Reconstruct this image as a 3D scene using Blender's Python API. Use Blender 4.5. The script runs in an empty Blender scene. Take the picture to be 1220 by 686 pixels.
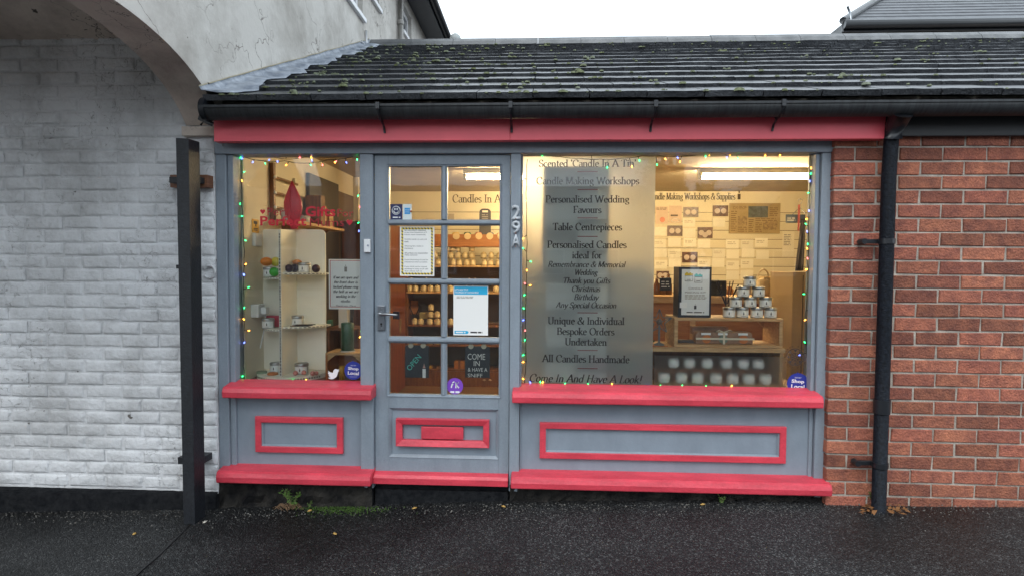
import bpy, math, random
from mathutils import Vector, Matrix, noise
random.seed(7)
R = math.radians
sc = bpy.context.scene
col = sc.collection
# ---------------------------------------------------------------- camera
CAMP = Vector((0.0, -3.35, 1.41)); FPX = 687.0
def cam_axes(yaw, pitch, roll):
    cy, sy, cp, sp, cr, sr = math.cos(yaw), math.sin(yaw), math.cos(pitch), math.sin(pitch), math.cos(roll), math.sin(roll)
    f = Vector((-sy*cp, cy*cp, -sp)); r = Vector((cy, sy, 0)); u = r.cross(f)
    return cr*r+sr*u, -sr*r+cr*u, f
CR, CU, CF = cam_axes(R(2.717), R(2.183), R(0.354))
cd = bpy.data.cameras.new("camera"); cam = bpy.data.objects.new("camera", cd); col.objects.link(cam)
cd.sensor_width = 36; cd.lens = FPX/1220*36; cd.clip_start = 0.05; cd.clip_end = 500
cam.matrix_world = Matrix(((CR.x, CU.x, -CF.x, CAMP.x), (CR.y, CU.y, -CF.y, CAMP.y), (CR.z, CU.z, -CF.z, CAMP.z), (0, 0, 0, 1)))
sc.camera = cam
# ---------------------------------------------------------------- world, sun, exposure
SUN_EL, SUN_AZ = R(48), R(200)
w = bpy.data.worlds.new("World"); sc.world = w; w.use_nodes = True
nt = w.node_tree; nt.nodes.clear()
out = nt.nodes.new('ShaderNodeOutputWorld'); bg = nt.nodes.new('ShaderNodeBackground')
sky = nt.nodes.new('ShaderNodeTexSky'); sky.sky_type = 'NISHITA'; sky.sun_disc = False
sky.sun_elevation = SUN_EL; sky.sun_rotation = SUN_AZ; sky.dust_density = 4; sky.air_density = 1
mixw = nt.nodes.new('ShaderNodeMix'); mixw.data_type = 'RGBA'; mixw.inputs[0].default_value = 0.88
cl = nt.nodes.new('ShaderNodeTexNoise'); cl.inputs['Scale'].default_value = 2.2; cl.inputs['Detail'].default_value = 4
crw = nt.nodes.new('ShaderNodeValToRGB')
crw.color_ramp.elements[0].position = .3; crw.color_ramp.elements[0].color = (7.2, 8.3, 9.2, 1)
crw.color_ramp.elements[1].position = .7; crw.color_ramp.elements[1].color = (9.4, 10.2, 10.8, 1)
tcw = nt.nodes.new('ShaderNodeTexCoord')
nt.links.new(tcw.outputs['Generated'], cl.inputs['Vector']); nt.links.new(cl.outputs['Fac'], crw.inputs[0])
nt.links.new(sky.outputs[0], mixw.inputs[6]); nt.links.new(crw.outputs[0], mixw.inputs[7])
nt.links.new(mixw.outputs[2], bg.inputs[0]); bg.inputs[1].default_value = 0.1
nt.links.new(bg.outputs[0], out.inputs[0])
sd = bpy.data.lights.new("sun", 'SUN'); sd.energy = 0.5; sd.angle = R(25); sd.color = (1, .97, .93)
so = bpy.data.objects.new("sun", sd); col.objects.link(so)
# direction towards the sun, same azimuth as the sky's
sdir = Vector((math.sin(SUN_AZ)*math.cos(SUN_EL), math.cos(SUN_AZ)*math.cos(SUN_EL), math.sin(SUN_EL)))
so.rotation_euler = sdir.to_track_quat('Z', 'Y').to_euler()
sc.view_settings.view_transform = 'Standard'; sc.view_settings.look = 'None'
sc.view_settings.exposure = 1.1; sc.view_settings.gamma = 1
sc.render.engine = 'CYCLES'; sc.cycles.use_denoising = True
sc.cycles.max_bounces = 10; sc.cycles.transparent_max_bounces = 16; sc.cycles.transmission_bounces = 8
sc.cycles.sample_clamp_indirect = 6

# ---------------------------------------------------------------- helpers
def ray(px, py): return CF*FPX + CR*(px-610) - CU*(py-343)
def PY(px, py, Y=0.0):
    d = ray(px, py); t = (Y-CAMP.y)/d.y; return CAMP + d*t
def X(px, py, Y=0.0): return PY(px, py, Y).x
def Z(px, py, Y=0.0): return PY(px, py, Y).z
def GZ(x):      # pavement falls gently to the left
    P_ = [(-6, -.17), (-3.2, -.095), (-1.93, -.05), (-1.0, -.01), (-.4, .022), (.3, .048), (1.7, .078), (6, .15)]
    x = max(-6, min(6, x))
    for a, b in zip(P_, P_[1:]):
        if x <= b[0]: return a[1]+(b[1]-a[1])*(x-a[0])/(b[0]-a[0])

MATS = {}
def mat(name, c, rough=.6, metal=0, bump=0, bscale=40, var=0, vscale=6, c2=None, spec=.5, objrand=0, emit=None, estr=0, coat=0, stretch=None, fine=0, fscale=300):
    if name in MATS: return MATS[name]
    m = bpy.data.materials.new(name); m.use_nodes = True; n = m.node_tree; b = n.nodes['Principled BSDF']
    b.inputs['Base Color'].default_value = (*c, 1); b.inputs['Roughness'].default_value = rough
    b.inputs['Metallic'].default_value = metal; b.inputs['Specular IOR Level'].default_value = spec
    if coat: b.inputs['Coat Weight'].default_value = coat; b.inputs['Coat Roughness'].default_value = .15
    tc = n.nodes.new('ShaderNodeTexCoord'); src = tc.outputs['Object']
    if stretch:
        mp = n.nodes.new('ShaderNodeMapping'); mp.inputs['Scale'].default_value = stretch
        n.links.new(src, mp.inputs[0]); src = mp.outputs[0]
    geo = None
    cs = None
    if var or c2:
        # world-space noise so that shared meshes differ
        gp = n.nodes.new('ShaderNodeNewGeometry'); s2 = gp.outputs['Position']
        if stretch:
            mp2 = n.nodes.new('ShaderNodeMapping'); mp2.inputs['Scale'].default_value = stretch
            n.links.new(s2, mp2.inputs[0]); s2 = mp2.outputs[0]
        nz = n.nodes.new('ShaderNodeTexNoise'); nz.inputs['Scale'].default_value = vscale; nz.inputs['Detail'].default_value = 7; nz.inputs['Roughness'].default_value = .62
        n.links.new(s2, nz.inputs['Vector'])
        rp = n.nodes.new('ShaderNodeValToRGB'); rp.color_ramp.elements[0].position = .36; rp.color_ramp.elements[1].position = .66
        k = c2 if c2 else tuple(x*(1-var) for x in c)
        rp.color_ramp.elements[0].color = (*k, 1); rp.color_ramp.elements[1].color = (*c, 1)
        n.links.new(nz.outputs['Fac'], rp.inputs[0]); cs = rp.outputs[0]
    if objrand:
        oi = n.nodes.new('ShaderNodeObjectInfo'); hs = n.nodes.new('ShaderNodeHueSaturation')
        mr = n.nodes.new('ShaderNodeMapRange'); mr.inputs[3].default_value = 1-objrand; mr.inputs[4].default_value = 1+objrand
        n.links.new(oi.outputs['Random'], mr.inputs[0]); n.links.new(mr.outputs[0], hs.inputs['Value'])
        m7 = n.nodes.new('ShaderNodeMath'); m7.operation = 'MULTIPLY'; m7.inputs[1].default_value = 7.31; m8 = n.nodes.new('ShaderNodeMath'); m8.operation = 'FRACT'; m9 = n.nodes.new('ShaderNodeMapRange'); m9.inputs[3].default_value = .5-.012*objrand; m9.inputs[4].default_value = .5+.012*objrand
        n.links.new(oi.outputs['Random'], m7.inputs[0]); n.links.new(m7.outputs[0], m8.inputs[0]); n.links.new(m8.outputs[0], m9.inputs[0]); n.links.new(m9.outputs[0], hs.inputs['Hue'])
        if cs: n.links.new(cs, hs.inputs['Color'])
        else: hs.inputs['Color'].default_value = (*c, 1)
        cs = hs.outputs[0]
    if fine:
        g3 = n.nodes.new('ShaderNodeNewGeometry'); nf = n.nodes.new('ShaderNodeTexNoise'); nf.inputs['Scale'].default_value = fscale; nf.inputs['Detail'].default_value = 2
        n.links.new(g3.outputs['Position'], nf.inputs['Vector'])
        mr = n.nodes.new('ShaderNodeMapRange'); mr.inputs[1].default_value = .3; mr.inputs[2].default_value = .7; mr.inputs[3].default_value = 1-fine; mr.inputs[4].default_value = 1+fine
        hs = n.nodes.new('ShaderNodeHueSaturation'); n.links.new(nf.outputs['Fac'], mr.inputs[0]); n.links.new(mr.outputs[0], hs.inputs['Value'])
        if cs: n.links.new(cs, hs.inputs['Color'])
        else: hs.inputs['Color'].default_value = (*c, 1)
        cs = hs.outputs[0]
    if cs: n.links.new(cs, b.inputs['Base Color'])
    if bump:
        g4 = n.nodes.new('ShaderNodeNewGeometry')
        nb = n.nodes.new('ShaderNodeTexNoise'); nb.inputs['Scale'].default_value = bscale; nb.inputs['Detail'].default_value = 5
        n.links.new(g4.outputs['Position'], nb.inputs['Vector'])
        bp = n.nodes.new('ShaderNodeBump'); bp.inputs['Strength'].default_value = min(1, bump); bp.inputs['Distance'].default_value = .01 if bump <= 1 else .01*bump
        n.links.new(nb.outputs['Fac'], bp.inputs['Height']); n.links.new(bp.outputs[0], b.inputs['Normal'])
    if emit:
        b.inputs['Emission Color'].default_value = (*emit, 1); b.inputs['Emission Strength'].default_value = estr
    MATS[name] = m
    return m

class MB:
    def __init__(s): s.v = []; s.f = []; s.sm = []; s.mi = []; s.cm = 0
    def face(s, pts, smooth=False):
        i = len(s.v); s.v += [tuple(p) for p in pts]; s.f.append(tuple(range(i, i+len(pts)))); s.sm.append(smooth); s.mi.append(s.cm)
    def mesh(s, vs, fs, smooth=False):
        i = len(s.v); s.v += [tuple(p) for p in vs]
        for f in fs: s.f.append(tuple(i+k for k in f)); s.sm.append(smooth); s.mi.append(s.cm)
        return s
    def box(s, x0, x1, y0, y1, z0, z1):
        if x0 > x1: x0, x1 = x1, x0
        if y0 > y1: y0, y1 = y1, y0
        if z0 > z1: z0, z1 = z1, z0
        v = [(x, y, z) for x in (x0, x1) for y in (y0, y1) for z in (z0, z1)]
        return s.mesh(v, [(0, 1, 3, 2), (4, 6, 7, 5), (0, 4, 5, 1), (2, 3, 7, 6), (0, 2, 6, 4), (1, 5, 7, 3)])
    def hexa(s, v):   # 8 points: bottom 4 ccw, top 4 ccw
        return s.mesh(v, [(3, 2, 1, 0), (4, 5, 6, 7), (0, 1, 5, 4), (1, 2, 6, 5), (2, 3, 7, 6), (3, 0, 4, 7)])
    def cyl(s, c, r, h, n=20, axis='z', r2=None, caps=True):
        r2 = r if r2 is None else r2
        def P(a, rr, t):
            a1, b1 = math.cos(a)*rr, math.sin(a)*rr
            if axis == 'z': return (c[0]+a1, c[1]+b1, c[2]+t)
            if axis == 'y': return (c[0]+a1, c[1]+t, c[2]-b1)
            return (c[0]+t, c[1]+a1, c[2]+b1)
        v = [P(2*math.pi*i/n, r, 0) for i in range(n)]+[P(2*math.pi*i/n, r2, h) for i in range(n)]
        s.mesh(v, [(i, (i+1) % n, n+(i+1) % n, n+i) for i in range(n)], True)
        if caps: s.mesh(v, [tuple(range(n-1, -1, -1)), tuple(range(n, 2*n))])
        return s
    def lathe(s, c, prof, n=20, sx=1, sy=1, jit=0):
        v = []
        for (r, z) in prof:
            for i in range(n):
                a = 2*math.pi*i/n; k = 1+(random.uniform(-jit, jit) if jit else 0)
                v.append((c[0]+math.cos(a)*r*sx*k, c[1]+math.sin(a)*r*sy*k, c[2]+z))
        f = []
        for j in range(len(prof)-1):
            for i in range(n):
                f.append((j*n+i, j*n+(i+1) % n, (j+1)*n+(i+1) % n, (j+1)*n+i))
        if prof[0][0] > 1e-6: f.append(tuple(range(n-1, -1, -1)))
        if prof[-1][0] > 1e-6: f.append(tuple((len(prof)-1)*n+i for i in range(n)))
        return s.mesh(v, f, True)
    def ball(s, c, r, n=14, sz=1):
        return s.lathe((c[0], c[1], c[2]), [(max(1e-4, math.sin(t*math.pi/8)*r), -math.cos(t*math.pi/8)*r*sz) for t in range(9)], n)
    def tube(s, pts, r, n=8, rs=None):
        pts = [Vector(p) for p in pts]; v = []; m = len(pts)
        for i, p in enumerate(pts):
            t = (pts[min(i+1, m-1)]-pts[max(i-1, 0)]).normalized()
            a = Vector((0, 0, 1)) if abs(t.z) < .9 else Vector((1, 0, 0))
            u = t.cross(a).normalized(); w_ = t.cross(u); rr = rs[i] if rs else r
            for k in range(n):
                q = 2*math.pi*k/n; v.append(tuple(p+u*math.cos(q)*rr+w_*math.sin(q)*rr))
        f = [(i*n+k, i*n+(k+1) % n, (i+1)*n+(k+1) % n, (i+1)*n+k) for i in range(m-1) for k in range(n)]
        f += [tuple(range(n)), tuple((m-1)*n+k for k in range(n-1, -1, -1))]
        return s.mesh(v, f, True)
    def prism(s, poly, a, b, axis='y'):
        # poly in the two other axes, extruded from a to b
        def P(p, t):
            if axis == 'y': return (p[0], t, p[1])
            if axis == 'x': return (t, p[0], p[1])
            return (p[0], p[1], t)
        n = len(poly); v = [P(p, a) for p in poly]+[P(p, b) for p in poly]
        f = [(i, (i+1) % n, n+(i+1) % n, n+i) for i in range(n)]
        f += [tuple(range(n-1, -1, -1)), tuple(range(n, 2*n))]
        return s.mesh(v, f)
    def frame(s, x0, x1, z0, z1, wd, y0, y1, wt=None, wb=None, lip=0):
        # mitred rectangular frame; y0 front, y1 back; lip: inner edge set back for a bevelled section
        wt = wd if wt is None else wt; wb = wd if wb is None else wb
        o = [(x0, z0), (x1, z0), (x1, z1), (x0, z1)]; i = [(x0+wd, z0+wb), (x1-wd, z0+wb), (x1-wd, z1-wt), (x0+wd, z1-wt)]
        for k in range(4):
            a, b, c, d = o[k], o[(k+1) % 4], i[(k+1) % 4], i[k]
            v = [(a[0], y0+ (0), a[1]), (b[0], y0, b[1]), (c[0], y0+lip, c[1]), (d[0], y0+lip, d[1]),
                 (a[0], y1, a[1]), (b[0], y1, b[1]), (c[0], y1, c[1]), (d[0], y1, d[1])]
            s.mesh(v, [(0, 1, 2, 3), (4, 7, 6, 5), (0, 4, 5, 1), (3, 2, 6, 7)])
        return s
    def data(s, name, mats, origin=(0, 0, 0)):
        me = bpy.data.meshes.new(name); ox, oy, oz = origin
        me.from_pydata([(x-ox, y-oy, z-oz) for x, y, z in s.v], [], s.f)
        for m in (mats if isinstance(mats, (list, tuple)) else [mats]): me.materials.append(m)
        me.polygons.foreach_set('use_smooth', s.sm); me.polygons.foreach_set('material_index', s.mi)
        me.update(); return me
    def center(s):
        xs = [p[0] for p in s.v]; ys = [p[1] for p in s.v]; zs = [p[2] for p in s.v]
        return ((min(xs)+max(xs))/2, (min(ys)+max(ys))/2, min(zs))
WP = {}
def link(o, parent=None, world=(0, 0, 0)):
    col.objects.link(o); pw = WP.get(parent.name, (0, 0, 0)) if parent else (0, 0, 0)
    if parent: o.parent = parent
    o.location = (world[0]-pw[0], world[1]-pw[1], world[2]-pw[2]); WP[o.name] = tuple(world); return o
def obj(name, mb, m, parent=None, bev=0, seg=2, **kw):
    c = mb.center(); me = mb.data(name, m, c); o = bpy.data.objects.new(name, me); link(o, parent, c)
    if bev:
        b = o.modifiers.new('bevel', 'BEVEL'); b.width = bev; b.segments = seg; b.limit_method = 'ANGLE'; b.angle_limit = R(40); b.harden_normals = False
    for k, v in kw.items(): o[k] = v
    return o
def thing(name, label, cat, loc=(0, 0, 0), group=None):
    o = bpy.data.objects.new(name, None); o.empty_display_size = .1; link(o, None, loc); o['label'] = label; o['category'] = cat
    if group: o['group'] = group
    return o
def tag(o, label, cat, group=None):
    o['label'] = label; o['category'] = cat
    if group: o['group'] = group
    return o
KIDS = {}
def copy_tree(o, loc, label=None, rz=0):
    r = o.copy(); col.objects.link(r); r.location = loc; r.rotation_euler = (0, 0, rz)
    if label: r['label'] = label
    for ch in list(o.children):
        c = ch.copy(); col.objects.link(c); c.parent = r
        for g in list(ch.children):
            d = g.copy(); col.objects.link(d); d.parent = c
    return r

# ---------------------------------------------------------------- lettering
def arc(cx, cy, rx, ry, a0, a1, n=None):
    n = n or max(4, int(abs(a1-a0)/28)+1)
    return [(cx+rx*math.cos(R(a0+(a1-a0)*i/n)), cy+ry*math.sin(R(a0+(a1-a0)*i/n))) for i in range(n+1)]
XH = .62
def _g():
    G = {}
    L = lambda *a: [(a[i], a[i+1]) for i in range(0, len(a), 2)]
    def g(ch, adv, *st): G[ch] = (adv, st)
    # stroke = (points, serif flags)
    g('A', .78, (L(.06, 0, .38, 1), 's'), (L(.38, 1, .72, 0), 'e'), (L(.17, .35, .6, .35), ''))
    g('B', .68, (L(.14, 0, .14, 1), 'b'), (L(.14, 1, .3, 1)+arc(.32, .76, .22, .24, 90, -90)+L(.14, .52), ''), (L(.14, .52, .32, .52)+arc(.35, .26, .25, .26, 90, -90)+L(.14, 0), ''))
    g('C', .76, (arc(.42, .5, .35, .52, 48, 312), ''), (L(.66, .88, .66, .7), ''))
    g('D', .8, (L(.14, 0, .14, 1), 'b'), (L(.14, 1, .32, 1)+arc(.34, .5, .38, .5, 90, -90)+L(.14, 0), ''))
    g('E', .64, (L(.14, 0, .14, 1), 'b'), (L(.14, 1, .55, 1, .55, .84), ''), (L(.14, .52, .45, .52), ''), (L(.14, 0, .57, 0, .57, .17), ''))
    g('F', .6, (L(.14, 0, .14, 1), 'b'), (L(.14, 1, .55, 1, .55, .84), ''), (L(.14, .52, .44, .52), ''))
    g('G', .8, (arc(.42, .5, .35, .52, 48, 325), ''), (L(.7, .4, .7, .08), 's'))
    g('H', .8, (L(.15, 0, .15, 1), 'b'), (L(.64, 0, .64, 1), 'b'), (L(.15, .52, .64, .52), ''))
    g('I', .36, (L(.18, 0, .18, 1), 'b'))
    g('L', .6, (L(.14, 0, .14, 1), 'b'), (L(.14, 0, .54, 0, .54, .18), ''))
    g('M', .94, (L(.14, 0, .14, 1), 'b'), (L(.14, 1, .46, .05), ''), (L(.46, .05, .78, 1), ''), (L(.8, 1, .8, 0), 'b'))
    g('N', .82, (L(.14, 0, .14, 1), 'b'), (L(.14, 1, .66, .02), ''), (L(.66, .02, .66, 1), 'e'))
    g('O', .84, (arc(.42, .5, .35, .52, 0, 360, 16), ''))
    g('P', .62, (L(.14, 0, .14, 1), 'b'), (L(.14, 1, .3, 1)+arc(.32, .73, .23, .27, 90, -90)+L(.14, .46), ''))
    g('R', .7, (L(.14, 0, .14, 1), 'b'), (L(.14, 1, .3, 1)+arc(.32, .75, .22, .25, 90, -90)+L(.14, .5), ''), (L(.32, .5, .64, 0), 'e'))
    g('S', .56, (arc(.28, .75, .2, .26, 40, 230)+arc(.28, .24, .22, .26, 60, -130), ''), (L(.46, .95, .46, .78), ''), (L(.08, .22, .08, .05), ''))
    g('T', .7, (L(.35, 0, .35, 1), 's'), (L(.05, .84, .05, 1, .65, 1, .65, .84), ''))
    g('U', .8, (L(.15, 1, .15, .3)+arc(.4, .28, .25, .3, 180, 360)+L(.65, 1), 'b'))
    g('V', .74, (L(.05, 1, .37, 0), 's'), (L(.37, 0, .68, 1), 'e'))
    g('W', 1.04, (L(.05, 1, .3, 0), 's'), (L(.3, 0, .52, .95), ''), (L(.52, .95, .74, 0), ''), (L(.74, 0, .98, 1), 'e'))
    g('&', .84, (L(.78, .55, .7, .3)+arc(.36, .24, .3, .26, -20, -230)+L(.42, .62)+arc(.38, .8, .14, .18, -30, 210)+L(.5, .25, .78, 0), ''))
    g("'", .22, (L(.1, 1.02, .1, .78), ''))
    g('!', .3, (L(.15, 1, .15, .3), ''), (L(.15, .06, .15, 0), ''))
    g('.', .24, (L(.11, .08, .11, 0), '')); g(',', .24, (L(.12, .08, .06, -.14), ''))
    g(' ', .32)
    x = XH
    g('a', .5, (arc(.23, x-.17, .17, .17, 150, 0)+L(.4, .08, .48, .02), ''), (L(.4, .38)+arc(.22, .17, .16, .18, 80, 320)+L(.4, .16), ''))
    g('b', .56, (L(.12, 1.02, .12, .04), 's'), (arc(.29, x/2, .2, x/2, 140, -150), ''))
    g('c', .48, (arc(.27, x/2, .2, x/2+.01, 50, 315), ''))
    g('d', .58, (arc(.25, x/2, .19, x/2, 40, 325), ''), (L(.44, 1.02, .44, 0), 'b'))
    g('e', .5, (L(.08, .36, .42, .36)+arc(.26, x/2, .18, x/2+.01, 12, 318), ''))
    g('f', .34, (arc(.29, .84, .14, .18, 40, 180)+L(.15, 0), 'e'), (L(.03, x, .31, x), ''))
    g('g', .54, (arc(.24, x-.19, .16, .19, 0, 360, 12), ''), (L(.16, .24, .1, .14, .18, .08, .4, .02)+arc(.26, -.14, .19, .14, 20, -200), ''), (L(.36, x-.04, .5, x), ''))
    g('h', .6, (L(.12, 1.02, .12, 0), 'b'), (arc(.29, x-.2, .16, .2, 160, 0)+L(.45, 0), 'e'))
    g('i', .29, (L(.14, x, .14, 0), 'b'), (L(.14, .92, .14, .84), ''))
    g('k', .56, (L(.12, 1.02, .12, 0), 'b'), (L(.14, .26, .42, x), 'e'), (L(.24, .34, .5, 0), 'e'))
    g('l', .29, (L(.14, 1.02, .14, 0), 'b'))
    g('m', .9, (L(.12, x, .12, 0), 'b'), (arc(.28, x-.2, .15, .2, 160, 0)+L(.43, 0), 'e'), (arc(.59, x-.2, .15, .2, 160, 0)+L(.74, 0), 'e'))
    g('n', .6, (L(.12, x, .12, 0), 'b'), (arc(.29, x-.2, .16, .2, 160, 0)+L(.45, 0), 'e'))
    g('o', .54, (arc(.27, x/2, .2, x/2+.01, 0, 360, 14), ''))
    g('p', .58, (L(.13, x, .13, -.3), 'b'), (arc(.3, x/2, .2, x/2, 140, -150), ''))
    g('q', .58, (arc(.26, x/2, .19, x/2, 40, 325), ''), (L(.45, x, .45, -.3), 'e'))
    g('r', .4, (L(.12, x, .12, 0), 'b'), (arc(.27, x-.16, .13, .16, 170, 50), ''))
    g('s', .42, (arc(.21, x*.74, .14, .16, 30, 240)+arc(.21, x*.25, .16, .16, 60, -150), ''))
    g('t', .36, (L(.15, .84, .15, .12)+arc(.24, .1, .09, .1, 180, 330), ''), (L(.03, x, .32, x), ''))
    g('u', .6, (L(.12, x, .12, .18)+arc(.27, .18, .15, .18, 180, 330), 's'), (L(.44, x, .44, 0), 'b'))
    g('v', .54, (L(.04, x, .27, 0), 's'), (L(.27, 0, .5, x), 'e'))
    g('w', .78, (L(.04, x, .22, 0), 's'), (L(.22, 0, .39, x), ''), (L(.39, x, .56, 0), ''), (L(.56, 0, .74, x), 'e'))
    g('y', .54, (L(.04, x, .28, 0), 's'), (L(.5, x, .28, 0, .18, -.26, .06, -.28), 's'))
    return G
GL = _g()
def serif_text(txt, x0, x1, zb, cap, Y, weight=.13, italic=False, flip=1):
    """lettering in the plane y=Y, fitted from x0 to x1, baseline zb, cap height cap"""
    tot = sum(GL[c][0] if c in GL else .4 for c in txt); sx = (x1-x0)/tot
    mb = MB(); pen = 0; k = 0
    for ch in txt:
        adv, sts = GL.get(ch, (.4, ()))
        for pts, sf in sts:
            P = [(x0+(pen+px+(.22*py-.05 if italic else 0))*sx, zb+py*cap) for px, py in pts]
            W = []
            for i in range(len(P)):
                a = P[max(0, i-1)]; b = P[min(len(P)-1, i+1)]; d = math.atan2(b[1]-a[1], b[0]-a[0])
                W.append(cap*(weight*.22+weight*.86*abs(math.sin(d-R(14)))))
            yy = Y-.00012*k; k = (k+1) % 5
            for i in range(len(P)-1):
                a, b = P[i], P[i+1]; dx, dz = b[0]-a[0], b[1]-a[1]; l = math.hypot(dx, dz) or 1; nx, nz = -dz/l, dx/l
                ex, ez = dx/l*W[i]*.15, dz/l*W[i]*.15; wa, wb = W[i]/2, W[i+1]/2
                mb.face([(a[0]-ex-nx*wa, yy, a[1]-ez-nz*wa), (a[0]-ex+nx*wa, yy, a[1]-ez+nz*wa), (b[0]+ex+nx*wb, yy, b[1]+ez+nz*wb), (b[0]+ex-nx*wb, yy, b[1]+ez-nz*wb)][::-1])
            for fl, p in (('s', P[0]), ('e', P[-1])):
                if (sf == 'b' or sf == fl):
                    hw = cap*(.17 if not italic else .08); h = cap*.04
                    s_ = -1 if p[1] > zb+cap*.4 else 1
                    mb.face([(p[0]-hw, yy-.00006, p[1]-s_*h*.3), (p[0]+hw, yy-.00006, p[1]-s_*h*.3), (p[0]+hw, yy-.00006, p[1]+s_*h*1.4), (p[0]-hw, yy-.00006, p[1]+s_*h*1.4)])
        pen += adv
    return mb
def sans(name, txt, cx, cz, h, Y, m, parent=None, bold=0, width=None, rot=0, align='CENTER', shear=0, gap=1.0):
    cu = bpy.data.curves.new('t', 'FONT'); cu.body = txt; cu.size = 1; cu.align_x = align; cu.align_y = 'CENTER'; cu.offset = bold; cu.shear = shear; cu.resolution_u = 2; cu.space_line = gap
    o = bpy.data.objects.new('t', cu); me = bpy.data.meshes.new_from_object(o)
    bpy.data.objects.remove(o); bpy.data.curves.remove(cu)
    xs = [v.co.x for v in me.vertices]; zs = [v.co.y for v in me.vertices]
    if not xs: return None
    sz = h/(max(zs)-min(zs)); sx = width/(max(xs)-min(xs)) if width else sz
    mx = (min(xs)+max(xs))/2 if align == 'CENTER' else min(xs); mz = (min(zs)+max(zs))/2
    cr, sr = math.cos(rot), math.sin(rot)
    for v in me.vertices:
        a, b = (v.co.x-mx)*sx, (v.co.y-mz)*sz; v.co = (a*cr-b*sr, 0, a*sr+b*cr)
    me.materials.clear(); me.materials.append(m); me.name = name
    o = bpy.data.objects.new(name, me); link(o, parent, (cx, Y, cz)); return o
# ---------------------------------------------------------------- materials
GREY = mat('grey_paint', (.25, .295, .345), .42, var=.15, vscale=5, stretch=(2.2, 2, .8), bump=.12, bscale=60, fine=.05, fscale=120)
GREYP = mat('grey_panel_paint', (.245, .295, .35), .45, var=.15, vscale=4, stretch=(1.6, 2, .9), bump=.15, bscale=45)
RED = mat('red_paint', (.74, .065, .10), .38, var=.3, vscale=7, bump=.3, bscale=35, fine=.06, fscale=90, stretch=(.5, 2, 2))
FASC = mat('fascia_red_paint', (.85, .115, .15), .42, var=.14, vscale=3, bump=.08, bscale=30)
BLACK = mat('black_plastic', (.012, .014, .018), .32, bump=.1, bscale=80)
BLACKM = mat('black_gloss_paint', (.009, .011, .015), .5, c2=(.014, .016, .020), vscale=14, bump=.3, bscale=90, fine=.3, fscale=60)
SPOT = mat('spotted_black_paint', (.004, .005, .007), .5, bump=.5, bscale=120, c2=(.012, .016, .024), vscale=70, spec=.15)
IRON = mat('handle_metal', (.3, .32, .34), .3, metal=.9)
TINM = mat('tin_metal', (.55, .57, .58), .3, metal=.95)
WHITE = mat('white_label', (.80, .82, .82), .6)
PAPER = mat('paper', (.84, .84, .82), .7)
WPL = mat('white_plastic', (.75, .76, .78), .35)
INK = mat('dark_ink', (.035, .03, .035), .6)
INKB = mat('brown_ink', (.06, .035, .02), .6)
WINK = mat('white_chalk', (.75, .77, .74), .7)
CREAM = mat('cream_board', (.94, .91, .80), .6, var=.07, vscale=3, bump=.05, bscale=50)
WOOD = mat('pine_wood', (.62, .40, .20), .6, c2=(.42, .24, .10), vscale=7, stretch=(1, 4, 9), bump=.15, bscale=60)
WOODD = mat('brown_wood', (.22, .085, .03), .45, c2=(.12, .045, .018), vscale=6, stretch=(8, 4, 1), bump=.1)
ORANGE_W = mat('orange_wood', (.42, .17, .05), .5, c2=(.3, .11, .03), vscale=5, stretch=(1, 1, 8))
DARKW = mat('dark_brown', (.022, .014, .011), .5)
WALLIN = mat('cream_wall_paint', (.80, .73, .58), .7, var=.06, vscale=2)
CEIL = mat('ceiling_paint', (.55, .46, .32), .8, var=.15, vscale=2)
FLOORW = mat('floor_wood', (.16, .085, .04), .5, c2=(.1, .05, .02), vscale=5, stretch=(1, 8, 1))
BLUEST = mat('sticker_blue', (.02, .035, .28), .45)
NAVY = mat('sticker_navy', (.012, .02, .09), .45)
LTBL = mat('poster_blue', (.02, .40, .68), .5)
CYAN = mat('chalk_teal', (.12, .62, .52), .7)
PURP = mat('sticker_purple', (.20, .06, .48), .45)
YEL = mat('hazard_yellow', (.75, .58, .06), .55)
VRED = mat('red_vinyl', (.55, .012, .03), .45)
VREDT = mat('red_vinyl_faded', (.36, .02, .03), .5)
GREENC = mat('green_wax', (.01, .07, .035), .4)
SLATE = mat('slate_board', (.018, .026, .038), .55)
def glass_mat():
    m = bpy.data.materials.new('window_glass'); m.use_nodes = True; n = m.node_tree; n.nodes.clear()
    o = n.nodes.new('ShaderNodeOutputMaterial'); mx = n.nodes.new('ShaderNodeMixShader'); t = n.nodes.new('ShaderNodeBsdfTransparent'); g = n.nodes.new('ShaderNodeBsdfGlossy')
    t.inputs[0].default_value = (.98, .99, .98, 1); g.inputs['Roughness'].default_value = .006
    f = n.nodes.new('ShaderNodeFresnel'); f.inputs[0].default_value = 1.5
    n.links.new(f.outputs[0], mx.inputs[0]); n.links.new(t.outputs[0], mx.inputs[1]); n.links.new(g.outputs[0], mx.inputs[2]); n.links.new(mx.outputs[0], o.inputs[0])
    nb = n.nodes.new('ShaderNodeTexNoise'); nb.inputs['Scale'].default_value = 1.3
    bp = n.nodes.new('ShaderNodeBump'); bp.inputs['Strength'].default_value = .03; bp.inputs['Distance'].default_value = .02
    n.links.new(nb.outputs['Fac'], bp.inputs['Height']); n.links.new(bp.outputs[0], g.inputs['Normal'])
    return m
GLASS = glass_mat()
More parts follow.
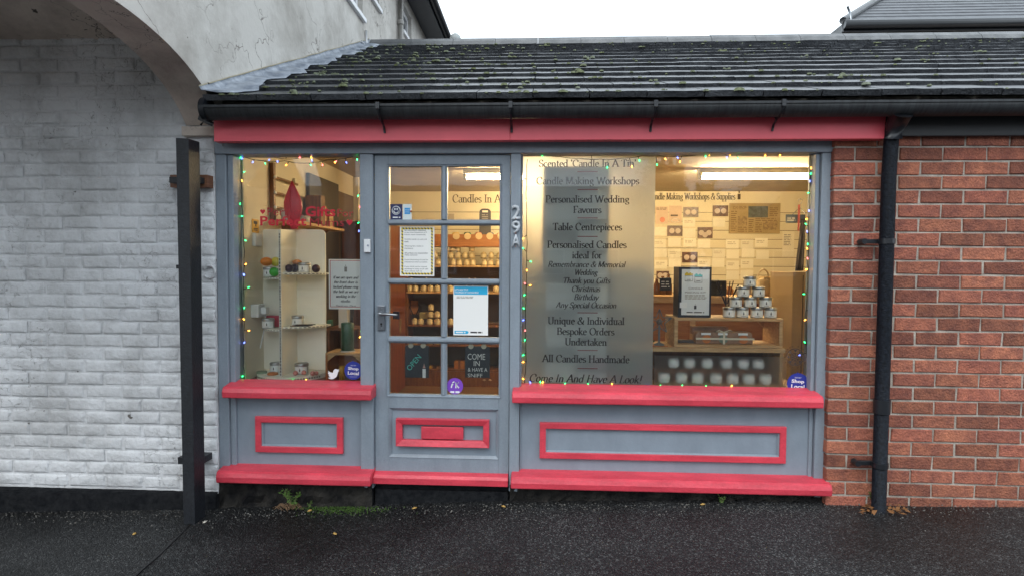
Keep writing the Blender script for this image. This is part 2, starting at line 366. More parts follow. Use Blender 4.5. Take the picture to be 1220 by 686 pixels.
def frost_mat(name, dif, alb, rough, clear=0.0, ior=1.12):
    # etched vinyl film: part scatters daylight, part passes a blurred view
    m = bpy.data.materials.new(name); m.use_nodes = True; n = m.node_tree; n.nodes.clear()
    o = n.nodes.new('ShaderNodeOutputMaterial'); mx = n.nodes.new('ShaderNodeMixShader')
    d = n.nodes.new('ShaderNodeBsdfDiffuse'); d.inputs[0].default_value = alb
    tr = n.nodes.new('ShaderNodeBsdfTranslucent'); tr.inputs[0].default_value = alb
    ad = n.nodes.new('ShaderNodeMixShader'); ad.inputs[0].default_value = .35; n.links.new(d.outputs[0], ad.inputs[1]); n.links.new(tr.outputs[0], ad.inputs[2])
    r = n.nodes.new('ShaderNodeBsdfRefraction'); r.inputs['Roughness'].default_value = rough; r.inputs['IOR'].default_value = ior; r.inputs[0].default_value = (.93, .94, .93, 1)
    mx.inputs[0].default_value = dif
    n.links.new(r.outputs[0], mx.inputs[1]); n.links.new(ad.outputs[0], mx.inputs[2])
    last = mx
    if clear:
        t = n.nodes.new('ShaderNodeBsdfTransparent'); m3 = n.nodes.new('ShaderNodeMixShader'); m3.inputs[0].default_value = clear
        n.links.new(mx.outputs[0], m3.inputs[1]); n.links.new(t.outputs[0], m3.inputs[2]); last = m3
    n.links.new(last.outputs[0], o.inputs[0]); return m
FROST = frost_mat('frosted_film', .33, (.76, .785, .79, 1), .85, 0, 1.12)
FROST2 = frost_mat('light_frosted_film', .06, (.9, .92, .92, 1), .42, .3, 1.055)
CELLO = frost_mat('cellophane', .1, (.6, .5, .42, 1), .1, .7)

def asphalt():
    m = bpy.data.materials.new('wet_asphalt'); m.use_nodes = True; n = m.node_tree; b = n.nodes['Principled BSDF']
    g = n.nodes.new('ShaderNodeNewGeometry'); L = n.links.new
    v = n.nodes.new('ShaderNodeTexVoronoi'); v.inputs['Scale'].default_value = 165; L(g.outputs['Position'], v.inputs['Vector'])
    hs = n.nodes.new('ShaderNodeSeparateColor'); L(v.outputs['Color'], hs.inputs[0])
    r = n.nodes.new('ShaderNodeValToRGB'); e = r.color_ramp.elements; e[0].position = 0; e[0].color = (.005, .005, .006, 1); e[1].position = 1; e[1].color = (.115, .12, .12, 1)
    k = e.new(.5); k.color = (.014, .015, .016, 1); k = e.new(.85); k.color = (.034, .035, .036, 1); L(hs.outputs[0], r.inputs[0])
    nz = n.nodes.new('ShaderNodeTexNoise'); nz.inputs['Scale'].default_value = 1.1; nz.inputs['Detail'].default_value = 6; L(g.outputs['Position'], nz.inputs['Vector'])
    mr = n.nodes.new('ShaderNodeMapRange'); mr.inputs[1].default_value = .35; mr.inputs[2].default_value = .65; mr.inputs[3].default_value = .4; mr.inputs[4].default_value = 1.2; L(nz.outputs['Fac'], mr.inputs[0])
    mu = n.nodes.new('ShaderNodeMix'); mu.data_type = 'RGBA'; mu.blend_type = 'MULTIPLY'; mu.inputs[0].default_value = 1; L(r.outputs[0], mu.inputs[6]); L(mr.outputs[0], mu.inputs[7])
    L(mu.outputs[2], b.inputs['Base Color'])
    rr = n.nodes.new('ShaderNodeMapRange'); rr.inputs[1].default_value = .4; rr.inputs[2].default_value = .62; rr.inputs[3].default_value = .30; rr.inputs[4].default_value = .6; L(nz.outputs['Fac'], rr.inputs[0]); L(rr.outputs[0], b.inputs['Roughness'])
    bp = n.nodes.new('ShaderNodeBump'); bp.inputs['Strength'].default_value = .9; bp.inputs['Distance'].default_value = .006; L(v.outputs['Distance'], bp.inputs['Height']); bp.invert = True
    n2 = n.nodes.new('ShaderNodeTexNoise'); n2.inputs['Scale'].default_value = 45; n2.inputs['Detail'].default_value = 4; L(g.outputs['Position'], n2.inputs['Vector'])
    b2 = n.nodes.new('ShaderNodeBump'); b2.inputs['Strength'].default_value = .6; b2.inputs['Distance'].default_value = .006; L(n2.outputs['Fac'], b2.inputs['Height']); L(bp.outputs[0], b2.inputs['Normal']); L(b2.outputs[0], b.inputs['Normal'])
    return m
ASPH = asphalt(); ASPH.node_tree.nodes['Principled BSDF'].inputs['Specular IOR Level'].default_value = .36

def render_wall_mat(name, base, dirt, crack, bump_s=.25, patch=None, cscale=1.6, camt=1.0):
    m = bpy.data.materials.new(name); m.use_nodes = True; n = m.node_tree; b = n.nodes['Principled BSDF']; L = n.links.new
    b.inputs['Roughness'].default_value = .75; g = n.nodes.new('ShaderNodeNewGeometry')
    nz = n.nodes.new('ShaderNodeTexNoise'); nz.inputs['Scale'].default_value = 1.6; nz.inputs['Detail'].default_value = 9; nz.inputs['Roughness'].default_value = .68; L(g.outputs['Position'], nz.inputs['Vector'])
    r = n.nodes.new('ShaderNodeValToRGB'); r.color_ramp.elements[0].position = .34; r.color_ramp.elements[0].color = (*dirt, 1); r.color_ramp.elements[1].position = .56; r.color_ramp.elements[1].color = (*base, 1); L(nz.outputs['Fac'], r.inputs[0])
    # thin cracks, only here and there
    nd = n.nodes.new('ShaderNodeTexNoise'); nd.inputs['Scale'].default_value = 4; nd.inputs['Detail'].default_value = 5; L(g.outputs['Position'], nd.inputs['Vector'])
    ma = n.nodes.new('ShaderNodeMix'); ma.data_type = 'RGBA'; ma.blend_type = 'LINEAR_LIGHT'; ma.inputs[0].default_value = .35; L(g.outputs['Position'], ma.inputs[6]); L(nd.outputs['Color'], ma.inputs[7])
    v = n.nodes.new('ShaderNodeTexVoronoi'); v.feature = 'DISTANCE_TO_EDGE'; v.inputs['Scale'].default_value = cscale; L(ma.outputs[2], v.inputs['Vector'])
    c = n.nodes.new('ShaderNodeMapRange'); c.inputs[1].default_value = .0; c.inputs[2].default_value = .012; c.inputs[3].default_value = 1; c.inputs[4].default_value = 0; L(v.outputs['Distance'], c.inputs[0])
    nm = n.nodes.new('ShaderNodeTexNoise'); nm.inputs['Scale'].default_value = 1.7; nm.inputs['Detail'].default_value = 3; L(g.outputs['Position'], nm.inputs['Vector'])
    cm = n.nodes.new('ShaderNodeMapRange'); cm.inputs[1].default_value = .45; cm.inputs[2].default_value = .56; cm.inputs[3].default_value = 0; cm.inputs[4].default_value = camt; L(nm.outputs['Fac'], cm.inputs[0])
    mu = n.nodes.new('ShaderNodeMath'); mu.operation = 'MULTIPLY'; L(c.outputs[0], mu.inputs[0]); L(cm.outputs[0], mu.inputs[1])
    # small flaked spots
    nf = n.nodes.new('ShaderNodeTexNoise'); nf.inputs['Scale'].default_value = 7; nf.inputs['Detail'].default_value = 8; nf.inputs['Roughness'].default_value = .6; L(g.outputs['Position'], nf.inputs['Vector'])
    fm = n.nodes.new('ShaderNodeMapRange'); fm.inputs[1].default_value = .705; fm.inputs[2].default_value = .72; L(nf.outputs['Fac'], fm.inputs[0])
    mx = n.nodes.new('ShaderNodeMath'); mx.operation = 'MAXIMUM'; L(mu.outputs[0], mx.inputs[0]); L(fm.outputs[0], mx.inputs[1])
    mi = n.nodes.new('ShaderNodeMix'); mi.data_type = 'RGBA'; L(mx.outputs[0], mi.inputs[0]); L(r.outputs[0], mi.inputs[6]); mi.inputs[7].default_value = (*crack, 1)
    L(mi.outputs[2], b.inputs['Base Color'])
    nb = n.nodes.new('ShaderNodeTexNoise'); nb.inputs['Scale'].default_value = 16; nb.inputs['Detail'].default_value = 7; nb.inputs['Roughness'].default_value = .6; L(g.outputs['Position'], nb.inputs['Vector'])
    sb = n.nodes.new('ShaderNodeMath'); sb.operation = 'SUBTRACT'; L(nb.outputs['Fac'], sb.inputs[0]); L(mx.outputs[0], sb.inputs[1])
    bp = n.nodes.new('ShaderNodeBump'); bp.inputs['Strength'].default_value = bump_s; bp.inputs['Distance'].default_value = .03; L(sb.outputs[0], bp.inputs['Height']); L(bp.outputs[0], b.inputs['Normal'])
    return m
WREND = render_wall_mat('weathered_white_render', (.585, .56, .52), (.37, .345, .31), (.13, .105, .09), .22)
SOFFIT = render_wall_mat('grimy_arch_render', (.62, .54, .47), (.36, .30, .26), (.08, .065, .055), .3, cscale=4)
PBRICK = render_wall_mat('thick_white_masonry_paint', (.71, .725, .745), (.46, .465, .47), (.13, .12, .11), .62, cscale=7, camt=.6)
LEADM = mat('lead_flashing_paint', (.34, .375, .43), .42, c2=(.15, .175, .22), vscale=14, bump=.5, bscale=22)
TILEM = mat('roof_tile_concrete', (.055, .06, .068), .36, c2=(.026, .029, .035), vscale=9, bump=.55, bscale=70, objrand=.25, fine=.5, fscale=140)
RIDGEM = mat('ridge_tile_concrete', (.16, .165, .17), .5, c2=(.09, .095, .10), vscale=8, bump=.4, bscale=50)
MOSS = mat('moss', (.085, .10, .035), .9, c2=(.15, .17, .125), vscale=3, bump=.8, bscale=90, fine=.4, fscale=60)
BRICKM = mat('red_brick', (.36, .122, .07), .8, c2=(.20, .066, .045), vscale=16, bump=.9, bscale=90, objrand=.34, fine=.25, fscale=130)
MORT = mat('mortar', (.50, .45, .39), .9, var=.45, vscale=12, bump=.5, bscale=120)
PLINTH = mat('black_plinth_paint', (.005, .006, .008), .85, spec=.15, bump=1, bscale=30, c2=(.016, .017, .019), vscale=25)
RUBBLE = mat('rubble_mortar', (.035, .032, .028), .9, c2=(.006, .006, .007), vscale=9, bump=1, bscale=40, spec=.2)

# ---------------------------------------------------------------- ground
mb = MB(); xs = [-60, -6]+[-6+.25*i for i in range(1, 48)]+[6, 60]; ys = [-60, -14]+[-14+.4*i for i in range(1, 35)]+[0.02]
v = []; f = []
for y in ys:
    for x in xs: v.append((x, y, GZ(x)+.006*math.sin(x*2.1+y)*math.cos(y*1.7)+(.012*max(0, (-y-.1))/1.0*-1 if y > -3 else -.036)))
nx = len(xs)
for j in range(len(ys)-1):
    for i in range(nx-1): f.append((j*nx+i, j*nx+i+1, (j+1)*nx+i+1, (j+1)*nx+i))
mb.mesh(v, f, True); obj('ground', mb, ASPH, kind='structure')
mb = MB(); mb.box(-60, 60, .02, 60, -.3, -.2); obj('ground_behind_shop', mb, ASPH, kind='structure')
# joint between two lays of asphalt, lower left
def gz(x, y): return GZ(x)-.012*max(0, -y-.1)
pts = []
for px, py in [(241, 612), (228, 622), (218, 634), (206, 644), (190, 660), (172, 676), (150, 694)]:
    d = ray(px, py); t = (-.05-CAMP.z)/d.z; p = CAMP+d*t; pts.append(p)
mb = MB()
for i in range(len(pts)-1):
    a, b = pts[i], pts[i+1]; t = (b-a).normalized(); n_ = Vector((-t.y, t.x, 0)); 
    wa, wb = .007+.004*math.sin(i*2.3), .007+.004*math.sin((i+1)*2.3)
    q = [a-n_*wa, b-n_*wb, b+n_*wb, a+n_*wa]; mb.face([(p.x, p.y, gz(p.x, p.y)+.008) for p in q])
    mb.mesh([(p.x, p.y, gz(p.x, p.y)+.001) for p in q]+[(p.x, p.y, gz(p.x, p.y)+.008) for p in q], [(0, 1, 5, 4), (1, 2, 6, 5), (2, 3, 7, 6), (3, 0, 4, 7)])
obj('tar_joint', mb, mat('tar', (.004, .004, .005), .45), kind='structure')

# ---------------------------------------------------------------- shop shell (inside)
FZ = .12; CZ = 2.26; BY = 3.25; LX = -1.80; RX = 3.4
mb = MB(); mb.box(LX-.1, RX+.1, .09, BY+.3, FZ-.1, FZ); obj('shop_floor', mb, FLOORW, kind='structure')
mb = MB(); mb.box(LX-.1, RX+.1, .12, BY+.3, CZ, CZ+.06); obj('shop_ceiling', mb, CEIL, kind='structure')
mb = MB(); mb.box(LX-.05, LX, .09, BY+.2, FZ, CZ-.002); obj('left_shop_wall', mb, WALLIN, kind='structure')
mb = MB(); mb.box(RX, RX+.05, .02, BY+.2, FZ, CZ-.002); obj('right_shop_wall', mb, WALLIN, kind='structure')
mb = MB(); mb.box(LX, RX, BY+.012, BY+.1, FZ+.002, CZ-.002); bw = obj('back_shop_wall', mb, mat('board_gap', (.12, .09, .05), .9), kind='structure')
zb = FZ+.004; k = 0
BOARD = mat('painted_boarding', (.72, .64, .46), .6, var=.06, vscale=2, objrand=.05)
me = None
while zb < CZ-.1:
    top = min(zb+.094, CZ-.004)
    if zb > 1.98: top = CZ-.004
    mb = MB(); mb.box(LX+.002, RX-.002, BY, BY+.01, zb, top); obj('board', mb, BOARD, bw); zb = top+.006

# ---------------------------------------------------------------- shop front
shop = thing('shopfront', 'grey and red painted wooden shopfront with glazed door and two display windows', 'shopfront', (0, 0, 0))
FT = 2.10
XL0, XL1 = X(261, 350), X(283, 350, .03)      # left jamb
XD0, XD1 = X(446.3, 380), X(607, 380)        # door
XP0 = X(432, 330, .03)                          # right edge of left glass
XR0, XR1 = X(622, 320, .03), X(966, 320, .03)
XE = X(985.5, 350)
def part(name, m, x0, x1, y0, y1, z0, z1, bev=.004, parent=shop, **kw):
    mb = MB(); mb.box(x0, x1, y0, y1, z0, z1); return obj(name, mb, m, parent, bev, **kw)
part('head_rail', GREY, XL0, XE, -.03, .10, Z(700, 183.5), 2.2)
ZH = Z(700, 183.5)
# posts (each side of the windows and the door)
XQ = X(608.5, 330)
zlow = .12
part('post', GREY, XL0, XL0+.062, -.02, .10, zlow, ZH-.001)
part('post', GREY, XL0+.064, XL1, -.005, .095, zlow, ZH-.001)
part('post', GREY, XP0, XD0-.003, -.02, .10, .09, ZH-.001)
part('post', GREY, XD1+.003, XD1+.062, -.02, .10, .09, ZH-.001)
part('post', GREY, XD1+.064, XR0, -.004, .095, zlow+.03, ZH-.001)
part('post', GREY, XR1, XR1+.022, .0, .095, .1, ZH-.001)
part('post', GREY, XR1+.024, XE, -.02, .10, .1, ZH-.001)
# upper sills
ZS = Z(354, 461, -.09); 
def sill(x0, x1, ztop, h, name='window_sill', dx=.0, drop=.0):
    mb = MB(); y0 = -.095
    pr = [(y0, ztop-h), (y0-.004, ztop-h*.5), (y0+.004, ztop-.012), (y0+.016, ztop-.003), (.055, ztop+.018), (.055, ztop-h)]
    mb.prism(pr, x0, x1, 'x'); o = obj(name, mb, RED, shop, .008, 3); return o
zs1 = Z(354, 461.5, -.095); sill(X(264.5, 468, -.09), X(442.5, 468, -.09), zs1, zs1-Z(354, 475.5, -.095))
zs2 = Z(796, 468.5, -.095); sill(X(610, 475, -.09), X(981.5, 478, -.09), zs2, zs2-Z(796, 483.3, -.095))
# bottom sills
zb1 = Z(350, 564, -.11); hb1 = zb1-Z(350, 578.5, -.11)
zb2 = Z(800, 573.5, -.11); hb2 = zb2-Z(800, 588, -.11)
sill(X(257.5, 570, -.09), X(441.5, 570, -.09), zb1, hb1, 'bottom_sill')
sill(X(608.5, 575, -.09), X(991.5, 585, -.09), zb2, hb2, 'bottom_sill')
# stall risers with framed panels
for (x0, x1, zt, zbm, fr) in ((XL1-.002, XP0+.002, zs1-.01, zb1, (305, 409, 496, 538.5)), (XR0-.004, XR1+.002, zs2-.01, zb2, (643, 936, 505, 548))):
    rz = part('stall_riser', GREYP, x0, x1, .012, .075, zbm-.02, zt, 0)
    xm = (fr[0]+fr[1])/2
    fx0, fx1, fz1, fz0 = X(fr[0], 520), X(fr[1], 525), Z(xm, fr[2]), Z(xm, fr[3])
    mb = MB(); mb.frame(fx0, fx1, fz0, fz1, .036, -.012, .011); obj('panel_frame', mb, RED, rz, .003)
    mb = MB(); mb.frame(fx0+.036, fx1-.036, fz0+.036, fz1-.036, .008, -.002, .0115, lip=.008); obj('panel_bead', mb, GREY, rz)
# window glass (two big panes) and beads
ZG1, ZG2 = zs1+.016, zs2+.016
part('glass_pane', GLASS, XL1+.001, XP0-.001, .05, .0505, ZG1, ZH-.002, 0)
part('glass_pane', GLASS, XR0+.001, XR1-.001, .05, .0505, ZG2, ZH-.002, 0)
# door
dz0, dz1 = Z(526, 577.5, -.01), Z(526, 184.5)
door = None
PC = [(463.8, 525.6), (532.9, 595.2)]; PR_ = [(198.6, 262), (269, 331.8), (339, 400.8), (408.8, 469.6)]
dx = [(X(a, 335, .02), X(b, 335, .02)) for a, b in PC]; dzv = [(Z(529, b, .02), Z(529, a, .02)) for a, b in PR_]
mb = MB(); yf, yb = .005, .05
mb.box(XD0, dx[0][0], yf, yb, dz0, dz1); mb.box(dx[1][1], XD1, yf, yb, dz0, dz1)          # stiles
mb.box(dx[0][0], dx[1][1], yf, yb, dzv[0][1], dz1)
zr = Z(528, 485.5, .02); zr2 = Z(528, 544, .02)
mb.box(dx[0][0], dx[1][1], yf, yb, zr, dzv[3][0]); mb.box(dx[0][0], dx[1][1], yf, yb, dz0, zr2)
door = obj('door', mb, GREY, shop, .002)
mb = MB(); mb.box(dx[0][0]-.004, dx[1][1]+.004, .018, .04, zr2-.004, zr+.004); obj('door_panel', mb, GREYP, door)
mb = MB(); mb.frame(dx[0][0]-.001, dx[1][1]+.001, zr2-.001, zr+.001, .017, .0, .017, lip=.014); obj('panel_moulding', mb, GREY, door, .0015)
# glazing bars
def bar_h(z0, z1, x0, x1):
    mb = MB(); zm = (z0+z1)/2; pr = [(.04, z0), (.014, z0), (-.004, zm-.006), (-.004, zm+.006), (.014, z1), (.04, z1)]
    mb.prism(pr, x0, x1, 'x'); obj('glazing_bar', mb, GREY, door, .001)
for j in range(3): bar_h(dzv[j+1][1], dzv[j][0], dx[0][0], dx[1][1])
for j in range(4):
    x0, x1 = dx[0][1], dx[1][0]; xm = (x0+x1)/2; mb = MB()
    v = [(x0, .04), (x0, .014), (xm-.006, -.004), (xm+.006, -.004), (x1, .014), (x1, .04)]
    mb.prism(v, dzv[j][0]+.0005, dzv[j][1]-.0005, 'z'); obj('glazing_bar', mb, GREY, door, .001)
mb = MB(); mb.frame(dx[0][0]-.011, dx[1][1]+.011, dzv[3][0]-.011, dzv[0][1]+.011, .013, -.002, .016, lip=.014); obj('glazing_bead', mb, GREY, door, .001)
for j in range(4):
    for i in range(2):
        mb = MB(); mb.box(dx[i][0], dx[i][1], .028, .0284, dzv[j][0], dzv[j][1]); obj('pane', mb, GLASS, door)
# letter plate
lx0, lx1, lz1, lz0 = X(472.5, 515), X(583, 515), Z(527, 498.5), Z(527, 531)
mb = MB(); mb.frame(lx0, lx1, lz0, lz1, .036, -.022, .017, lip=.012); obj('letter_plate_frame', mb, RED, door, .003)
mb = MB(); mb.box(X(502, 515), X(552, 515), -.006, .017, Z(527, 522.5), Z(527, 508)); obj('letter_flap', mb, RED, door, .003)
mb = MB(); pr = [(.006, Z(526, 577, -.04)), (-.045, Z(526, 577.5, -.04)), (-.047, Z(526, 570, -.04)), (-.034, Z(526, 567, -.04)), (.0, Z(526, 562)), (.006, Z(526, 562))]
mb.prism(pr, XD0+.001, XD1-.001, 'x'); obj('weatherboard', mb, RED, door, .003)
# handle
hx = X(454.5, 380)
mb = MB(); mb.box(hx-.022, hx+.022, -.006, .004, Z(455, 393.5), Z(455, 363.5)); obj('handle_plate', mb, mat('worn_steel', (.2, .22, .25), .35, metal=.8), door, .004)
mb = MB(); hz = Z(455, 373)
mb.cyl((hx-.002, -.032, hz), .012, .028, 16, 'y'); mb.tube([(hx-.002, -.035, hz), (hx+.02, -.045, hz), (hx+.05, -.048, hz-.001), (hx+.09, -.046, hz-.004), (hx+.105, -.042, hz-.004)], .0065, 10, [.009, .009, .0075, .0075, .006]); obj('door_handle', mb, IRON, door)
mb = MB(); kz = Z(455, 385.5); mb.cyl((hx, -.0075, kz), .006, .0015, 12, 'y'); mb.box(hx-.002, hx+.002, -.0075, -.006, kz-.016, kz); obj('keyhole', mb, mat('hole_black', (.003, .003, .003), .8), door)
for zz in (367, 390):
    mb = MB(); mb.cyl((hx+.004, -.0085, Z(455, zz)), .004, .003, 10, 'y'); obj('screw', mb, IRON, door)
# threshold and dark masonry under the sills
mb = MB(); mb.box(XD0-.01, XD1+.01, .02, .3, -.1, dz0-.002); mb.box(XD0, XD1, -.005, .02, -.1, dz0-.035); obj('threshold', mb, PLINTH, shop, .004)
def rubble(x0, x1, ztop, seed, y=.0):
    random.seed(seed); mb = MB(); n = int((x1-x0)/.035); v = []; f = []
    for i in range(n+1):
        x = x0+(x1-x0)*i/n
        for j in range(5):
            z = GZ(x)-.03+(ztop-GZ(x)+.03)*j/4; v.append((x, y-.02+random.uniform(-.02, .012)-(.03 if j == 0 else 0), z))
    for i in range(n):
        for j in range(4): a = i*5+j; f.append((a, a+5, a+6, a+1))
    mb.mesh(v, f); obj('masonry_base', mb, RUBBLE, shop)
    mb = MB(); mb.box(x0, x1, .0, .09, -.12, ztop-.001); obj('base_wall', mb, PLINTH, shop)
rubble(XL0-.004, XD0-.01, zb1-hb1+.004, 3); rubble(XD1+.01, X(990, 590), zb2-hb2+.004, 4)
# door bell and number
mb = MB(); mb.box(X(434.5, 293, -.02), X(442, 293, -.02), -.038, -.021, Z(438, 301), Z(438, 285.5)); bell = obj('door_bell', mb, WPL, None, .003); tag(bell, 'small white door bell push on the grey post left of the door', 'door bell')
mb = MB(); mb.cyl((X(438.3, 293, -.04), -.0405, Z(438, 293)), .006, .002, 14, 'y'); obj('button', mb, mat('bell_button', (.3, .33, .4), .3), bell)
num = thing('house_number', 'silvery metal number 29A screwed to the post right of the door', 'house number', (X(614.5, 270), -.02, Z(614, 295)))
for ch, a, b in (('2', 244.5, 261.5), ('9', 263, 279), ('A', 279.5, 294.5)):
    o = sans('digit', ch, X(614.8, 270, -.03), (Z(614, a, -.03)+Z(614, b, -.03))/2, Z(614, a)-Z(614, b), -.031, mat('number_steel', (.50, .54, .58), .45), num, bold=.02, width=.052)
    s_ = o.modifiers.new('solid', 'SOLIDIFY'); s_.thickness = .008; s_.offset = 0
    mb = MB(); mb.cyl((X(614.8, 270), -.036, Z(614, b, -.03)+.004), .003, .003, 8, 'y'); obj('screw', mb, mat('rust', (.25, .07, .02), .7), num)
# fascia board
AX0 = -1.855
fx0 = AX0+.002; fx1 = X(1056, 155, -.13); fz0 = (Z(254, 169.5, -.13)+Z(1055, 163.5, -.13)+Z(600, 168.7, -.13))/3
mb = MB(); xm = X(608, 155, -.1)
mb.box(fx0, xm-.0003, -.13, -.075, fz0, 2.29); mb.box(xm+.0003, fx1, -.13, -.075, fz0, 2.29); obj('fascia_board', mb, FASC, shop, .003)
mb = MB(); mb.box(fx0, fx1, -.0745, .10, fz0+.03, fz0+.05); obj('soffit_board', mb, mat('soffit_dark', (.03, .035, .045), .6), shop)
mb = MB(); mb.box(fx0, fx1+2.5, -.03, .09, fz0+.052, 2.35); obj('wall_above', mb, MORT, shop)
# ---------------------------------------------------------------- brick wall on the right
def brick_mesh(name, L, H, D, m, ch=.004, jit=.0026, seed=0):
    random.seed(seed); mb = MB(); j = lambda: random.uniform(-jit, jit)
    x0, x1, z0, z1 = -L/2, L/2, 0, H; a = []
    for (x, z) in ((x0, z0), (x1, z0), (x1, z1), (x0, z1)): a.append((x+j(), D, z+j()))
    b = [(p[0], ch, p[2]) for p in a]
    c = [(p[0]+(ch if k in (0, 3) else -ch), j()*.6, p[2]+(ch if k < 2 else -ch)) for k, p in enumerate(a)]
    v = a+b+c; f = [(8, 9, 10, 11)]
    for k in range(4):
        n_ = (k+1) % 4; f += [(4+k, 4+n_, 8+n_, 8+k), (k, n_, 4+n_, 4+k)]
    mb.mesh(v, f); return mb.data(name, m)
BY0 = -.06; CH = .0778; BL = .2235; JT = .0105; bx0 = X(990, 350, BY0)
bwall = thing('brick_wall', 'red brick wall with pale mortar to the right of the shopfront', 'brick wall', (bx0, BY0, .05))
body = MB(); body.box(bx0+.005, 3.6, BY0+.007, .08, -.1, 2.35); obj('mortar_bed', body, MORT, bwall)
st = [brick_mesh('brick', BL, CH-JT, .06, BRICKM, seed=i) for i in range(5)]
hf = [brick_mesh('brick', BL/2-JT/2, CH-JT, .06, BRICKM, seed=20+i) for i in range(3)]
ztop = Z(1040, 176.6+0, BY0)            # top of the first full course under the fascia
random.seed(5)
for r_ in range(-2, 27):
    z = ztop-r_*CH-(CH-JT)
    if z > 2.26 or z < -.03: continue
    x = bx0; first = (r_ % 2 == 0)
    while x < 3.5:
        me = random.choice(hf) if (first) else random.choice(st)
        wd = (BL/2-JT/2) if first else BL
        if first and r_ % 2 == 0 and x == bx0: pass
        o = bpy.data.objects.new('brick', me); link(o, bwall, (x+wd/2, BY0+random.uniform(-.0015, .0015), z)); x += wd+JT; first = False
# ---------------------------------------------------------------- painted brick wall on the left
PWY = -.035; pwall = thing('painted_brick_wall', 'white painted old brick wall beside and under the arch, black at its foot', 'painted wall', (-2.4, PWY, 0))
px1 = XL0-.003
mb = MB(); mb.box(-4.6, px1, PWY+.008, .12, -.3, 2.95); obj('painted_backing', mb, PBRICK, pwall)
def pbrick(L, seed):
    random.seed(seed); mb = MB(); H = .071; U = (0, .035, .07, .3, .5, .7, .93, .965, 1); V_ = (0, .09, .2, .5, .8, .91, 1); v = []; f = []; n = len(U)-1
    sk = random.uniform(-.0014, .0014)
    for j, b in enumerate(V_):
        for i, a in enumerate(U):
            e = i in (0, n) or j in (0, len(V_)-1); e2 = i in (1, n-1) or j in (1, len(V_)-2)
            v.append((-L/2+L*a+random.uniform(-.002, .002), .0085 if e else (.0008 if e2 else random.uniform(-.0035, .0)), H*b+sk*(a-.5)+random.uniform(-.0008, .0008)))
    for j in range(len(V_)-1):
        for i in range(n): a = j*(n+1)+i; f.append((a, a+1, a+n+2, a+n+1))
    mb.mesh(v, f, True); return mb.data('brick', PBRICK)
ps = [pbrick(.222, 40+i) for i in range(7)]; ph = [pbrick(.108, 60+i) for i in range(3)]
random.seed(9); nb_ = 0
for r_ in range(0, 36):
    z = .062+r_*.0775; x = px1-.004; odd = r_ % 2; first = True
    while x > -3.35 and nb_ < 296:
        if first and odd: me = random.choice(ph); wd = .108
        else: me = random.choice(ps); wd = .222
        o = bpy.data.objects.new('brick', me); link(o, pwall, (x-wd/2, PWY+random.uniform(-.004, .004), z+random.uniform(-.003, .003))); x -= wd+.011; first = False; nb_ += 1
mb = MB(); v = []; f = []; random.seed(2); n = 70
for i in range(n+1):
    x = -4.4+(px1+4.4)*i/n
    for z, y in ((-.16, -.062), (.0, -.06), (.03, -.056), (.046+random.uniform(-.008, .008)+.01*(x+2), -.05), (.05, -.03)): v.append((x, y+random.uniform(-.004, .004), z))
for i in range(n):
    for j in range(4): a = i*5+j; f.append((a, a+5, a+6, a+1))
mb.mesh(v, f); mb.box(-4.4, px1+.003, -.049, -.001, -.2, .038); obj('black_plinth', mb, PLINTH, pwall)
# round scar of an old pipe collar on the wall
c = PY(249, 324, PWY-.01); mb = MB(); mb.tube([(c.x+math.cos(R(a))*.036, PWY-.006, c.z+math.sin(R(a))*.036) for a in range(-150, 171, 20)], .007, 6)
obj('pipe_scar', mb, PBRICK, pwall)

# ---------------------------------------------------------------- white rendered building with the arch
AX = -1.855; AT = .215
ab = thing('arched_building', 'tall white rendered building with an archway, running back beside the shop roof', 'building', (AX, 3, 0))
def zarch(y):   # segmental arch over the passage
    yc, a, b, zc = -.98, 1.0, .52, 2.035
    t = (y-yc)/a; return zc+b*math.sqrt(max(0, 1-min(1, abs(t))**2.1)) if abs(t) < 1 else zc
TOPZ = 5.1; n = 28; ysp = -.04; ysn = -1.95
prof = [ysn+(ysp-ysn)*i/n for i in range(n+1)]
mb = MB(); x0, x1 = AX-AT, AX
for xx, flip in ((x1, False), (x0, True)):
    for i in range(n):
        a, b = prof[i], prof[i+1]; q = [(xx, a, zarch(a)), (xx, b, zarch(b)), (xx, b, TOPZ), (xx, a, TOPZ)]
        mb.face(q if not flip else q[::-1])
    q = [(xx, ysp, 2.1), (xx, .13, 2.1), (xx, .13, TOPZ), (xx, ysp, TOPZ)]; mb.face(q if not flip else q[::-1])
    q = [(xx, -2.3, -.1), (xx, ysn, -.1), (xx, ysn, TOPZ), (xx, -2.3, TOPZ)]; mb.face(q if not flip else q[::-1])
# wall behind with openings for the three side windows
WIN = [(1.7, 2.66, 3.97, 4.88), (2.96, 3.28, 4.33, 4.88), (4.42, 4.95, 4.55, 4.92)]
ye = [.13, WIN[0][0], WIN[0][1], WIN[1][0], WIN[1][1], WIN[2][0], WIN[2][1], 9.0]
for i in range(len(ye)-1):
    wn = next((q for q in WIN if abs(q[0]-ye[i]) < 1e-6), None)
    for (a, b) in ([(0, wn[2]), (wn[3], TOPZ)] if wn else [(0, TOPZ)]):
        mb.face([(x1, ye[i], a), (x1, ye[i+1], a), (x1, ye[i+1], b), (x1, ye[i], b)])
    if wn:
        y0, y1, z0, z1 = wn
        for q in ([(x1, y0, z0), (x1, y1, z0), (x1-.12, y1, z0), (x1-.12, y0, z0)], [(x1, y0, z1), (x1-.12, y0, z1), (x1-.12, y1, z1), (x1, y1, z1)], [(x1, y0, z0), (x1-.12, y0, z0), (x1-.12, y0, z1), (x1, y0, z1)], [(x1, y1, z0), (x1, y1, z1), (x1-.12, y1, z1), (x1-.12, y1, z0)]): mb.face(q)
mb.face([(x1, -2.3, -.1), (x1, -2.3, TOPZ), (x0, -2.3, TOPZ), (x0, -2.3, -.1)])
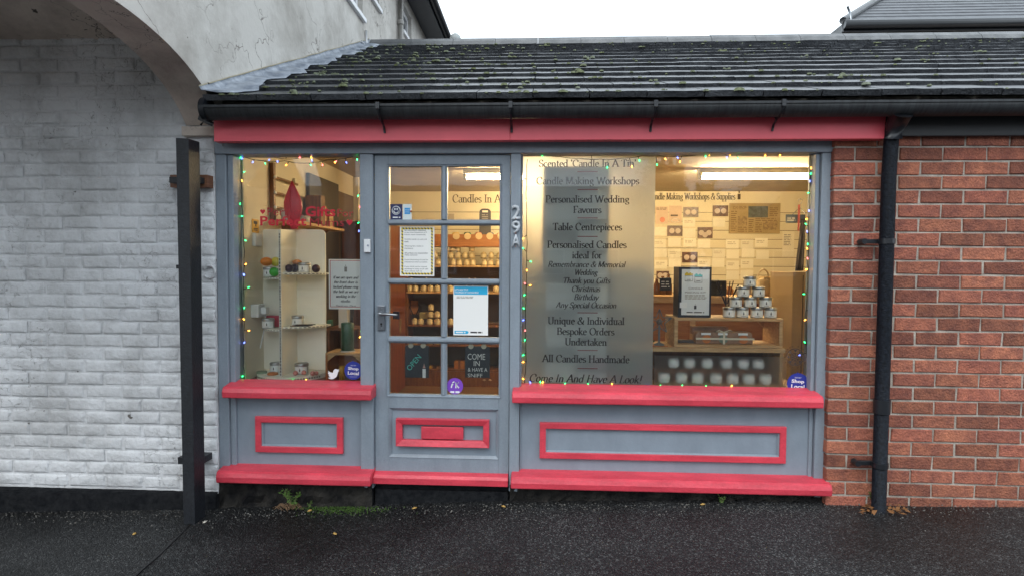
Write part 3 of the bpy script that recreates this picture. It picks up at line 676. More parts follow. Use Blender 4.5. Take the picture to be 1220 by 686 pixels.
mb.box(x0-6, x0-.001, -1.95, 9, 2.98, TOPZ)
obj('wall', mb, WREND, ab)
mb = MB()   # soffit of the arch
for i in range(n):
    a, b = prof[i], prof[i+1]; mb.face([(x0, a, zarch(a)), (x0, b, zarch(b)), (x1, b, zarch(b)), (x1, a, zarch(a))], True)
mb.face([(x0, ysn, -.1), (x0, ysn, zarch(ysn)), (x1, ysn, zarch(ysn)), (x1, ysn, -.1)])
obj('arch_soffit', mb, SOFFIT, ab)
mb = MB(); random.seed(4)    # corbelled springing stone
for k, (zz, dy) in enumerate(((2.205, .0), (2.18, .03), (2.15, .015))):
    mb.box(x0-.01, x1+.002*(k == 0)-.004, ysp-.03-dy+.03*k, ysp+.02, zz-.028, zz)
obj('corbel', mb, SOFFIT, ab, .006)
for (y0, y1, z0, z1) in WIN:
    mb = MB(); d_ = x1-.1
    def fr(a, b, c, d, w_):
        for q in ((a, a+w_, c, d), (b-w_, b, c, d), (a+w_, b-w_, c, c+w_), (a+w_, b-w_, d-w_, d)): mb.box(d_, d_+.05, q[0], q[1], q[2], q[3])
    fr(y0, y1, z0, z1, .06)
    if y1-y0 > .6: mb.box(d_, d_+.05, (y0+y1)/2-.03, (y0+y1)/2+.03, z0+.06, z1-.06)
    wf = obj('window', mb, WPL, ab, .004)
    mb = MB(); mb.box(d_+.01, d_+.014, y0+.05, y1-.05, z0+.05, z1-.05); obj('pane', mb, mat('dark_pane', (.03, .04, .05), .05, spec=1), wf)
    mb = MB(); mb.box(x1-.1, x1+.035, y0-.04, y1+.03, z0-.045, z0); obj('sill', mb, WPL, wf, .004)
# eaves
mb = MB(); mb.box(AX, AX+.30, -2.9, 9.2, 5.06, 5.10); mb.box(AX+.28, AX+.31, -2.9, 9.2, 5.0, 5.16); obj('eaves_soffit', mb, mat('eaves_dark', (.05, .055, .065), .5), ab)
mb = MB(); mb.tube([(AX+.36, -2.9, 5.10), (AX+.36, 9.25, 5.06)], .055, 10); obj('eaves_gutter', mb, BLACK, ab)
mb = MB(); mb.hexa([(AX+.34, -2.9, 5.17), (AX+.34, 9.2, 5.17), (AX-6, 9.2, 7.6), (AX-6, -2.9, 7.6), (AX+.34, -2.9, 5.2), (AX+.34, 9.2, 5.2), (AX-6, 9.2, 7.64), (AX-6, -2.9, 7.64)]); obj('roof', mb, TILEM, ab)
yp = PY(0, 0).y
mb = MB(); mb.tube([(AX+.045, 4.12, 3.9), (AX+.045, 4.12, 4.95), (AX+.2, 4.12, 5.02), (AX+.34, 4.12, 5.05)], .035, 10); mb.cyl((AX+.045, 4.12, 4.5), .045, .05, 12); obj('rainwater_pipe', mb, mat('pipe_grey', (.35, .34, .32), .5), ab)
mb = MB(); mb.tube([(AX+.015, 2.73, 3.87), (AX+.015, 2.74, 3.68)], .012, 8); mb.tube([(AX+.02, 2.55, 3.69), (AX+.02, 2.95, 3.71)], .01, 8); obj('overflow_pipe', mb, WPL, ab)
# cable hooked round the corner, above the gutter's end
mb = MB(); c1 = PY(236, 106, -.12); mb.tube([(AX+.01, -.19, 2.41), (AX-.03, -.16, 2.415), (AX-.045, -.15, 2.39), (AX-.05, -.14, 2.30), (AX-.03, -.13, 2.24), (AX-.08, -.12, 2.2)], .006, 6); obj('cable', mb, BLACK, ab)
# passage ceiling
mb = MB(); v = []; f = []
for i in range(13):
    y = -1.95+1.93*i/12; z = 2.72+.22*math.sin(math.pi*i/12)
    v += [(AX-AT-.001, y, z), (-5.6, y, z)]
for i in range(12): f.append((2*i, 2*i+1, 2*i+3, 2*i+2))
mb.mesh(v, f, True); obj('passage_vault', mb, SOFFIT, ab)
mb = MB(); mb.box(-5.65, -5.6, -1.95, 0, -.2, 3); obj('passage_end_wall', mb, SOFFIT, ab)

# ---------------------------------------------------------------- shop roof
RY0, RZ0, PIT = -.235, 2.283, R(25.0); NR = 13; GA = 3.45/NR
roof = thing('shop_roof', 'low pitched roof of dark interlocking tiles dotted with moss above the shopfront', 'tiled roof', (AX, RY0, RZ0))
su = Vector((0, math.cos(PIT), math.sin(PIT))); nu = Vector((0, -math.sin(PIT), math.cos(PIT)))
TW = .30
def tile_mesh(seed):
    random.seed(seed); L_ = GA+.05; th = .026; g_ = .0026; mb = MB()
    # local: x width, along slope; front edge lifted so each course oversails the one below
    def P(x, s, h): return tuple(Vector((x, 0, 0))+su*s+nu*h)
    n = 6; T = []; B = []; F = []
    for i in range(n+1):
        x = g_+(TW-2*g_)*i/n; e = random.uniform(-.004, .003); T.append((P(x, e, th+.026+random.uniform(-.0012, .0012)), P(x, L_, th+.000))); B.append(P(x, e, .022+random.uniform(-.003, .0)))
    v = []; f = []
    for i in range(n+1): v += [T[i][0], T[i][1], B[i]]
    for i in range(n):
        a = 3*i; f.append((a, a+3, a+4, a+1)); f.append((a+2, a+5, a+3, a))
    f.append((0, 1, 2)); f.append((3*n, 3*n+2, 3*n+1)); mb.mesh(v, f); return mb.data('roof_tile', TILEM)
tms = [tile_mesh(80+i) for i in range(6)]
random.seed(12); cnt = 0; tilepos = []
for r_ in range(NR):
    off = (.5*TW if r_ % 2 else 0)+random.uniform(-.01, .01); x = AX+.012-off
    d = RY0+3.35+r_*GA*math.cos(PIT); xmax = .86*d+.38
    while x < xmax:
        xs_ = max(x, AX+.0)
        o = bpy.data.objects.new('roof_tile', random.choice(tms)); 
        b_ = Vector((x, RY0, RZ0))+su*(r_*GA)
        if x >= AX:
            link(o, roof, b_+nu*random.uniform(-.002, .002)); o.rotation_euler = (random.uniform(-.004, .004), 0, random.uniform(-.005, .005)); cnt += 1
        else: 
            o.scale = ((TW-(AX-x)-.003)/TW, 1, 1); link(o, roof, (AX+.003, b_.y, b_.z))
        tilepos.append((x, r_)); x += TW
# boarding below the tiles closes every gap
mb = MB(); a = Vector((AX+.002, RY0+.06, RZ0))+nu*-.02; L_ = 3.47
v = [a, a+Vector((7.5, 0, 0)), a+Vector((7.5, 0, 0))+su*L_, a+su*L_]; v = [p-nu*.02 for p in v]+v
mb.hexa(v); obj('roof_boarding', mb, DARKW, roof)
ry, rz_ = (Vector((0, RY0, RZ0))+su*3.45).y, (Vector((0, RY0, RZ0))+su*3.45).z
mb = MB(); mb.face([(AX, ry+.02, rz_+.0), (5.7, ry+.02, rz_+.0), (5.7, ry+3.5, rz_-1.6), (AX, ry+3.5, rz_-1.6)]); mb.face([(5.68, .1, .1), (5.68, ry, rz_), (5.68, ry+3.5, rz_-1.6), (5.68, ry+3.5, .1)]); obj('rear_slope', mb, TILEM, roof)
# ridge tiles
mb = MB(); hw = .13; h_ = .07; sg = [( -hw, -.045), (-hw*.75, .01), (-hw*.35, h_*.8), (0, h_), (hw*.35, h_*.8), (hw*.75, .01), (hw, -.045)]
v = []; f = []
for xx in (0.002, .448):
    for (y, z) in sg: v.append((xx, y, z))
    for (y, z) in sg: v.append((xx, y*.85, z-.02))
for i in range(6): f += [(i, 14+i, 15+i, i+1), (i, i+1, i+8, i+7), (14+i, 21+i, 22+i, 15+i)]
f += [(0, 7, 21, 14)]
mb.mesh(v, f); rme = mb.data('ridge_tile', RIDGEM); x = AX+.02
while x < 5.6:
    o = bpy.data.objects.new('ridge_tile', rme); link(o, roof, (x, ry+.03, rz_+.035+random.uniform(-.003, .003))); x += .45
# lead flashing: an upstand on the wall and an apron dressed over the tile ends
mb = MB(); v = []; f = []; n = 78; random.seed(6)
for i in range(n+1):
    s_ = 3.48*i/n; p = Vector((0, RY0, RZ0))+su*s_; st_ = ((s_/GA) % 1.0); lift = .056-.024*st_
    wdt = .14+.08*(.5+.5*math.sin(i*.37))+random.uniform(-.02, .02)-.05*(s_/3.5)
    up = .062+random.uniform(-.004, .004)
    rows = [(AX+.004, nu*(up+.03)), (AX+.012+random.uniform(0, .004), nu*(.075)), (AX+.022+random.uniform(0, .012), nu*(lift+.018)), (AX+wdt*.5, nu*(lift+.010+random.uniform(-.004, .008))), (AX+wdt, nu*(lift+.003))]
    for xx, o_ in rows: q = p+o_; v.append((xx, q.y, q.z))
for i in range(n):
    for j in range(4): a = 5*i+j; f.append((a, a+5, a+6, a+1))
mb.mesh(v, f, True); o = obj('lead_flashing', mb, LEADM, roof); s_ = o.modifiers.new('s', 'SOLIDIFY'); s_.thickness = .003
# yellowish sealant bead along the top of the flashing
mb = MB(); mb.tube([tuple(Vector((AX+.005, RY0, RZ0))+su*(3.45*i/20)+nu*(.096+random.uniform(-.003, .003))) for i in range(21)], .004, 6); obj('sealant_bead', mb, mat('sealant', (.34, .30, .21), .7), roof)
# moss cushions (nobody could count them)
mb = MB(); random.seed(21)
def lump(c, r, h):
    n = 7; base = [(c.x+math.cos(2*math.pi*k/n)*r*random.uniform(.75, 1.2), c.y+math.sin(2*math.pi*k/n)*r*.7, c.z-.004) for k in range(n)]
    mid = [(c.x+math.cos(2*math.pi*k/n)*r*.7*random.uniform(.8, 1.2), c.y+math.sin(2*math.pi*k/n)*r*.45, c.z+h*.75) for k in range(n)]
    mb.mesh(base+mid+[(c.x, c.y, c.z+h)], [(k, (k+1) % n, n+(k+1) % n, n+k) for k in range(n)]+[(n+k, n+(k+1) % n, 2*n) for k in range(n)], True)
for k in range(640):
    r_ = random.randint(0, NR-1) if random.random() < .8 else 0
    d = RY0+3.35+r_*GA*math.cos(PIT)
    x = random.uniform(AX+.1, .88*d) if random.random() < .6 else AX+.15+abs(random.gauss(0, .9))
    if r_ == 0 and random.random() < .7: continue
    p = Vector((x, RY0, RZ0))+su*(r_*GA+random.choice([.002, .004, random.uniform(.01, .2)]))+nu*.05
    R_ = min(.022, abs(random.gauss(0, .006))+.004)
    lump(p, R_*1.5, R_*.8)
    if random.random() < .2:
        for q in range(4): lump(p+Vector((random.uniform(-.04, .04), random.uniform(-.01, .02), 0)), R_*.8, R_*.5)
for (px, py, r_) in [(380, 88, .05), (370, 98, .035), (664, 101, .035), (702, 69, .06), (996, 91, .07), (1008, 91, .05), (860, 61, .05), (398, 89, .04), (778, 96, .03)]:
    d = ray(px, py); p0 = Vector((0, RY0, RZ0))+nu*.045; t = (p0-CAMP).dot(nu)/d.dot(nu); p = CAMP+d*t
    for q in range(5): lump(p+Vector((random.uniform(-1, 1)*r_*.7, random.uniform(-.3, .3)*r_, -.004)), r_*.32, r_*.3)
obj('moss', mb, MOSS, roof, kind='stuff')
# mushroom vent seen over the ridge
mb = MB(); c = PY(542.5, 47, 3.6); mb.cyl((c.x, 3.6, 3.2), .045, c.z-3.2-.05, 14); mb.lathe((c.x, 3.6, c.z-.06), [(.05, 0), (.07, .01), (.07, .06), (.055, .1), (.02, .125), (.001, .13)], 14)
vn = obj('vent_cowl', mb, mat('vent_grey', (.35, .38, .38), .5)); tag(vn, 'small grey domed vent cowl poking above the ridge near the white building', 'vent cowl')

# ---------------------------------------------------------------- gutter and rainwater pipe
GY, GZ0 = -.212, 2.262
gx0 = X(241, 125, -.25); gut = thing('gutter', 'black half round gutter hung along the eaves above the red fascia', 'gutter', (gx0, GY, GZ0))
mb = MB(); n = 10; v = []; f = []; r1, r2 = .060, .055
gxe = 3.6
for xx in (gx0, gxe):
    for i in range(n+1): a = math.pi+math.pi*i/n; v.append((xx, GY+math.cos(a)*r1, GZ0+math.sin(a)*r1))
    for i in range(n+1): a = math.pi+math.pi*i/n; v.append((xx, GY+math.cos(a)*r2, GZ0+math.sin(a)*r2))
m2 = 2*(n+1)
for i in range(n): f += [(i, i+1, m2+i+1, m2+i), (n+1+i, m2+n+1+i, m2+n+2+i, n+2+i)]
f += [(0, m2, m2+n+1, n+1), (n, 2*n+1, m2+2*n+1, m2+n)]
f += [(i, n+1+i, n+2+i, i+1) for i in range(n)]
mb.mesh(v, f, True); mb.box(gx0, gxe, GY-.064, GY-.056, GZ0-.004, GZ0+.008)
GUTM = mat('gutter_black', (.010, .012, .015), .62, c2=(.035, .04, .045), vscale=9, stretch=(9, 1, 1), bump=.15, bscale=30)
obj('gutter_trough', mb, GUTM, gut)
mb = MB(); mb.cyl((gx0-.012, GY, GZ0), .064, .03, 20, 'x'); obj('stop_end', mb, BLACK, gut, .004)
mb = MB(); mb.tube([(gx0-.0, GY+.05, GZ0+.09), (gx0-.03, GY+.03, GZ0+.02), (gx0-.035, GY, GZ0-.05), (gx0+.02, GY+.03, GZ0-.075)], .014, 8); obj('cable_loop', mb, BLACK, gut)
for pxx in (449, 608, 782, 935):
    x = X(pxx, 128, -.29); mb = MB()
    mb.tube([(x, GY+math.cos(a)*.066, GZ0+math.sin(a)*.066) for a in [math.pi+math.pi*i/8 for i in range(9)]], .006, 6)
    mb.box(x-.010, x+.010, GY-.072, GY-.058, GZ0-.02, GZ0+.014)
    mb.tube([(x, GY+.02, GZ0-.066), (x, -.15, GZ0-.085), (x, -.134, GZ0-.115)], .007, 6)
    obj('gutter_bracket', mb, BLACK, gut)
mb = MB(); mb.box(gx0+.01, 3.6, -.19, -.131, 2.262, 2.272); obj('eaves_board', mb, DARKW, gut)
mb = MB(); mb.box(fx1+.03, 3.6, -.10, -.075, fz0+.02, 2.315); o = obj('end_fascia', mb, mat('black_fascia', (.02, .022, .026), .5), None, .003); tag(o, 'black painted fascia board beyond the red fascia, over the brick wall', 'fascia board')
# round downpipe on the right
dxp = X(1053, 300, -.13); dxb = X(1049, 560, -.13); dxm = (dxp+dxb)/2+.005
dp = thing('downpipe', 'round black spotted downpipe in front of the red brick wall', 'downpipe', (dxm, -.13, .0))
mb = MB(); mb.tube([(dxm+.005, -.15, 2.22), (dxm+.005, -.135, 2.12), (dxm, -.13, 1.9), (dxm, -.13, 1.0), (dxm, -.13, GZ(1.85)-.03)], .036, 16); obj('pipe', mb, SPOT, dp)
mb = MB(); mb.cyl((dxm, -.13, .62), .042, .075, 16); obj('pipe_collar', mb, BLACK, dp, .003)
mb = MB(); mb.tube([(dxm+.005, -.15, 2.10), (dxm+.005, -.165, 2.16), (dxm+.005, -.215, 2.22)], .046, 16, [.044, .046, .056]); obj('gutter_outlet', mb, BLACK, dp)
for zc in (Z(1050, 288, -.1), Z(1046, 551, -.1)):
    mb = MB(); mb.box(dxm-.11, dxm+.01, -.11, -.09, zc-.012, zc+.012); mb.cyl((dxm, -.13, zc-.014), .041, .028, 16); mb.cyl((dxm-.11, -.122, zc), .016, .05, 10, 'y'); obj('pipe_clip', mb, BLACK, dp, .002)

# ---------------------------------------------------------------- square black post on the left
pxf0, pxf1 = X(213, 400, -.27), X(226, 400, -.27)
gp = thing('gate_post', 'square black steel post standing against the white painted wall', 'post', (pxf0+.03, -.2, 0))
PY0, PY1 = -.255, -.15
zt = Z(220, 164.5, PY0); mb = MB(); xa, xb = pxf0, pxf1
mb.hexa([(xa, PY0, -.12), (xb+.004, PY0, -.12), (xb+.004, PY1, -.12), (xa, PY1, -.12), (xa-.01, PY0, zt), (xb-.0, PY0, zt-.004), (xb-.0, PY1, zt), (xa-.01, PY1, zt+.01)])
obj('post', mb, BLACKM, gp, .003)
mb = MB(); mb.box(xa-.035, xa+.0, -.17, -.150, Z(212, 322, -.2), Z(212, 300, -.2)); mb.box(xa-.02, xa-.004, -.256, -.17, Z(212, 318, -.2)-.01, Z(212, 318, -.2)+.012); obj('hinge_pin', mb, BLACKM, gp, .003)
zw = Z(225, 216, -.1)
mb = MB(); mb.box(X(205, 216, -.08), X(250, 216, -.08), -.10, -.042, zw-.036, zw+.036); obj('timber_packer', mb, mat('packer_wood', (.23, .10, .05), .6, c2=(.13, .055, .03), vscale=9, stretch=(2, 1, 9)), gp, .003)
mb = MB(); mb.box(X(207, 216, -.11), X(243, 216, -.11), -.152, -.102, zw-.017, zw+.017); obj('steel_strap', mb, BLACKM, gp, .002)
mb = MB(); mb.cyl((X(238, 216, -.11), -.162, zw), .011, .012, 6, 'y'); obj('bolt', mb, TINM, gp)
zw = Z(225, 545, -.1)
mb = MB(); mb.box(X(217, 545, -.11), X(246, 545, -.11), -.152, -.05, zw-.02, zw+.02); obj('steel_strap', mb, BLACKM, gp, .002)
mb = MB(); mb.cyl((X(240, 545, -.16), -.162, zw), .011, .012, 6, 'y'); obj('bolt', mb, BLACK, gp)

# ---------------------------------------------------------------- house behind on the right
hb = thing('slate_roofed_house', 'house with hipped dark slate roof rising behind the shop on the right', 'house', (8, 12, 0))
HY = 6.6; d0 = PY(1004, 39, HY); hx0, hz = d0.x, d0.z; HX1 = hx0+9
mb = MB(); mb.box(hx0+.35, HX1, HY+.4, HY+8, 0, hz); obj('wall', mb, mat('far_render', (.45, .4, .36), .8), hb)
mb = MB(); mb.hexa([(hx0, HY, hz), (HX1, HY, hz), (HX1, HY+8.8, hz), (hx0, HY+8.8, hz), (hx0, HY, hz+.02), (HX1, HY, hz+.02), (HX1, HY+8.8, hz+.02), (hx0, HY+8.8, hz+.02)])
mb.box(hx0, HX1, HY-.02, HY+.02, hz, hz+.14); mb.tube([(hx0-.02, HY-.08, hz+.1), (HX1, HY-.08, hz+.1)], .07, 10); obj('eaves_gutter', mb, BLACK, hb)
SL = mat('slates', (.11, .12, .135), .5, c2=(.065, .07, .08), vscale=5, objrand=.15, bump=.3)
# hip: rows of slates as real steps
rise = .72; nrow = 26; run = 4.3
mb = MB()
for i in range(nrow):
    y0 = HY+run*i/nrow; y1 = HY+run*(i+1)/nrow+.02; z0 = hz+.16+run*rise*i/nrow; z1 = z0+run*rise/nrow+.01; xo = hx0+.02+(run*i/nrow); xo1 = hx0+.02+(run*(i+1)/nrow)
    mb.mesh([(xo, y0, z0), (HX1, y0, z0), (HX1, y1, z1-.018), (xo1, y1, z1-.018), (xo, y0, z0-.03), (HX1, y0, z0-.03)], [(0, 1, 2, 3), (4, 5, 1, 0)])
    # side slope
    mb.mesh([(xo, y0, z0), (xo1, y1, z1-.018), (xo1, HY+8.8-(y1-HY), z1-.018), (xo, HY+8.8-(y0-HY), z0)], [(0, 1, 2, 3)])
obj('slate_roof', mb, SL, hb)
mb = MB(); mb.tube([(hx0, HY, hz+.19), (hx0+run, HY+run, hz+.19+run*rise)], .06, 8); obj('hip_tiles', mb, RIDGEM, hb)
mb = MB(); c = PY(1013, 24, HY-.02); mb.tube([(c.x+.03, HY, hz+.14), (c.x+.0, HY, hz+.32), (c.x-.04, HY, hz+.42)], .018, 6); obj('hip_iron', mb, IRON, hb)

# ---------------------------------------------------------------- houses and trees across the road (seen in the glass)
FARW = mat('far_house_render', (.17, .125, .095), .8); FARB = mat('far_house_brick', (.24, .12, .085), .85, var=.2, vscale=3); FARR = mat('far_roof', (.07, .065, .065), .6)
def far_house(x0, x1, yf, ze, zr, m, gable, label, chx=None):
    t = thing('terraced_house', label, 'house', ((x0+x1)/2, yf-4, 0)); D_ = 8
    mb = MB(); mb.box(x0, x1, yf-D_, yf, -.3, ze)
    if gable: mb.prism([(x0, ze), (x1, ze), ((x0+x1)/2, zr)], yf-D_, yf, 'y')
    obj('wall', mb, m, t); mb = MB()
    if gable:
        xm = (x0+x1)/2
        for a in (x0-.3, x1+.3): mb.hexa([(a, yf-D_, ze-.1), (a, yf+.3, ze-.1), (xm, yf+.3, zr), (xm, yf-D_, zr), (a, yf-D_, ze+.1), (a, yf+.3, ze+.1), (xm, yf+.3, zr+.2), (xm, yf-D_, zr+.2)])
    else:
        ym = yf-D_/2
        for a in (yf+.3, yf-D_-.3): mb.hexa([(x0-.2, a, ze-.1), (x1+.2, a, ze-.1), (x1+.2, ym, zr), (x0-.2, ym, zr), (x0-.2, a, ze+.08), (x1+.2, a, ze+.08), (x1+.2, ym, zr+.2), (x0-.2, ym, zr+.2)])
    rf = obj('roof', mb, FARR, t)
    if chx is not None:
        zc = zr+1.3; ym = yf-D_/2; mb = MB(); mb.box(chx-.65, chx+.65, ym-.4, ym+.4, ze, zc); mb.box(chx-.72, chx+.72, ym-.47, ym+.47, zc-.12, zc); c_ = obj('chimney', mb, m, t)
        for k in range(3): mb = MB(); mb.cyl((chx-.42+.42*k, ym, zc), .14, .42, 12, r2=.11); obj('chimney_pot', mb, mat('pot', (.3, .13, .07), .8), c_)
    n = max(1, int((x1-x0)/2.4))
    for fl in (1.0, 3.5):
        for k in range(n):
            xc = x0+(x1-x0)*(k+.5)/n
            if fl+1.3 > ze: continue
            mb = MB(); mb.frame(xc-.55, xc+.55, fl, fl+1.25, .07, yf+.06, yf); 
            # frame faces the road
            w_ = obj('window', mb, WPL, t); mb = MB(); mb.box(xc-.5, xc+.5, yf+.01, yf+.03, fl+.05, fl+1.2); obj('pane', mb, mat('dark_pane', (.03, .04, .05), .05, spec=1), w_)
    return t
def VX(px, py, D): return PY(px, py, D)
YH = -25
a1 = VX(815, 224, 25); a2 = VX(806, 200, 29)
far_house(-14, a1.x+.4, YH, 3.6, VX(800, 226, 29).z, FARW, False, 'brown rendered terraced house across the road with the chimney near its end', a2.x-.3)
far_house(VX(905, 230, 25).x, VX(905, 230, 25).x+7.5, YH, 3.4, VX(975, 170, 25).z+.6, FARW, True, 'tall gabled house across the road facing the right window')
far_house(-24, -14.8, YH, 5.4, 8.2, FARB, False, 'brick terraced house across the road at the far left', -22)
far_house(24, 34, YH-2, 5.0, 7.6, FARB, False, 'brick terraced house across the road at the far right', 30)
mb = MB(); mb.box(-60, 60, -26, -20, -.35, .1); obj('far_pavement', mb, mat('paving_concrete', (.10, .10, .10), .8), kind='structure')
def tree(x, y, h, r, seed, label):
    random.seed(seed); t = thing('street_tree', label, 'tree', (x, y, 0)); mb = MB()
    mb.tube([(x, y, -.2), (x+.1, y, h*.3), (x-.1, y+.1, h*.55), (x, y, h*.8)], .1, 8, [.22, .17, .12, .05])
    for k in range(7):
        a = random.uniform(0, 6.28); z = h*random.uniform(.35, .6); mb.tube([(x, y, z), (x+math.cos(a)*r*.5, y+math.sin(a)*r*.5, z+h*.15), (x+math.cos(a)*r*.8, y+math.sin(a)*r*.8, z+h*.25)], .05, 5, [.08, .05, .02])
    obj('trunk', mb, mat('bark', (.08, .06, .045), .9), t); mb = MB()
    cs_ = [(x+random.gauss(0, r*.45), y+random.gauss(0, r*.45), h*.68+random.gauss(0, h*.15)) for _ in range(28)]
    for k in range(3200):
        c = random.choice(cs_); q = Vector((c[0]+random.gauss(0, r*.16), c[1]+random.gauss(0, r*.16), c[2]+random.gauss(0, h*.05)))
        u = Vector((random.gauss(0, 1), random.gauss(0, 1), random.gauss(0, 1))).normalized(); w_ = u.cross(Vector((random.gauss(0, 1), .3, 1))).normalized(); s_ = random.uniform(.05, .12)
        mb.face([q-u*s_-w_*s_*.5, q+u*s_-w_*s_*.5, q+u*s_+w_*s_*.5, q-u*s_+w_*s_*.5])
    obj('crown', mb, mat('leaves', (.05, .075, .025), .7, var=.4, vscale=2), t)
tree(VX(786, 220, 22).x, -22, VX(786, 203, 22).z+.5, 1.3, 1, 'small bushy tree across the road beside the chimney house')
tree(VX(850, 232, 22).x, -22, VX(850, 226, 22).z, 1.5, 2, 'low tree across the road between the two rendered houses')
tree(VX(885, 232, 22).x, -22.6, VX(890, 222, 22).z, 1.5, 3, 'feathery tree across the road in front of the gabled house')
# ---------------------------------------------------------------- ceiling tube lights (lit)
TUBE = mat('lit_tube', (1, 1, 1), .5, emit=(1, .74, .40), estr=118)
def tube_light(xa, xb, y, z, label):
    t = thing('tube_light', label, 'tube light', ((xa+xb)/2, y, z), 'strip lights on the shop ceiling')
    mb = MB(); mb.box(xa-.03, xb+.03, y-.035, y+.035, CZ-.045, CZ-.001); obj('housing', mb, mat('light_housing', (.6, .58, .5), .5), t, .003)
    for xx in (xa-.03, xb): mb = MB(); mb.box(xx, xx+.03, y-.02, y+.02, z-.02, CZ-.046); obj('end_cap', mb, mat('light_housing', (.6, .58, .5), .5), t)
    mb = MB(); mb.cyl((xa, y, z), .016, xb-xa, 14, 'x'); obj('tube', mb, TUBE, t)
LY = 1.75
zt_ = CZ-.075
tube_light(X(836, 207, LY), X(963, 207, LY), LY, zt_, 'lit white strip light on the ceiling seen in the right window')
tube_light(X(556, 211, LY), X(650, 211, LY), LY, zt_, 'lit strip light on the ceiling seen through the door glass')
tube_light(X(620, 205, .7), X(720, 205, .7), 2.6, zt_, 'added lit strip light further back, behind the frosted film')  # extra lamp added to the room; only the other two tubes are seen

# ---------------------------------------------------------------- wall lettering inside
YB = BY-.002
mb = serif_text("Candles In A Tin", X(539, 236, YB), X(615, 236, YB), Z(565, 241.5, YB), .088, YB, .12)
o = obj('wall_lettering', mb, INKB); tag(o, 'dark lettering Candles In A Tin painted on the boarded back wall', 'lettering')
mb = serif_text("Candle Making Workshops & Supplies", X(773.5, 236, YB), X(876, 236, YB), Z(825, 238, YB), .072, YB, .12)
o = obj('wall_lettering', mb, INKB); tag(o, 'dark lettering Candle Making Workshops & Supplies on the back wall in the right window', 'lettering')
mb = MB(); x = X(880.5, 235, YB); z = Z(880, 238, YB); mb.box(x-.016, x+.016, YB-.002, YB, z, z+.062); mb.lathe((x, YB-.002, z+.07), [(.001, 0), (.01, .012), (.001, .034)], 6, sy=.1); o = obj('candle_emblem', mb, INKB); tag(o, 'small dark candle emblem after the word Supplies on the back wall', 'emblem')

# ---------------------------------------------------------------- papers and photos on the back wall
PHO = mat('photo_dark', (.045, .018, .012), .35, c2=(.16, .08, .06), vscale=30)
NOTE = mat('note_paper', (.80, .75, .62), .7, objrand=.06)
PINKP = mat('pink_paper', (.66, .50, .38), .7); NEWS = mat('old_newspaper', (.42, .31, .16), .75, c2=(.33, .24, .11), vscale=8)
def card(name, px0, px1, py0, py1, m, label, cat, group=None, y=YB, parent=None, th=.003):
    xm, ym = (px0+px1)/2, (py0+py1)/2
    mb = MB(); mb.box(X(px0, ym, y), X(px1, ym, y), y-th, y-.0002, Z(xm, py1, y), Z(xm, py0, y)); o = obj(name, mb, m, parent)
    if label: tag(o, label, cat, group)
    return o
def bars(px0, px1, py0, py1, y, n, m, parent, lab='print', fill=.5, ragged=.25):
    """rows of tiny print as thin ink bars broken into words"""
    mb = MB(); random.seed(int(px0*7+py0)); xa, xb = X(px0, py0, y), X(px1, py0, y); zt, zb_ = Z(px0, py0, y), Z(px0, py1, y); h = (zt-zb_)/n
    for i in range(n):
        z = zt-h*(i+.5); x = xa; e = xb-(xb-xa)*random.uniform(0, ragged)
        while x < e:
            l = min(e-x, random.uniform(1.2, 4)*h); mb.face([(x, y, z-h*fill/2), (x+l, y, z-h*fill/2), (x+l, y, z+h*fill/2), (x, y, z+h*fill/2)]); x += l+h*.5
    return obj(lab, mb, m, parent)
GREYI = mat('grey_print', (.25, .23, .2), .7)
for i, (a, b, c, d, lb) in enumerate([(814, 832, 247, 259, 'landscape photo of a dish, top row left of centre'), (849, 867.5, 245, 258, 'landscape photo of a pale dish beside the framed newspaper'), (795, 813, 269, 281.5, 'photo of two round tins in the second row of cards'), (831, 849, 271, 284, 'photo of three round tins in the second row of cards'), (812.5, 831, 300.5, 313, 'photo of two pink round tins low on the boarded wall'), (782, 797, 323, 333, 'dark photo of tins just left of the candle kit box')]):
    o = card('photo', a, b, c, d, PHO, lb, 'photo')
    mb = MB(); 
    for k in range(2 if i != 3 else 3): # dishes in the picture
        cx = X(a+(b-a)*(.3+.4*k) if i != 3 else a+(b-a)*(.25+.25*k), (c+d)/2, YB); cz = Z(a, c+(d-c)*(.5 if i != 3 or k != 1 else .7), YB); mb.cyl((cx, YB-.0042, cz), .03, .001, 14, 'y')
    obj('print', mb, mat('photo_tins', (.55, .45, .38), .5), o)
o = card('poster', 781, 796, 246.5, 267, PINKP, 'pinkish printed sheet at the left end of the top row of cards', 'poster'); bars(782, 795, 247.5, 250.5, YB-.0035, 2, INKB, o); mb = MB(); cx = X(789, 263, YB); mb.cyl((cx, YB-.004, Z(789, 262, YB)), .03, .001, 12, 'y'); obj('print', mb, mat('salmon', (.6, .22, .14), .6), o)
o = card('poster', 797, 812, 245.5, 266, PINKP, 'printed sheet with an oval, second in the top row of cards', 'poster'); bars(799, 810, 255, 259, YB-.0035, 1, INKB, o); mb = MB(); mb.tube([(X(804.5, 262, YB)+math.cos(a*.5)*.045, YB-.005, Z(804, 263, YB)+math.sin(a*.5)*.02) for a in range(14)], .003, 5); obj('print', mb, WHITE, o)
random.seed(3)
busy = [(814, 832, 247, 259), (849, 867.5, 245, 258), (795, 813, 269, 281.5), (831, 849, 271, 284), (812.5, 831, 300.5, 313), (782, 797, 323, 333), (781, 812, 245, 268)]
nn = 0; OR8 = ['first', 'second', 'third', 'fourth', 'fifth', 'sixth', 'seventh', 'eighth']
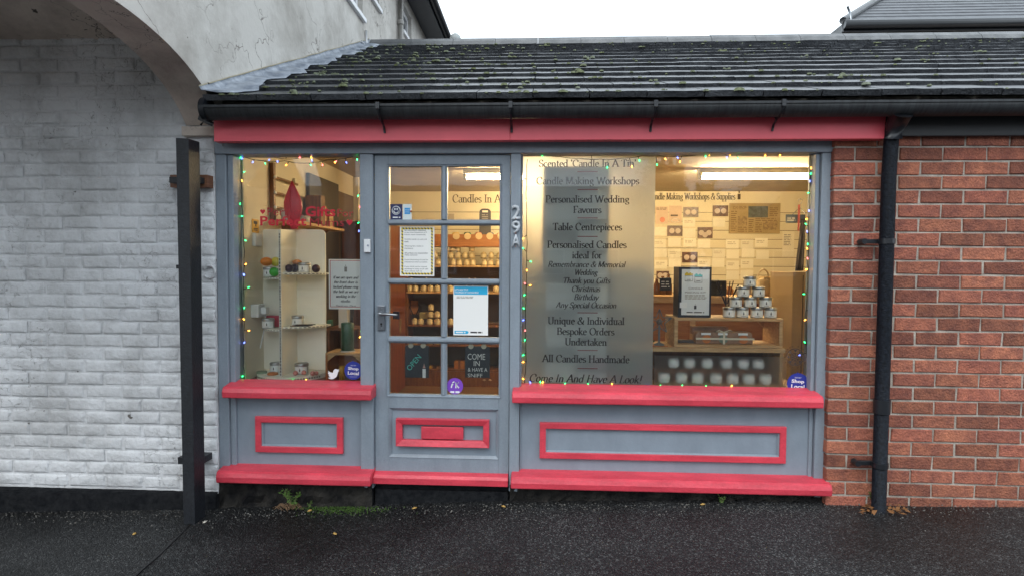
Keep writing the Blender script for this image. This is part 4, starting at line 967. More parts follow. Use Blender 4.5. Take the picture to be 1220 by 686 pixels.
for cx in range(8):
    for cy in range(7):
        a = 779+17.3*cx+random.uniform(-.8, .8); c = 247+(12.4 if cx < 5 else 12.6)*cy+random.uniform(-1.2, 1.2); b = a+15; d = c+10.5
        if cx >= 5 and cy < 3: continue
        if cx < 5 and cy == 6 or cx == 7 and cy > 4: continue
        if any(a < q[1] and b > q[0] and c < q[3] and d > q[2] for q in busy): continue
        o = card('price_card', a, b, c, d, NOTE, f'cream printed card, {OR8[cx]} column from left, {OR8[cy]} row down, on the boarded wall', 'card', 'cream cards pinned on the boarded back wall', th=.006)
        if nn % 2: bars(a+2, b-3, c+2, c+6, YB-.0065, 2, mat('faint_print', (.5, .44, .33), .7), o)
        nn += 1
o = card('newspaper', 868.5, 929, 242.5, 278.5, NEWS, 'yellowed framed newspaper page on the boarded back wall', 'newspaper', th=.012)
yn = YB-.0125
card('print', 891.5, 915, 246, 259.5, mat('news_photo_blue', (.13, .15, .14), .6, c2=(.06, .06, .05), vscale=22), None, None, y=yn, parent=o, th=.001)
card('print', 879, 890, 258, 269, mat('news_photo', (.16, .1, .05), .6, c2=(.4, .28, .13), vscale=30), None, None, y=yn, parent=o, th=.001)
card('print', 909, 926, 264, 274, mat('news_photo', (.16, .1, .05), .6), None, None, y=yn, parent=o, th=.001)
for q in [(873, 890, 245.5, 250, 3), (871, 878, 251, 276, 10), (892, 898, 261, 277, 7), (900, 926, 260, 264, 2), (900, 908, 265, 277, 6), (917, 927, 247, 258, 5), (879, 890, 270, 277, 3)]: bars(q[0], q[1], q[2], q[3], yn-.0012, q[4], mat('news_print', (.2, .12, .05), .7), o, ragged=.1)
o = card('notice', 932, 946, 276, 306, mat('cream_sheet', (.74, .68, .54), .7), 'narrow printed price list below the hanging black sign', 'notice'); bars(934, 944, 279, 293, YB-.0035, 7, GREYI, o)
# hanger, small black sign and apron
HYY = 2.2
t = thing('coat_hanger', 'metal coat hanger hook hung on the wall over the black sign', 'coat hanger', (X(953, 255, HYY), HYY, Z(953, 256, HYY)))
cx, cz = X(953.5, 241, HYY), Z(953, 241, HYY)
mb = MB(); mb.tube([(cx-.02, HYY, cz+.005), (cx-.018, HYY, cz+.022), (cx, HYY, cz+.03), (cx+.02, HYY, cz+.018), (cx+.012, HYY, cz-.005), (cx-.006, HYY, cz-.03), (cx-.004, HYY, cz-.05)], .004, 6); obj('hook', mb, IRON, t)
mb = MB(); mb.tube([(cx-.07, HYY, Z(953, 256, HYY)), (cx-.004, HYY, cz-.05), (cx+.06, HYY, Z(953, 256, HYY))], .004, 6); obj('shoulder', mb, IRON, t)
o = card('black_sign', 936, 958.5, 256, 266, SLATE, 'small black sign with tiny writing hanging by the apron', 'sign', y=HYY, th=.012); bars(938, 950, 259, 264, HYY-.0125, 2, GREYI, o)
mb = MB(); xa, xb = X(949, 300, HYY-.05), X(958.5, 300, HYY-.05); v = []; f = []
for j in range(9):
    z = Z(953, 262+j*7.6, HYY); wd = (xb-xa)*(.45+.08*j)
    for i in range(7): v.append((xb-wd+wd*i/6, HYY-.05+.012*math.sin(i*1.9+j*.3), z))
for j in range(8):
    for i in range(6): a = j*7+i; f.append((a, a+7, a+8, a+1))
mb.mesh(v, f, True); o = obj('apron', mb, mat('apron_cloth', (.02, .014, .014), .8)); tag(o, 'long dark apron hanging at the right edge of the right window', 'apron'); s_ = o.modifiers.new('s', 'SOLIDIFY'); s_.thickness = .006
mb = MB(); mb.box(X(950.5, 260, HYY-.07), X(952.6, 260, HYY-.07), HYY-.075, HYY-.068, Z(952, 276, HYY), Z(952, 245, HYY)); o = obj('red_strap', mb, mat('red_strap', (.14, .02, .015), .7)); tag(o, 'red strap hanging over the black sign beside the apron', 'strap')

# ---------------------------------------------------------------- furniture inside
def wbox(name, m, px0, px1, py0, py1, y, depth, label=None, cat=None, parent=None, bev=.003):
    xm, ym = (px0+px1)/2, (py0+py1)/2; mb = MB(); mb.box(X(px0, ym, y), X(px1, ym, y), y, y+depth, Z(xm, py1, y), Z(xm, py0, y)); o = obj(name, mb, m, parent, bev)
    if label: tag(o, label, cat)
    return o
# work bench behind the right window
CY = 1.25
t = thing('work_bench', 'orange brown wooden work bench standing behind the candle display', 'bench', (X(880, 400, CY), CY, FZ))
wbox('bench_top', WOOD, 700, 944, 353, 361, CY-.02, .6, parent=t)
mb = MB(); x0, x1 = X(705, 380, CY), X(942, 380, CY); z1 = Z(880, 361.5, CY)
mb.box(x0, x1, CY+.02, CY+.05, FZ, z1); obj('front_board', mb, ORANGE_W, t)
for xx in (x0, (x0+x1)/2, x1-.04): mb = MB(); mb.box(xx, xx+.04, CY-.002, CY+.02, FZ, z1); obj('upright', mb, WOOD, t, .002)
t = thing('tall_cupboard', 'plain tall wooden cupboard end at the right side of the window', 'cupboard', (X(950, 380, .8), .8, FZ))
mb = MB(); x0, x1 = X(943.5, 380, .8), X(968, 380, .8); mb.box(x0, x1, .8, 1.2, FZ, Z(950, 324, .8)); obj('carcass', mb, mat('pale_wood', (.42, .30, .16), .5, c2=(.36, .25, .13), vscale=3, stretch=(6, 1, 1)), t, .003)
mb = MB(); mb.box((x0+x1)/2-.002, (x0+x1)/2+.002, .797, .8, FZ, Z(950, 328, .8)); obj('door_gap', mb, DARKW, t)
# objects on the bench
o = wbox('bench_press', BLACK, 846, 866, 334, 352, 1.3, .15, 'low black box shaped device on the bench behind the reed sticks', 'device', bev=.008)
mb = MB(); c = PY(909, 352, 1.4); mb.lathe(c, [(.05, 0), (.055, .02), (.05, .12), (.02, .14)], 16); mb.tube([(c.x-.04+.04*math.cos(R(a))+.04, 1.4, c.z+.15+.06*math.sin(R(a))) for a in range(0, 181, 20)], .007, 6); o = obj('wax_jug', mb, mat('jug_cream', (.45, .35, .2), .4)); tag(o, 'cream wax jug with arched handle on the bench behind the tins', 'jug')
mb = MB(); c = PY(922, 353, 1.4); mb.box(c.x-.09, c.x+.03, 1.38, 1.5, c.z, c.z+.16); o = obj('card_box', mb, mat('kraft_card', (.5, .38, .2), .7), None, .004); tag(o, 'plain pale cardboard box on the bench right of the tins', 'box')
mb = MB(); c = PY(931, 353, 1.28); mb.box(c.x-.04, c.x+.04, 1.27, 1.33, c.z+.01, c.z+.055); mb.tube([(c.x-.035, 1.28, c.z), (c.x-.035, 1.28, c.z+.07)], .008, 6); mb.tube([(c.x+.035, 1.28, c.z), (c.x+.035, 1.28, c.z+.07)], .008, 6); o = obj('wooden_rack', mb, WOODD); tag(o, 'little brown wooden rack on the bench right of the stacked tins', 'rack')
random.seed(8)
for k, px in enumerate((782, 789, 796)):
    mb = MB(); c = PY(px, 352, 1.5); mb.lathe(c, [(.03, 0), (.032, .01), (.032, .09), (.015, .11), (.014, .14+.02*k)], 12); o = obj('bottle', mb, mat('amber_bottle', (.14, .055, .02), .2)); tag(o, ['dark amber bottle at the left of three on the bench', 'dark amber bottle in the middle of three on the bench', 'dark amber bottle at the right of three by the kit box'][k], 'bottle', 'bottles on the bench left of the kit box')
random.seed(44)
for k in range(7):
    px = 869+11*k; c = PY(px, 352, 1.62); mb = MB(); h_ = random.uniform(.05, .13)
    mb.lathe((c.x, 1.62, Z(880, 353, 1.62)), [(.03, 0), (.034, .008), (.034, h_*.7), (.022, h_*.85), (.022, h_), (.001, h_+.002)], 12)
    o = obj('bench_jar', mb, [mat('jar_dim_amber', (.2, .09, .03), .25), mat('jar_dim_white', (.6, .57, .5), .4), mat('jar_dim_grey', (.2, .2, .2), .4)][k % 3]); tag(o, f'{["amber", "white", "grey"][k % 3]} jar, {["first", "second", "third", "fourth", "fifth", "sixth", "seventh"][k]} from left along the back of the work bench', 'jar', 'jars along the back of the work bench')
o = wbox('chalkboard_tag', SLATE, 786, 800, 331, 346, 1.1, .01, 'little black chalkboard tag on the bench left of the kit box', 'chalkboard'); bars(788, 798, 334, 343, 1.0995, 3, WINK, o, fill=.3)

# ---- shelves seen through the door
SY = 2.75
t = thing('display_shelves', 'brown wooden shelf unit against the back wall, seen through the door', 'shelves', (X(560, 400, SY), SY, FZ))
sx0, sx1 = X(484, 350, SY), X(700, 350, SY); SHZ = {}
for nm, py in (('a', 292), ('b', 316.5), ('c', 348), ('d', 387.5), ('e', 411), ('f', 440)):
    z = Z(560, py, SY); SHZ[nm] = z; mb = MB(); mb.box(sx0, sx1, SY, SY+.32, z-.018, z); obj('shelf', mb, WOOD if nm in 'bc' else WOODD, t, .002)
mb = MB(); mb.box(sx0, sx1, SY-.012, SY-.001, SHZ['a']-.02, Z(560, 279.5, SY)); obj('front_board', mb, ORANGE_W, t, .002)
for px in (484, 526, 600, 640, 700):
    xx = X(px, 350, SY); mb = MB(); zt2 = SHZ['e'] if px in (526, 600) else SHZ['a']; mb.box(xx-.012, xx+.012, SY+.001, SY+.32, FZ, zt2-.02); obj('upright', mb, WOODD, t, .002)
mb = MB(); mb.box(sx0, sx1, SY+.3, SY+.315, FZ, SHZ['b']); obj('back_panel', mb, mat('shelf_back', (.16, .12, .085), .7, var=.2, vscale=3), t)
mb = MB(); mb.box(sx0, sx1, SY-.01, SY+.3, FZ, SHZ['f']-.02); obj('base', mb, WOODD, t)
# five wooden sample discs
for k, px in enumerate((543.5, 557, 570.5, 583.5, 596.5)):
    mb = MB(); c = PY(px, 281.5, SY-.02); mb.cyl((c.x, SY-.022, c.z), .036, .009, 18, 'y'); o = obj('scent_disc', mb, mat('disc_wood', (.62, .46, .26), .6)); tag(o, ['first', 'second', 'third', 'fourth', 'fifth'][k]+' pale round disc from the left on the orange shelf board', 'disc', 'round discs on the shelf board')
for k, (px, c_, nm) in enumerate(((543, (.62, .42, .10), 'yellow'), (557, (.02, .10, .04), 'dark green'), (570.5, (.6, .22, .16), 'pink'), (584, (.08, .09, .13), 'slate grey'), (596.5, (.66, .34, .2), 'peach'))):
    mb = MB(); c = PY(px, 277.5, SY+.06); mb.lathe((c.x, SY+.06, SHZ['a']+.04), [(.034, 0), (.04, .01), (.04, .085), (.03, .095)], 14); o = obj('wax_pot', mb, mat('wax_'+nm.replace(' ', '_'), c_, .4)); tag(o, nm+' wax pot standing behind the row of round discs', 'pot', 'coloured pots on the shelf with discs')
# small jars with labels on the shelves
JB = mat('jar_glass_cream', (.50, .38, .20), .35); JL = mat('jar_cream_label', (.66, .54, .32), .6)
jar = thing('candle_jar', 'x', 'candle jar', (0, 0, 0), 'small candle jars on the shelves behind the door')
mb = MB(); mb.lathe((0, 0, 0), [(.030, 0), (.033, .006), (.033, .05), (.026, .058), (.026, .064), (.008, .066), (.008, .074)], 12); obj('jar_body', mb, JB, jar)
mb = MB(); 
for i in range(6):
    a0, a1 = R(-150+20*i), R(-130+20*i); mb.face([(.0335*math.cos(a0), .0335*math.sin(a0), .012), (.0335*math.cos(a1), .0335*math.sin(a1), .012), (.0335*math.cos(a1), .0335*math.sin(a1), .046), (.0335*math.cos(a0), .0335*math.sin(a0), .046)], True)
obj('label', mb, JL, jar)
OR = ['first', 'second', 'third', 'fourth', 'fifth', 'sixth', 'seventh', 'eighth', 'ninth', 'tenth', 'eleventh', 'twelfth', 'thirteenth', 'fourteenth', 'fifteenth']
SN = {'b': 'upper shelf behind the door', 'c': 'middle shelf behind the door', 'd': 'dark lower shelf behind the door', 'e': 'lowest shelf behind the door'}
LV = ['bottom', 'second', 'third']
JARS = []
first = True
def put_jar(px, sh, lev): JARS.append((sh, lev, px))
for px, lv in ((539, 2), (545, 2), (562, 2), (537, 1), (545, 1), (554, 1), (562, 1), (576, 1), (585, 1), (595, 1), (540, 0), (547, 0), (556, 0), (563, 0), (577, 0), (584, 0), (594, 0), (515, 0), (522, 0), (518, 1), (507, 0), (500, 0), (503, 1), (492, 0), (467+22, 1)): put_jar(px, 'b', lv)
for px, lv in ((488, 0), (495, 0), (505, 0), (513, 0), (521, 0), (537, 0), (556, 0), (563, 0), (591, 0), (598, 0), (559, 1), (566, 1), (508, 1), (490, 1)): put_jar(px, 'c', lv)
for px, lv in ((494, 0), (501.5, 0), (512, 0), (513, 1), (513.5, 2), (521, 0), (521, 1), (537, 0), (598, 0)): put_jar(px, 'd', lv)
for px, lv in ((494, 0), (512, 0), (521, 0)): put_jar(px, 'e', lv)
from itertools import groupby
for (sh, lev), g_ in groupby(sorted(set(JARS)), key=lambda q: q[:2]):
    for i, q in enumerate(g_):
        y = SY+.05; p = (X(q[2], 350, y), y, SHZ[sh]+.076*lev); lb = f'cream jar, {OR[i]} from left, {LV[lev]} layer, {SN[sh]}'
        if first: jar.location = p; jar['label'] = lb; first = False
        else: copy_tree(jar, p, lb)
# wooden board leaning on the lower shelf, forked twig, boxes in the cubby
o = wbox('wooden_paddle', ORANGE_W, 489, 498, 358, 374, SY+.15, .015, 'orange wooden board leaning at the back of the dark shelf', 'board', bev=.006)
o = wbox('straw_box', mat('straw', (.48, .38, .16), .7), 499.5, 509, 372, 379.5, SY+.14, .06, 'dull yellow box on the dark shelf behind the jars', 'box')
mb = MB(); c = PY(494, 379, SY+.1); mb.tube([(c.x-.07, SY+.1, c.z+.16), (c.x, SY+.1, c.z)], .006, 6); mb.tube([(c.x+.06, SY+.1, c.z+.14), (c.x, SY+.1, c.z)], .006, 6); o = obj('reed_sticks', mb, DARKW); tag(o, 'pair of dark reed sticks forming a V on the dark shelf', 'reed sticks')
o = wbox('gift_box', ORANGE_W, 541, 553, 430, 439.5, SY+.05, .1, 'orange brown wrapped box in the low cubby behind the door', 'box'); wbox('ribbon', WOODD, 546, 548.5, 429.5, 439.4, SY+.047, .106, parent=o, bev=0)
o = wbox('small_box', mat('yellow_box', (.5, .3, .04), .6), 511, 514.5, 436, 440, SY+.05, .05, 'tiny yellow box low on the shelf right of the OPEN board', 'box')
o = wbox('small_box', mat('tan_box', (.4, .22, .1), .6), 520, 525, 436, 440, SY+.05, .05, 'tiny tan box low on the shelf, nearer the middle bar', 'box')
# reddish cupboard side on the left, receding
t = thing('side_cupboard', 'reddish brown wooden cupboard along the left side behind the door', 'cupboard', (-1.2, 2.0, FZ))
xa = X(483, 380, 2.7); mb = MB(); mb.box(xa-.35, xa, 1.75, 2.7, FZ, Z(470, 268, 2.2)); obj('carcass', mb, mat('red_brown_wood', (.20, .06, .028), .4, c2=(.12, .035, .018), vscale=4, stretch=(6, 6, 1)), t, .004)
o = wbox('key_cabinet_tag', NAVY, 468, 475.5, 371, 380, 1.7, .02, 'dark blue card hanging behind the door handle', 'card')
mb = MB(); xx = X(477, 388, 1.7)
for k in range(7): mb.cyl((xx, 1.69, Z(477, 381+2.4*k, 1.7)), .009, .01, 8, 'y')
o = obj('bead_string', mb, mat('bead_gold', (.35, .25, .12), .4)); tag(o, 'short string of dull gold beads on the red brown cupboard', 'beads')
# rounded black tag with a handle hole, standing on the top shelf
c = PY(578, 265, SY+.05); mb = MB(); hw, hh = .060, .155; n = 8
def rrect(cx, cz, hw, h, r, y0, y1, mb):
    p = [(cx-hw, cz), (cx+hw, cz)]+[(cx+hw-r+r*math.cos(R(a)), cz+h-r+r*math.sin(R(a))) for a in range(0, 91, 18)]+[(cx-hw+r+r*math.cos(R(a)), cz+h-r+r*math.sin(R(a))) for a in range(90, 181, 18)]
    mb.prism(p, y0, y1, 'y')
zt1 = Z(578, 249, SY+.05); rrect(c.x, SHZ['a'], .062, zt1-SHZ['a'], .04, SY+.04, SY+.05, mb); o = obj('slate_tag', mb, mat('tag_black', (.05, .045, .05), .6)); tag(o, 'rounded black tag board with a handle slot standing on the top shelf', 'tag')
mb = MB(); mb.box(c.x-.03, c.x+.03, SY+.0385, SY+.0395, zt1-.04, zt1-.02); obj('slot', mb, WALLIN, o); bars(574, 582, 255, 262, SY+.0385, 3, GREYI, o)
o = card('poster', 527+5, 541, 255, 263, mat('grey_print_sheet', (.42, .36, .28), .6), 'small grey framed print beside the middle glazing bar', 'print')

# ---------------------------------------------------------------- candle tins
tin = thing('candle_tin', 'x', 'candle tin', (0, 0, 0))
TR, TH = .0365, .061
mb = MB(); mb.lathe((0, 0, 0), [(.034, 0), (TR, .003), (TR, .046), (.0345, .049)], 24); obj('tin_body', mb, TINM, tin)
mb = MB(); mb.lathe((0, 0, 0), [(.0375, .046), (.0385, .048), (.0385, .0595), (.037, .0615), (.034, .0605), (.033, .0625), (.0001, .0625)], 24); obj('tin_lid', mb, mat('tin_lid', (.42, .43, .44), .32, metal=.95), tin)
mb = MB()
for i in range(10):
    a0, a1 = R(-155+13*i), R(-142+13*i); r_ = .0369; mb.face([(r_*math.cos(a0), r_*math.sin(a0), .005), (r_*math.cos(a1), r_*math.sin(a1), .005), (r_*math.cos(a1), r_*math.sin(a1), .044), (r_*math.cos(a0), r_*math.sin(a0), .044)], True)
lab = obj('tin_label', mb, WHITE, tin)
mb = MB(); mb.box(-.003, .003, -.0376, -.0371, .018, .031); mb.box(-.0012, .0012, -.0376, -.0371, .032, .037); mb.box(-.014, .014, -.0372, -.0370, .0105, .012); obj('candle_mark', mb, INK, lab)
tfirst = True
def put_tin(x, y, z, label, grp, s=1.0, rz=0):
    global tfirst
    if tfirst: r = tin; r.location = (x, y, z); r['label'] = label; r.rotation_euler = (0, 0, rz); tfirst = False
    else: r = copy_tree(tin, (x, y, z), label, rz)
    r['group'] = grp; r.scale = (s, s, s); return r
# wooden crate display in the right window
DY = .17; DZ = Z(860, 461, .07)
mb = MB(); mb.box(XR0+.002, XR1-.002, .068, .62, DZ-.03, DZ); o = obj('display_board', mb, WOOD, None, .002); tag(o, 'pine board forming the floor of the right window display', 'board')
zc1 = Z(868, 379, DY); zc0 = Z(868, 414, DY); 
cr = thing('display_crate', 'upper open pine crate carrying the kit box and the tin pyramid', 'crate', (X(868, 400, DY), DY, zc0))
xa, xb = X(803.5, 395, DY), X(933, 400, DY); DP = .26
for nm, b in (('top_board', (xa, xb, DY, DY+DP, zc1-.017, zc1)), ('side_board', (xa, xa+.022, DY+.001, DY+DP, zc0+.017, zc1-.0175)), ('side_board', (xb-.022, xb, DY+.001, DY+DP, zc0+.017, zc1-.0175)), ('base_board', (xa, xb, DY, DY+DP, zc0, zc0+.0165))):
    mb = MB(); mb.box(*b); obj(nm, mb, WOOD, cr, .0025)
for sx_, xx in ((1, xa+.0225), (-1, xb-.0225)):
    mb = MB(); mb.prism([(xx, zc1-.018), (xx+sx_*.06, zc1-.018), (xx, zc1-.078)], DY+DP-.02, DY+DP-.001, 'y'); obj('corner_block', mb, WOOD, cr, .001)
zl1 = zc0-.0008; zl0 = zl1-.026
lc = thing('display_shelf', 'long pine shelf holding the upper crate and star, over the rows of white jars', 'shelf', (X(855, 440, DY), DY, DZ))
xl, xr = X(700, 418, DY), X(935, 418, DY)
mb = MB(); mb.box(xl, xr, DY-.012, DY+DP+.02, zl0, zl1); obj('shelf_board', mb, WOOD, lc, .003)
mb = MB(); mb.box(xr-.03, xr-.008, DY-.005, DY+DP, DZ+.0005, zl0-.0005); obj('side_board', mb, WOOD, lc, .002)
mb = MB(); mb.box(xl, xl+.022, DY-.005, DY+DP, DZ+.0005, zl0-.0005); obj('side_board', mb, WOOD, lc, .002)
mb = MB(); mb.box(xl, xr, DY+DP, DY+DP+.012, DZ+.0005, zl0-.0005); obj('back_board', mb, WOODD, lc)
# the pyramid
YT = DY+.075
k = TR*2+.0045; names = {4: 'bottom', 3: 'third', 2: 'second', 1: 'top'}
sc_ = 1.0
rows = [(4, [868.8, 884.2, 901.5, 917.8]), (3, [876.3, 893.3, 911.5]), (2, [884.8, 902.8]), (1, [892.3])]
wtin = (X(925.3, 371, YT)-X(909.3, 371, YT))/(2*TR); z = zc1+.0005
print('tin scale', wtin, 'row h', (Z(893, 364.7, YT)-Z(893, 378, YT))/TH)
for (n_, cs) in rows:
    for i, px in enumerate(cs):
        side = {4: ['leftmost', 'second from left', 'third from left', 'rightmost'], 3: ['left', 'middle', 'right'], 2: ['left', 'right'], 1: ['single']}[n_][i]
        put_tin(X(px, 371, YT), YT, z, f'white labelled candle tin, {side} in the {names[n_]} row of the tin pyramid', 'candle tins stacked in a pyramid', 1.0, random.uniform(-.35, .15))
    z += .0628
# frosted jars behind the lower film
jar2 = thing('white_jar', 'x', 'jar', (0, 0, 0), 'white jars in two rows behind the frosted strip')
mb = MB(); mb.lathe((0, 0, 0), [(.030, 0), (.0345, .004), (.0355, .044), (.031, .05)], 20); obj('jar_body', mb, mat('jar_white', (.90, .93, .93), .4), jar2)
mb = MB(); mb.lathe((0, 0, 0), [(.031, .05), (.033, .051), (.033, .06), (.0001, .062)], 20); obj('jar_lid', mb, mat('jar_lid_white', (.5, .52, .52), .3), jar2)
jf = True; ordn = ['first', 'second', 'third', 'fourth', 'fifth', 'sixth', 'seventh']
for nm, cs, zz, yy in (('lower', [791, 812, 831, 853, 873, 892, 912], DZ+.0006, DY+.02), ('upper', [802, 821, 842, 865, 885, 903], DZ+.075, DY+.13)):
    if nm == 'upper':
        mb = MB(); mb.box(xl+.03, xr-.04, DY+.08, DY+.2, DZ+.0006, zz-.0006); o = obj('jar_step', mb, WOODD); tag(o, 'low wooden step under the upper row of white jars', 'step')
    for i, px in enumerate(cs):
        lb = f'blurred white jar, {ordn[i]} from the left in the {nm} row behind the frosted strip'; p = (X(px, 440, yy), yy, zz)
        if jf: jar2.location = p; jar2['label'] = lb; jf = False
        else: copy_tree(jar2, p, lb)
# kit box
KY = .20
kt = thing('candle_kit_box', 'black candle making kit box with white printed front on the upper crate', 'box', (X(828, 378, KY), KY, zc1))
kx0, kx1 = X(808.5, 350, KY), X(847.5, 350, KY); kz1 = Z(828, 318, KY)
mb = MB(); mb.box(kx0, kx1, KY, KY+.14, zc1+.0005, kz1); obj('carton', mb, mat('kit_black', (.012, .016, .03), .45), kt, .002)
py_ = KY-.0012; mb = MB(); lx_, rx_ = X(812, 350, KY), X(845, 350, KY); mb.box(lx_, rx_, py_, KY-.0001, Z(828, 375, KY), Z(828, 321, KY)); lab = obj('front_label', mb, mat('kit_label', (.66, .70, .74), .5), kt)
yk = py_-.0006
xm = (lx_+rx_)/2
sans('lettering', 'CANDLE', xm, Z(828, 343.5, KY), .011, yk, INK, lab, width=.085); sans('lettering', 'MAKING KIT', xm, Z(828, 348.3, KY), .011, yk, INK, lab, width=.125)
bars(816, 842, 350.5, 356.5, yk, 4, GREYI, lab, ragged=.1); bars(818, 840, 370.5, 373, yk, 1, INK, lab, ragged=.05)
for (px, cc, nm) in ((820.5, (.62, .45, .03), 'yellow'), (832, (.03, .42, .42), 'teal')):
    mb = MB(); x = X(px, 330, KY); z = Z(828, 336.5 if px > 825 else 335, KY); h = .034
    mb.tube([(x-.022, yk-.001, z), (x-.022, yk-.001, z+h), (x+.022, yk-.001, z+h), (x+.022, yk-.001, z), (x-.022, yk-.001, z)], .0012, 5); mb.box(x-.012, x+.012, yk-.001, yk, z+.008, z+.011); obj('printed_tin', mb, INK, lab)
    mb = MB(); mb.box(x-.024, x+.024, yk-.0014, yk-.0002, z+h, z+h+.013); mb.box(x-.018, x-.006, yk-.0014, yk-.0002, z+h+.013, z+h+.019); mb.box(x+.004, x+.014, yk-.0014, yk-.0002, z+h+.013, z+h+.018); obj('printed_lid', mb, mat('kit_'+nm, cc, .5), lab)
mb = MB(); x = xm; z = Z(828, 368, KY); mb.box(x-.007, x+.007, yk-.001, yk, z, z+.022); mb.box(x-.001, x+.001, yk-.001, yk, z+.023, z+.031); obj('printed_candle', mb, INK, lab)
mb = MB(); mb.box(X(809.8, 362, KY), X(818.5, 362, KY), yk-.001, yk-.0002, Z(815, 366.5, KY), Z(815, 360, KY)); st_ = obj('price_sticker', mb, WPL, lab)
# reed diffuser
t = thing('reed_diffuser', 'small reed diffuser bottle with black sticks between kit box and tins', 'reed diffuser', (X(866, 378, .36), .36, zc1))
c = Vector((X(866, 370, .36), .36, zc1+.0005)); mb = MB(); mb.box(c.x-.022, c.x+.022, .34, .38, c.z, c.z+.055); mb.cyl((c.x, .36, c.z+.055), .009, .02, 12); obj('bottle', mb, mat('diffuser_glass', (.35, .28, .2), .15), t, .004)
random.seed(14)
for k in range(8):
    a = -.33+.095*k; mb = MB(); mb.tube([(c.x-a*.02, .36, c.z+.03), (c.x+math.sin(a)*.24, .36+random.uniform(-.03, .03), c.z+.06+math.cos(a)*.15+random.uniform(-.02, .02))], .0028, 6); obj('reed', mb, mat('reed_navy', (.012, .012, .03), .6), t)
# wrapped gift packs in the crate
t = thing('gift_pack', 'kraft and cellophane gift pack of candles tied with printed ribbon in the crate', 'gift pack', (X(862, 415, DY+.07), DY+.07, zc0+.017))
gx0_, gx1_ = X(829, 408, DY+.03), X(898, 408, DY+.03); gz0 = zc0+.0175; gz1 = Z(865, 395.5, DY+.03)
KRAFT = mat('kraft_paper', (.38, .22, .14), .4, c2=(.22, .12, .07), vscale=12, bump=.6, bscale=30)
mb = MB(); mb.prism([(gx0_, gz0), (gx1_, gz0), (gx1_-.005, gz0+.06), (gx1_-.012, gz1), (gx0_+.012, gz1), (gx0_+.001, gz0+.05)], DY+.04, DY+.12, 'y'); obj('kraft_tray', mb, KRAFT, t, .006)
for px in (842, 862, 886):
    mb = MB(); x = X(px, 408, DY+.03); mb.cyl((x, DY+.032, gz0+.03), .026, .012, 16, 'y'); obj('candle', mb, mat('orange_wax' if px != 862 else 'sage_wax', (.55, .17, .04) if px != 862 else (.2, .26, .2), .4), t)
    mb = MB(); mb.box(x-.034, x+.022, DY+.026, DY+.030, gz0+.056, gz1-.004); obj('label', mb, WHITE, t)
mb = MB(); xm = X(862, 405, DY+.03); mb.box(gx0_-.001, gx1_+.001, DY+.022, DY+.0255, gz0+.028, gz0+.039); mb.box(xm-.006, xm+.006, DY+.019, DY+.0215, gz0, gz1); mb.tube([(xm, DY+.022, gz1), (xm-.03, DY+.02, gz1+.014), (xm-.05, DY+.02, gz1+.004), (xm, DY+.022, gz1+.002), (xm+.035, DY+.02, gz1+.016), (xm+.05, DY+.02, gz1+.006), (xm, DY+.022, gz1)], .003, 5); obj('ribbon', mb, mat('cream_ribbon', (.68, .62, .48), .6), t)
o = wbox('gift_pack', KRAFT, 824, 868, 389, 398, DY+.15, .05, 'second dark wrapped pack lying behind the ribboned one', 'gift pack', bev=.005)
o = wbox('matchbox', mat('match_dark', (.05, .04, .04), .5), 808.5, 828, 405, 409.5, DY+.08, .05, 'flat dark box with straw on top at the left of the crate', 'box'); mb = MB(); random.seed(31)
# star ornament
t = thing('star_ornament', 'rusty grey star shaped lantern on a round foot and wooden block', 'star ornament', (X(785.5, 415, DY+.03), DY+.03, zl1)); sy_ = DY+.03
c = PY(785.5, 383, sy_); rr = .078; sp_ = [(c.x+math.sin(R(36*k))*(rr if k % 2 == 0 else rr*.42), c.z+math.cos(R(36*k))*(rr if k % 2 == 0 else rr*.42)) for k in range(10)]
mb = MB(); mid = (c.x, sy_-.018, c.z); 
for k in range(10):
    a, b = sp_[k], sp_[(k+1) % 10]; mb.tube([(a[0], sy_, a[1]), (b[0], sy_, b[1])], .003, 5)
    if k % 2 == 0: mb.tube([(a[0], sy_, a[1]), mid], .002, 5)
STAR = mat('star_iron', (.12, .15, .17), .55); obj('star_frame', mb, STAR, t)
mb = MB(); mb.ball((c.x, sy_, c.z), .019, 12); obj('glass_ball', mb, mat('crackle', (.25, .2, .17), .3, c2=(.1, .07, .06), vscale=60), t)
zb_ = Z(785.5, 410.5, sy_); mb = MB(); mb.lathe((c.x, sy_, zb_), [(.034, 0), (.03, .006), (.008, .016), (.006, .022), (.006, c.z-zb_-.02)], 16); obj('foot', mb, STAR, t)
mb = MB(); mb.box(c.x-.048, c.x+.048, sy_-.03, sy_+.04, zl1+.0005, zb_-.0005); obj('wooden_block', mb, ORANGE_W, t, .003)

# ---------------------------------------------------------------- boards behind the frosted film
random.seed(17)
pale = mat('pale_board', (.92, .94, .94), .6); YF = .125
cells = [(650, 688, 243, 272), (650, 688, 290, 320), (650, 688, 337, 369), (650, 688, 385, 414), (650, 686, 431, 455), (688, 722, 229, 262), (688, 722, 268, 297), (690, 724, 304, 335), (690, 724, 341, 364), (688, 722, 371, 402), (688, 722, 409, 424), (688, 722, 443, 460)]
rk = thing('card_rack', 'tall display rack of pale cards blurred behind the frosted film', 'display rack', (X(687, 455, YF), YF, DZ))
mb = MB(); zt3 = Z(687, 200, YF+.03); mb.box(X(646, 330, YF+.03), X(724, 330, YF+.03), YF+.03, YF+.045, DZ+.001, zt3); obj('rack_back', mb, mat('rack_grey', (.30, .31, .31), .6), rk, .002)
for (a, b, c_, d) in cells:
    mb = MB(); mb.box(X(a, c_, YF), X(b, c_, YF), YF, YF+.012, Z(687, d, YF), Z(687, c_, YF)); obj('card', mb, pale, rk, .002)
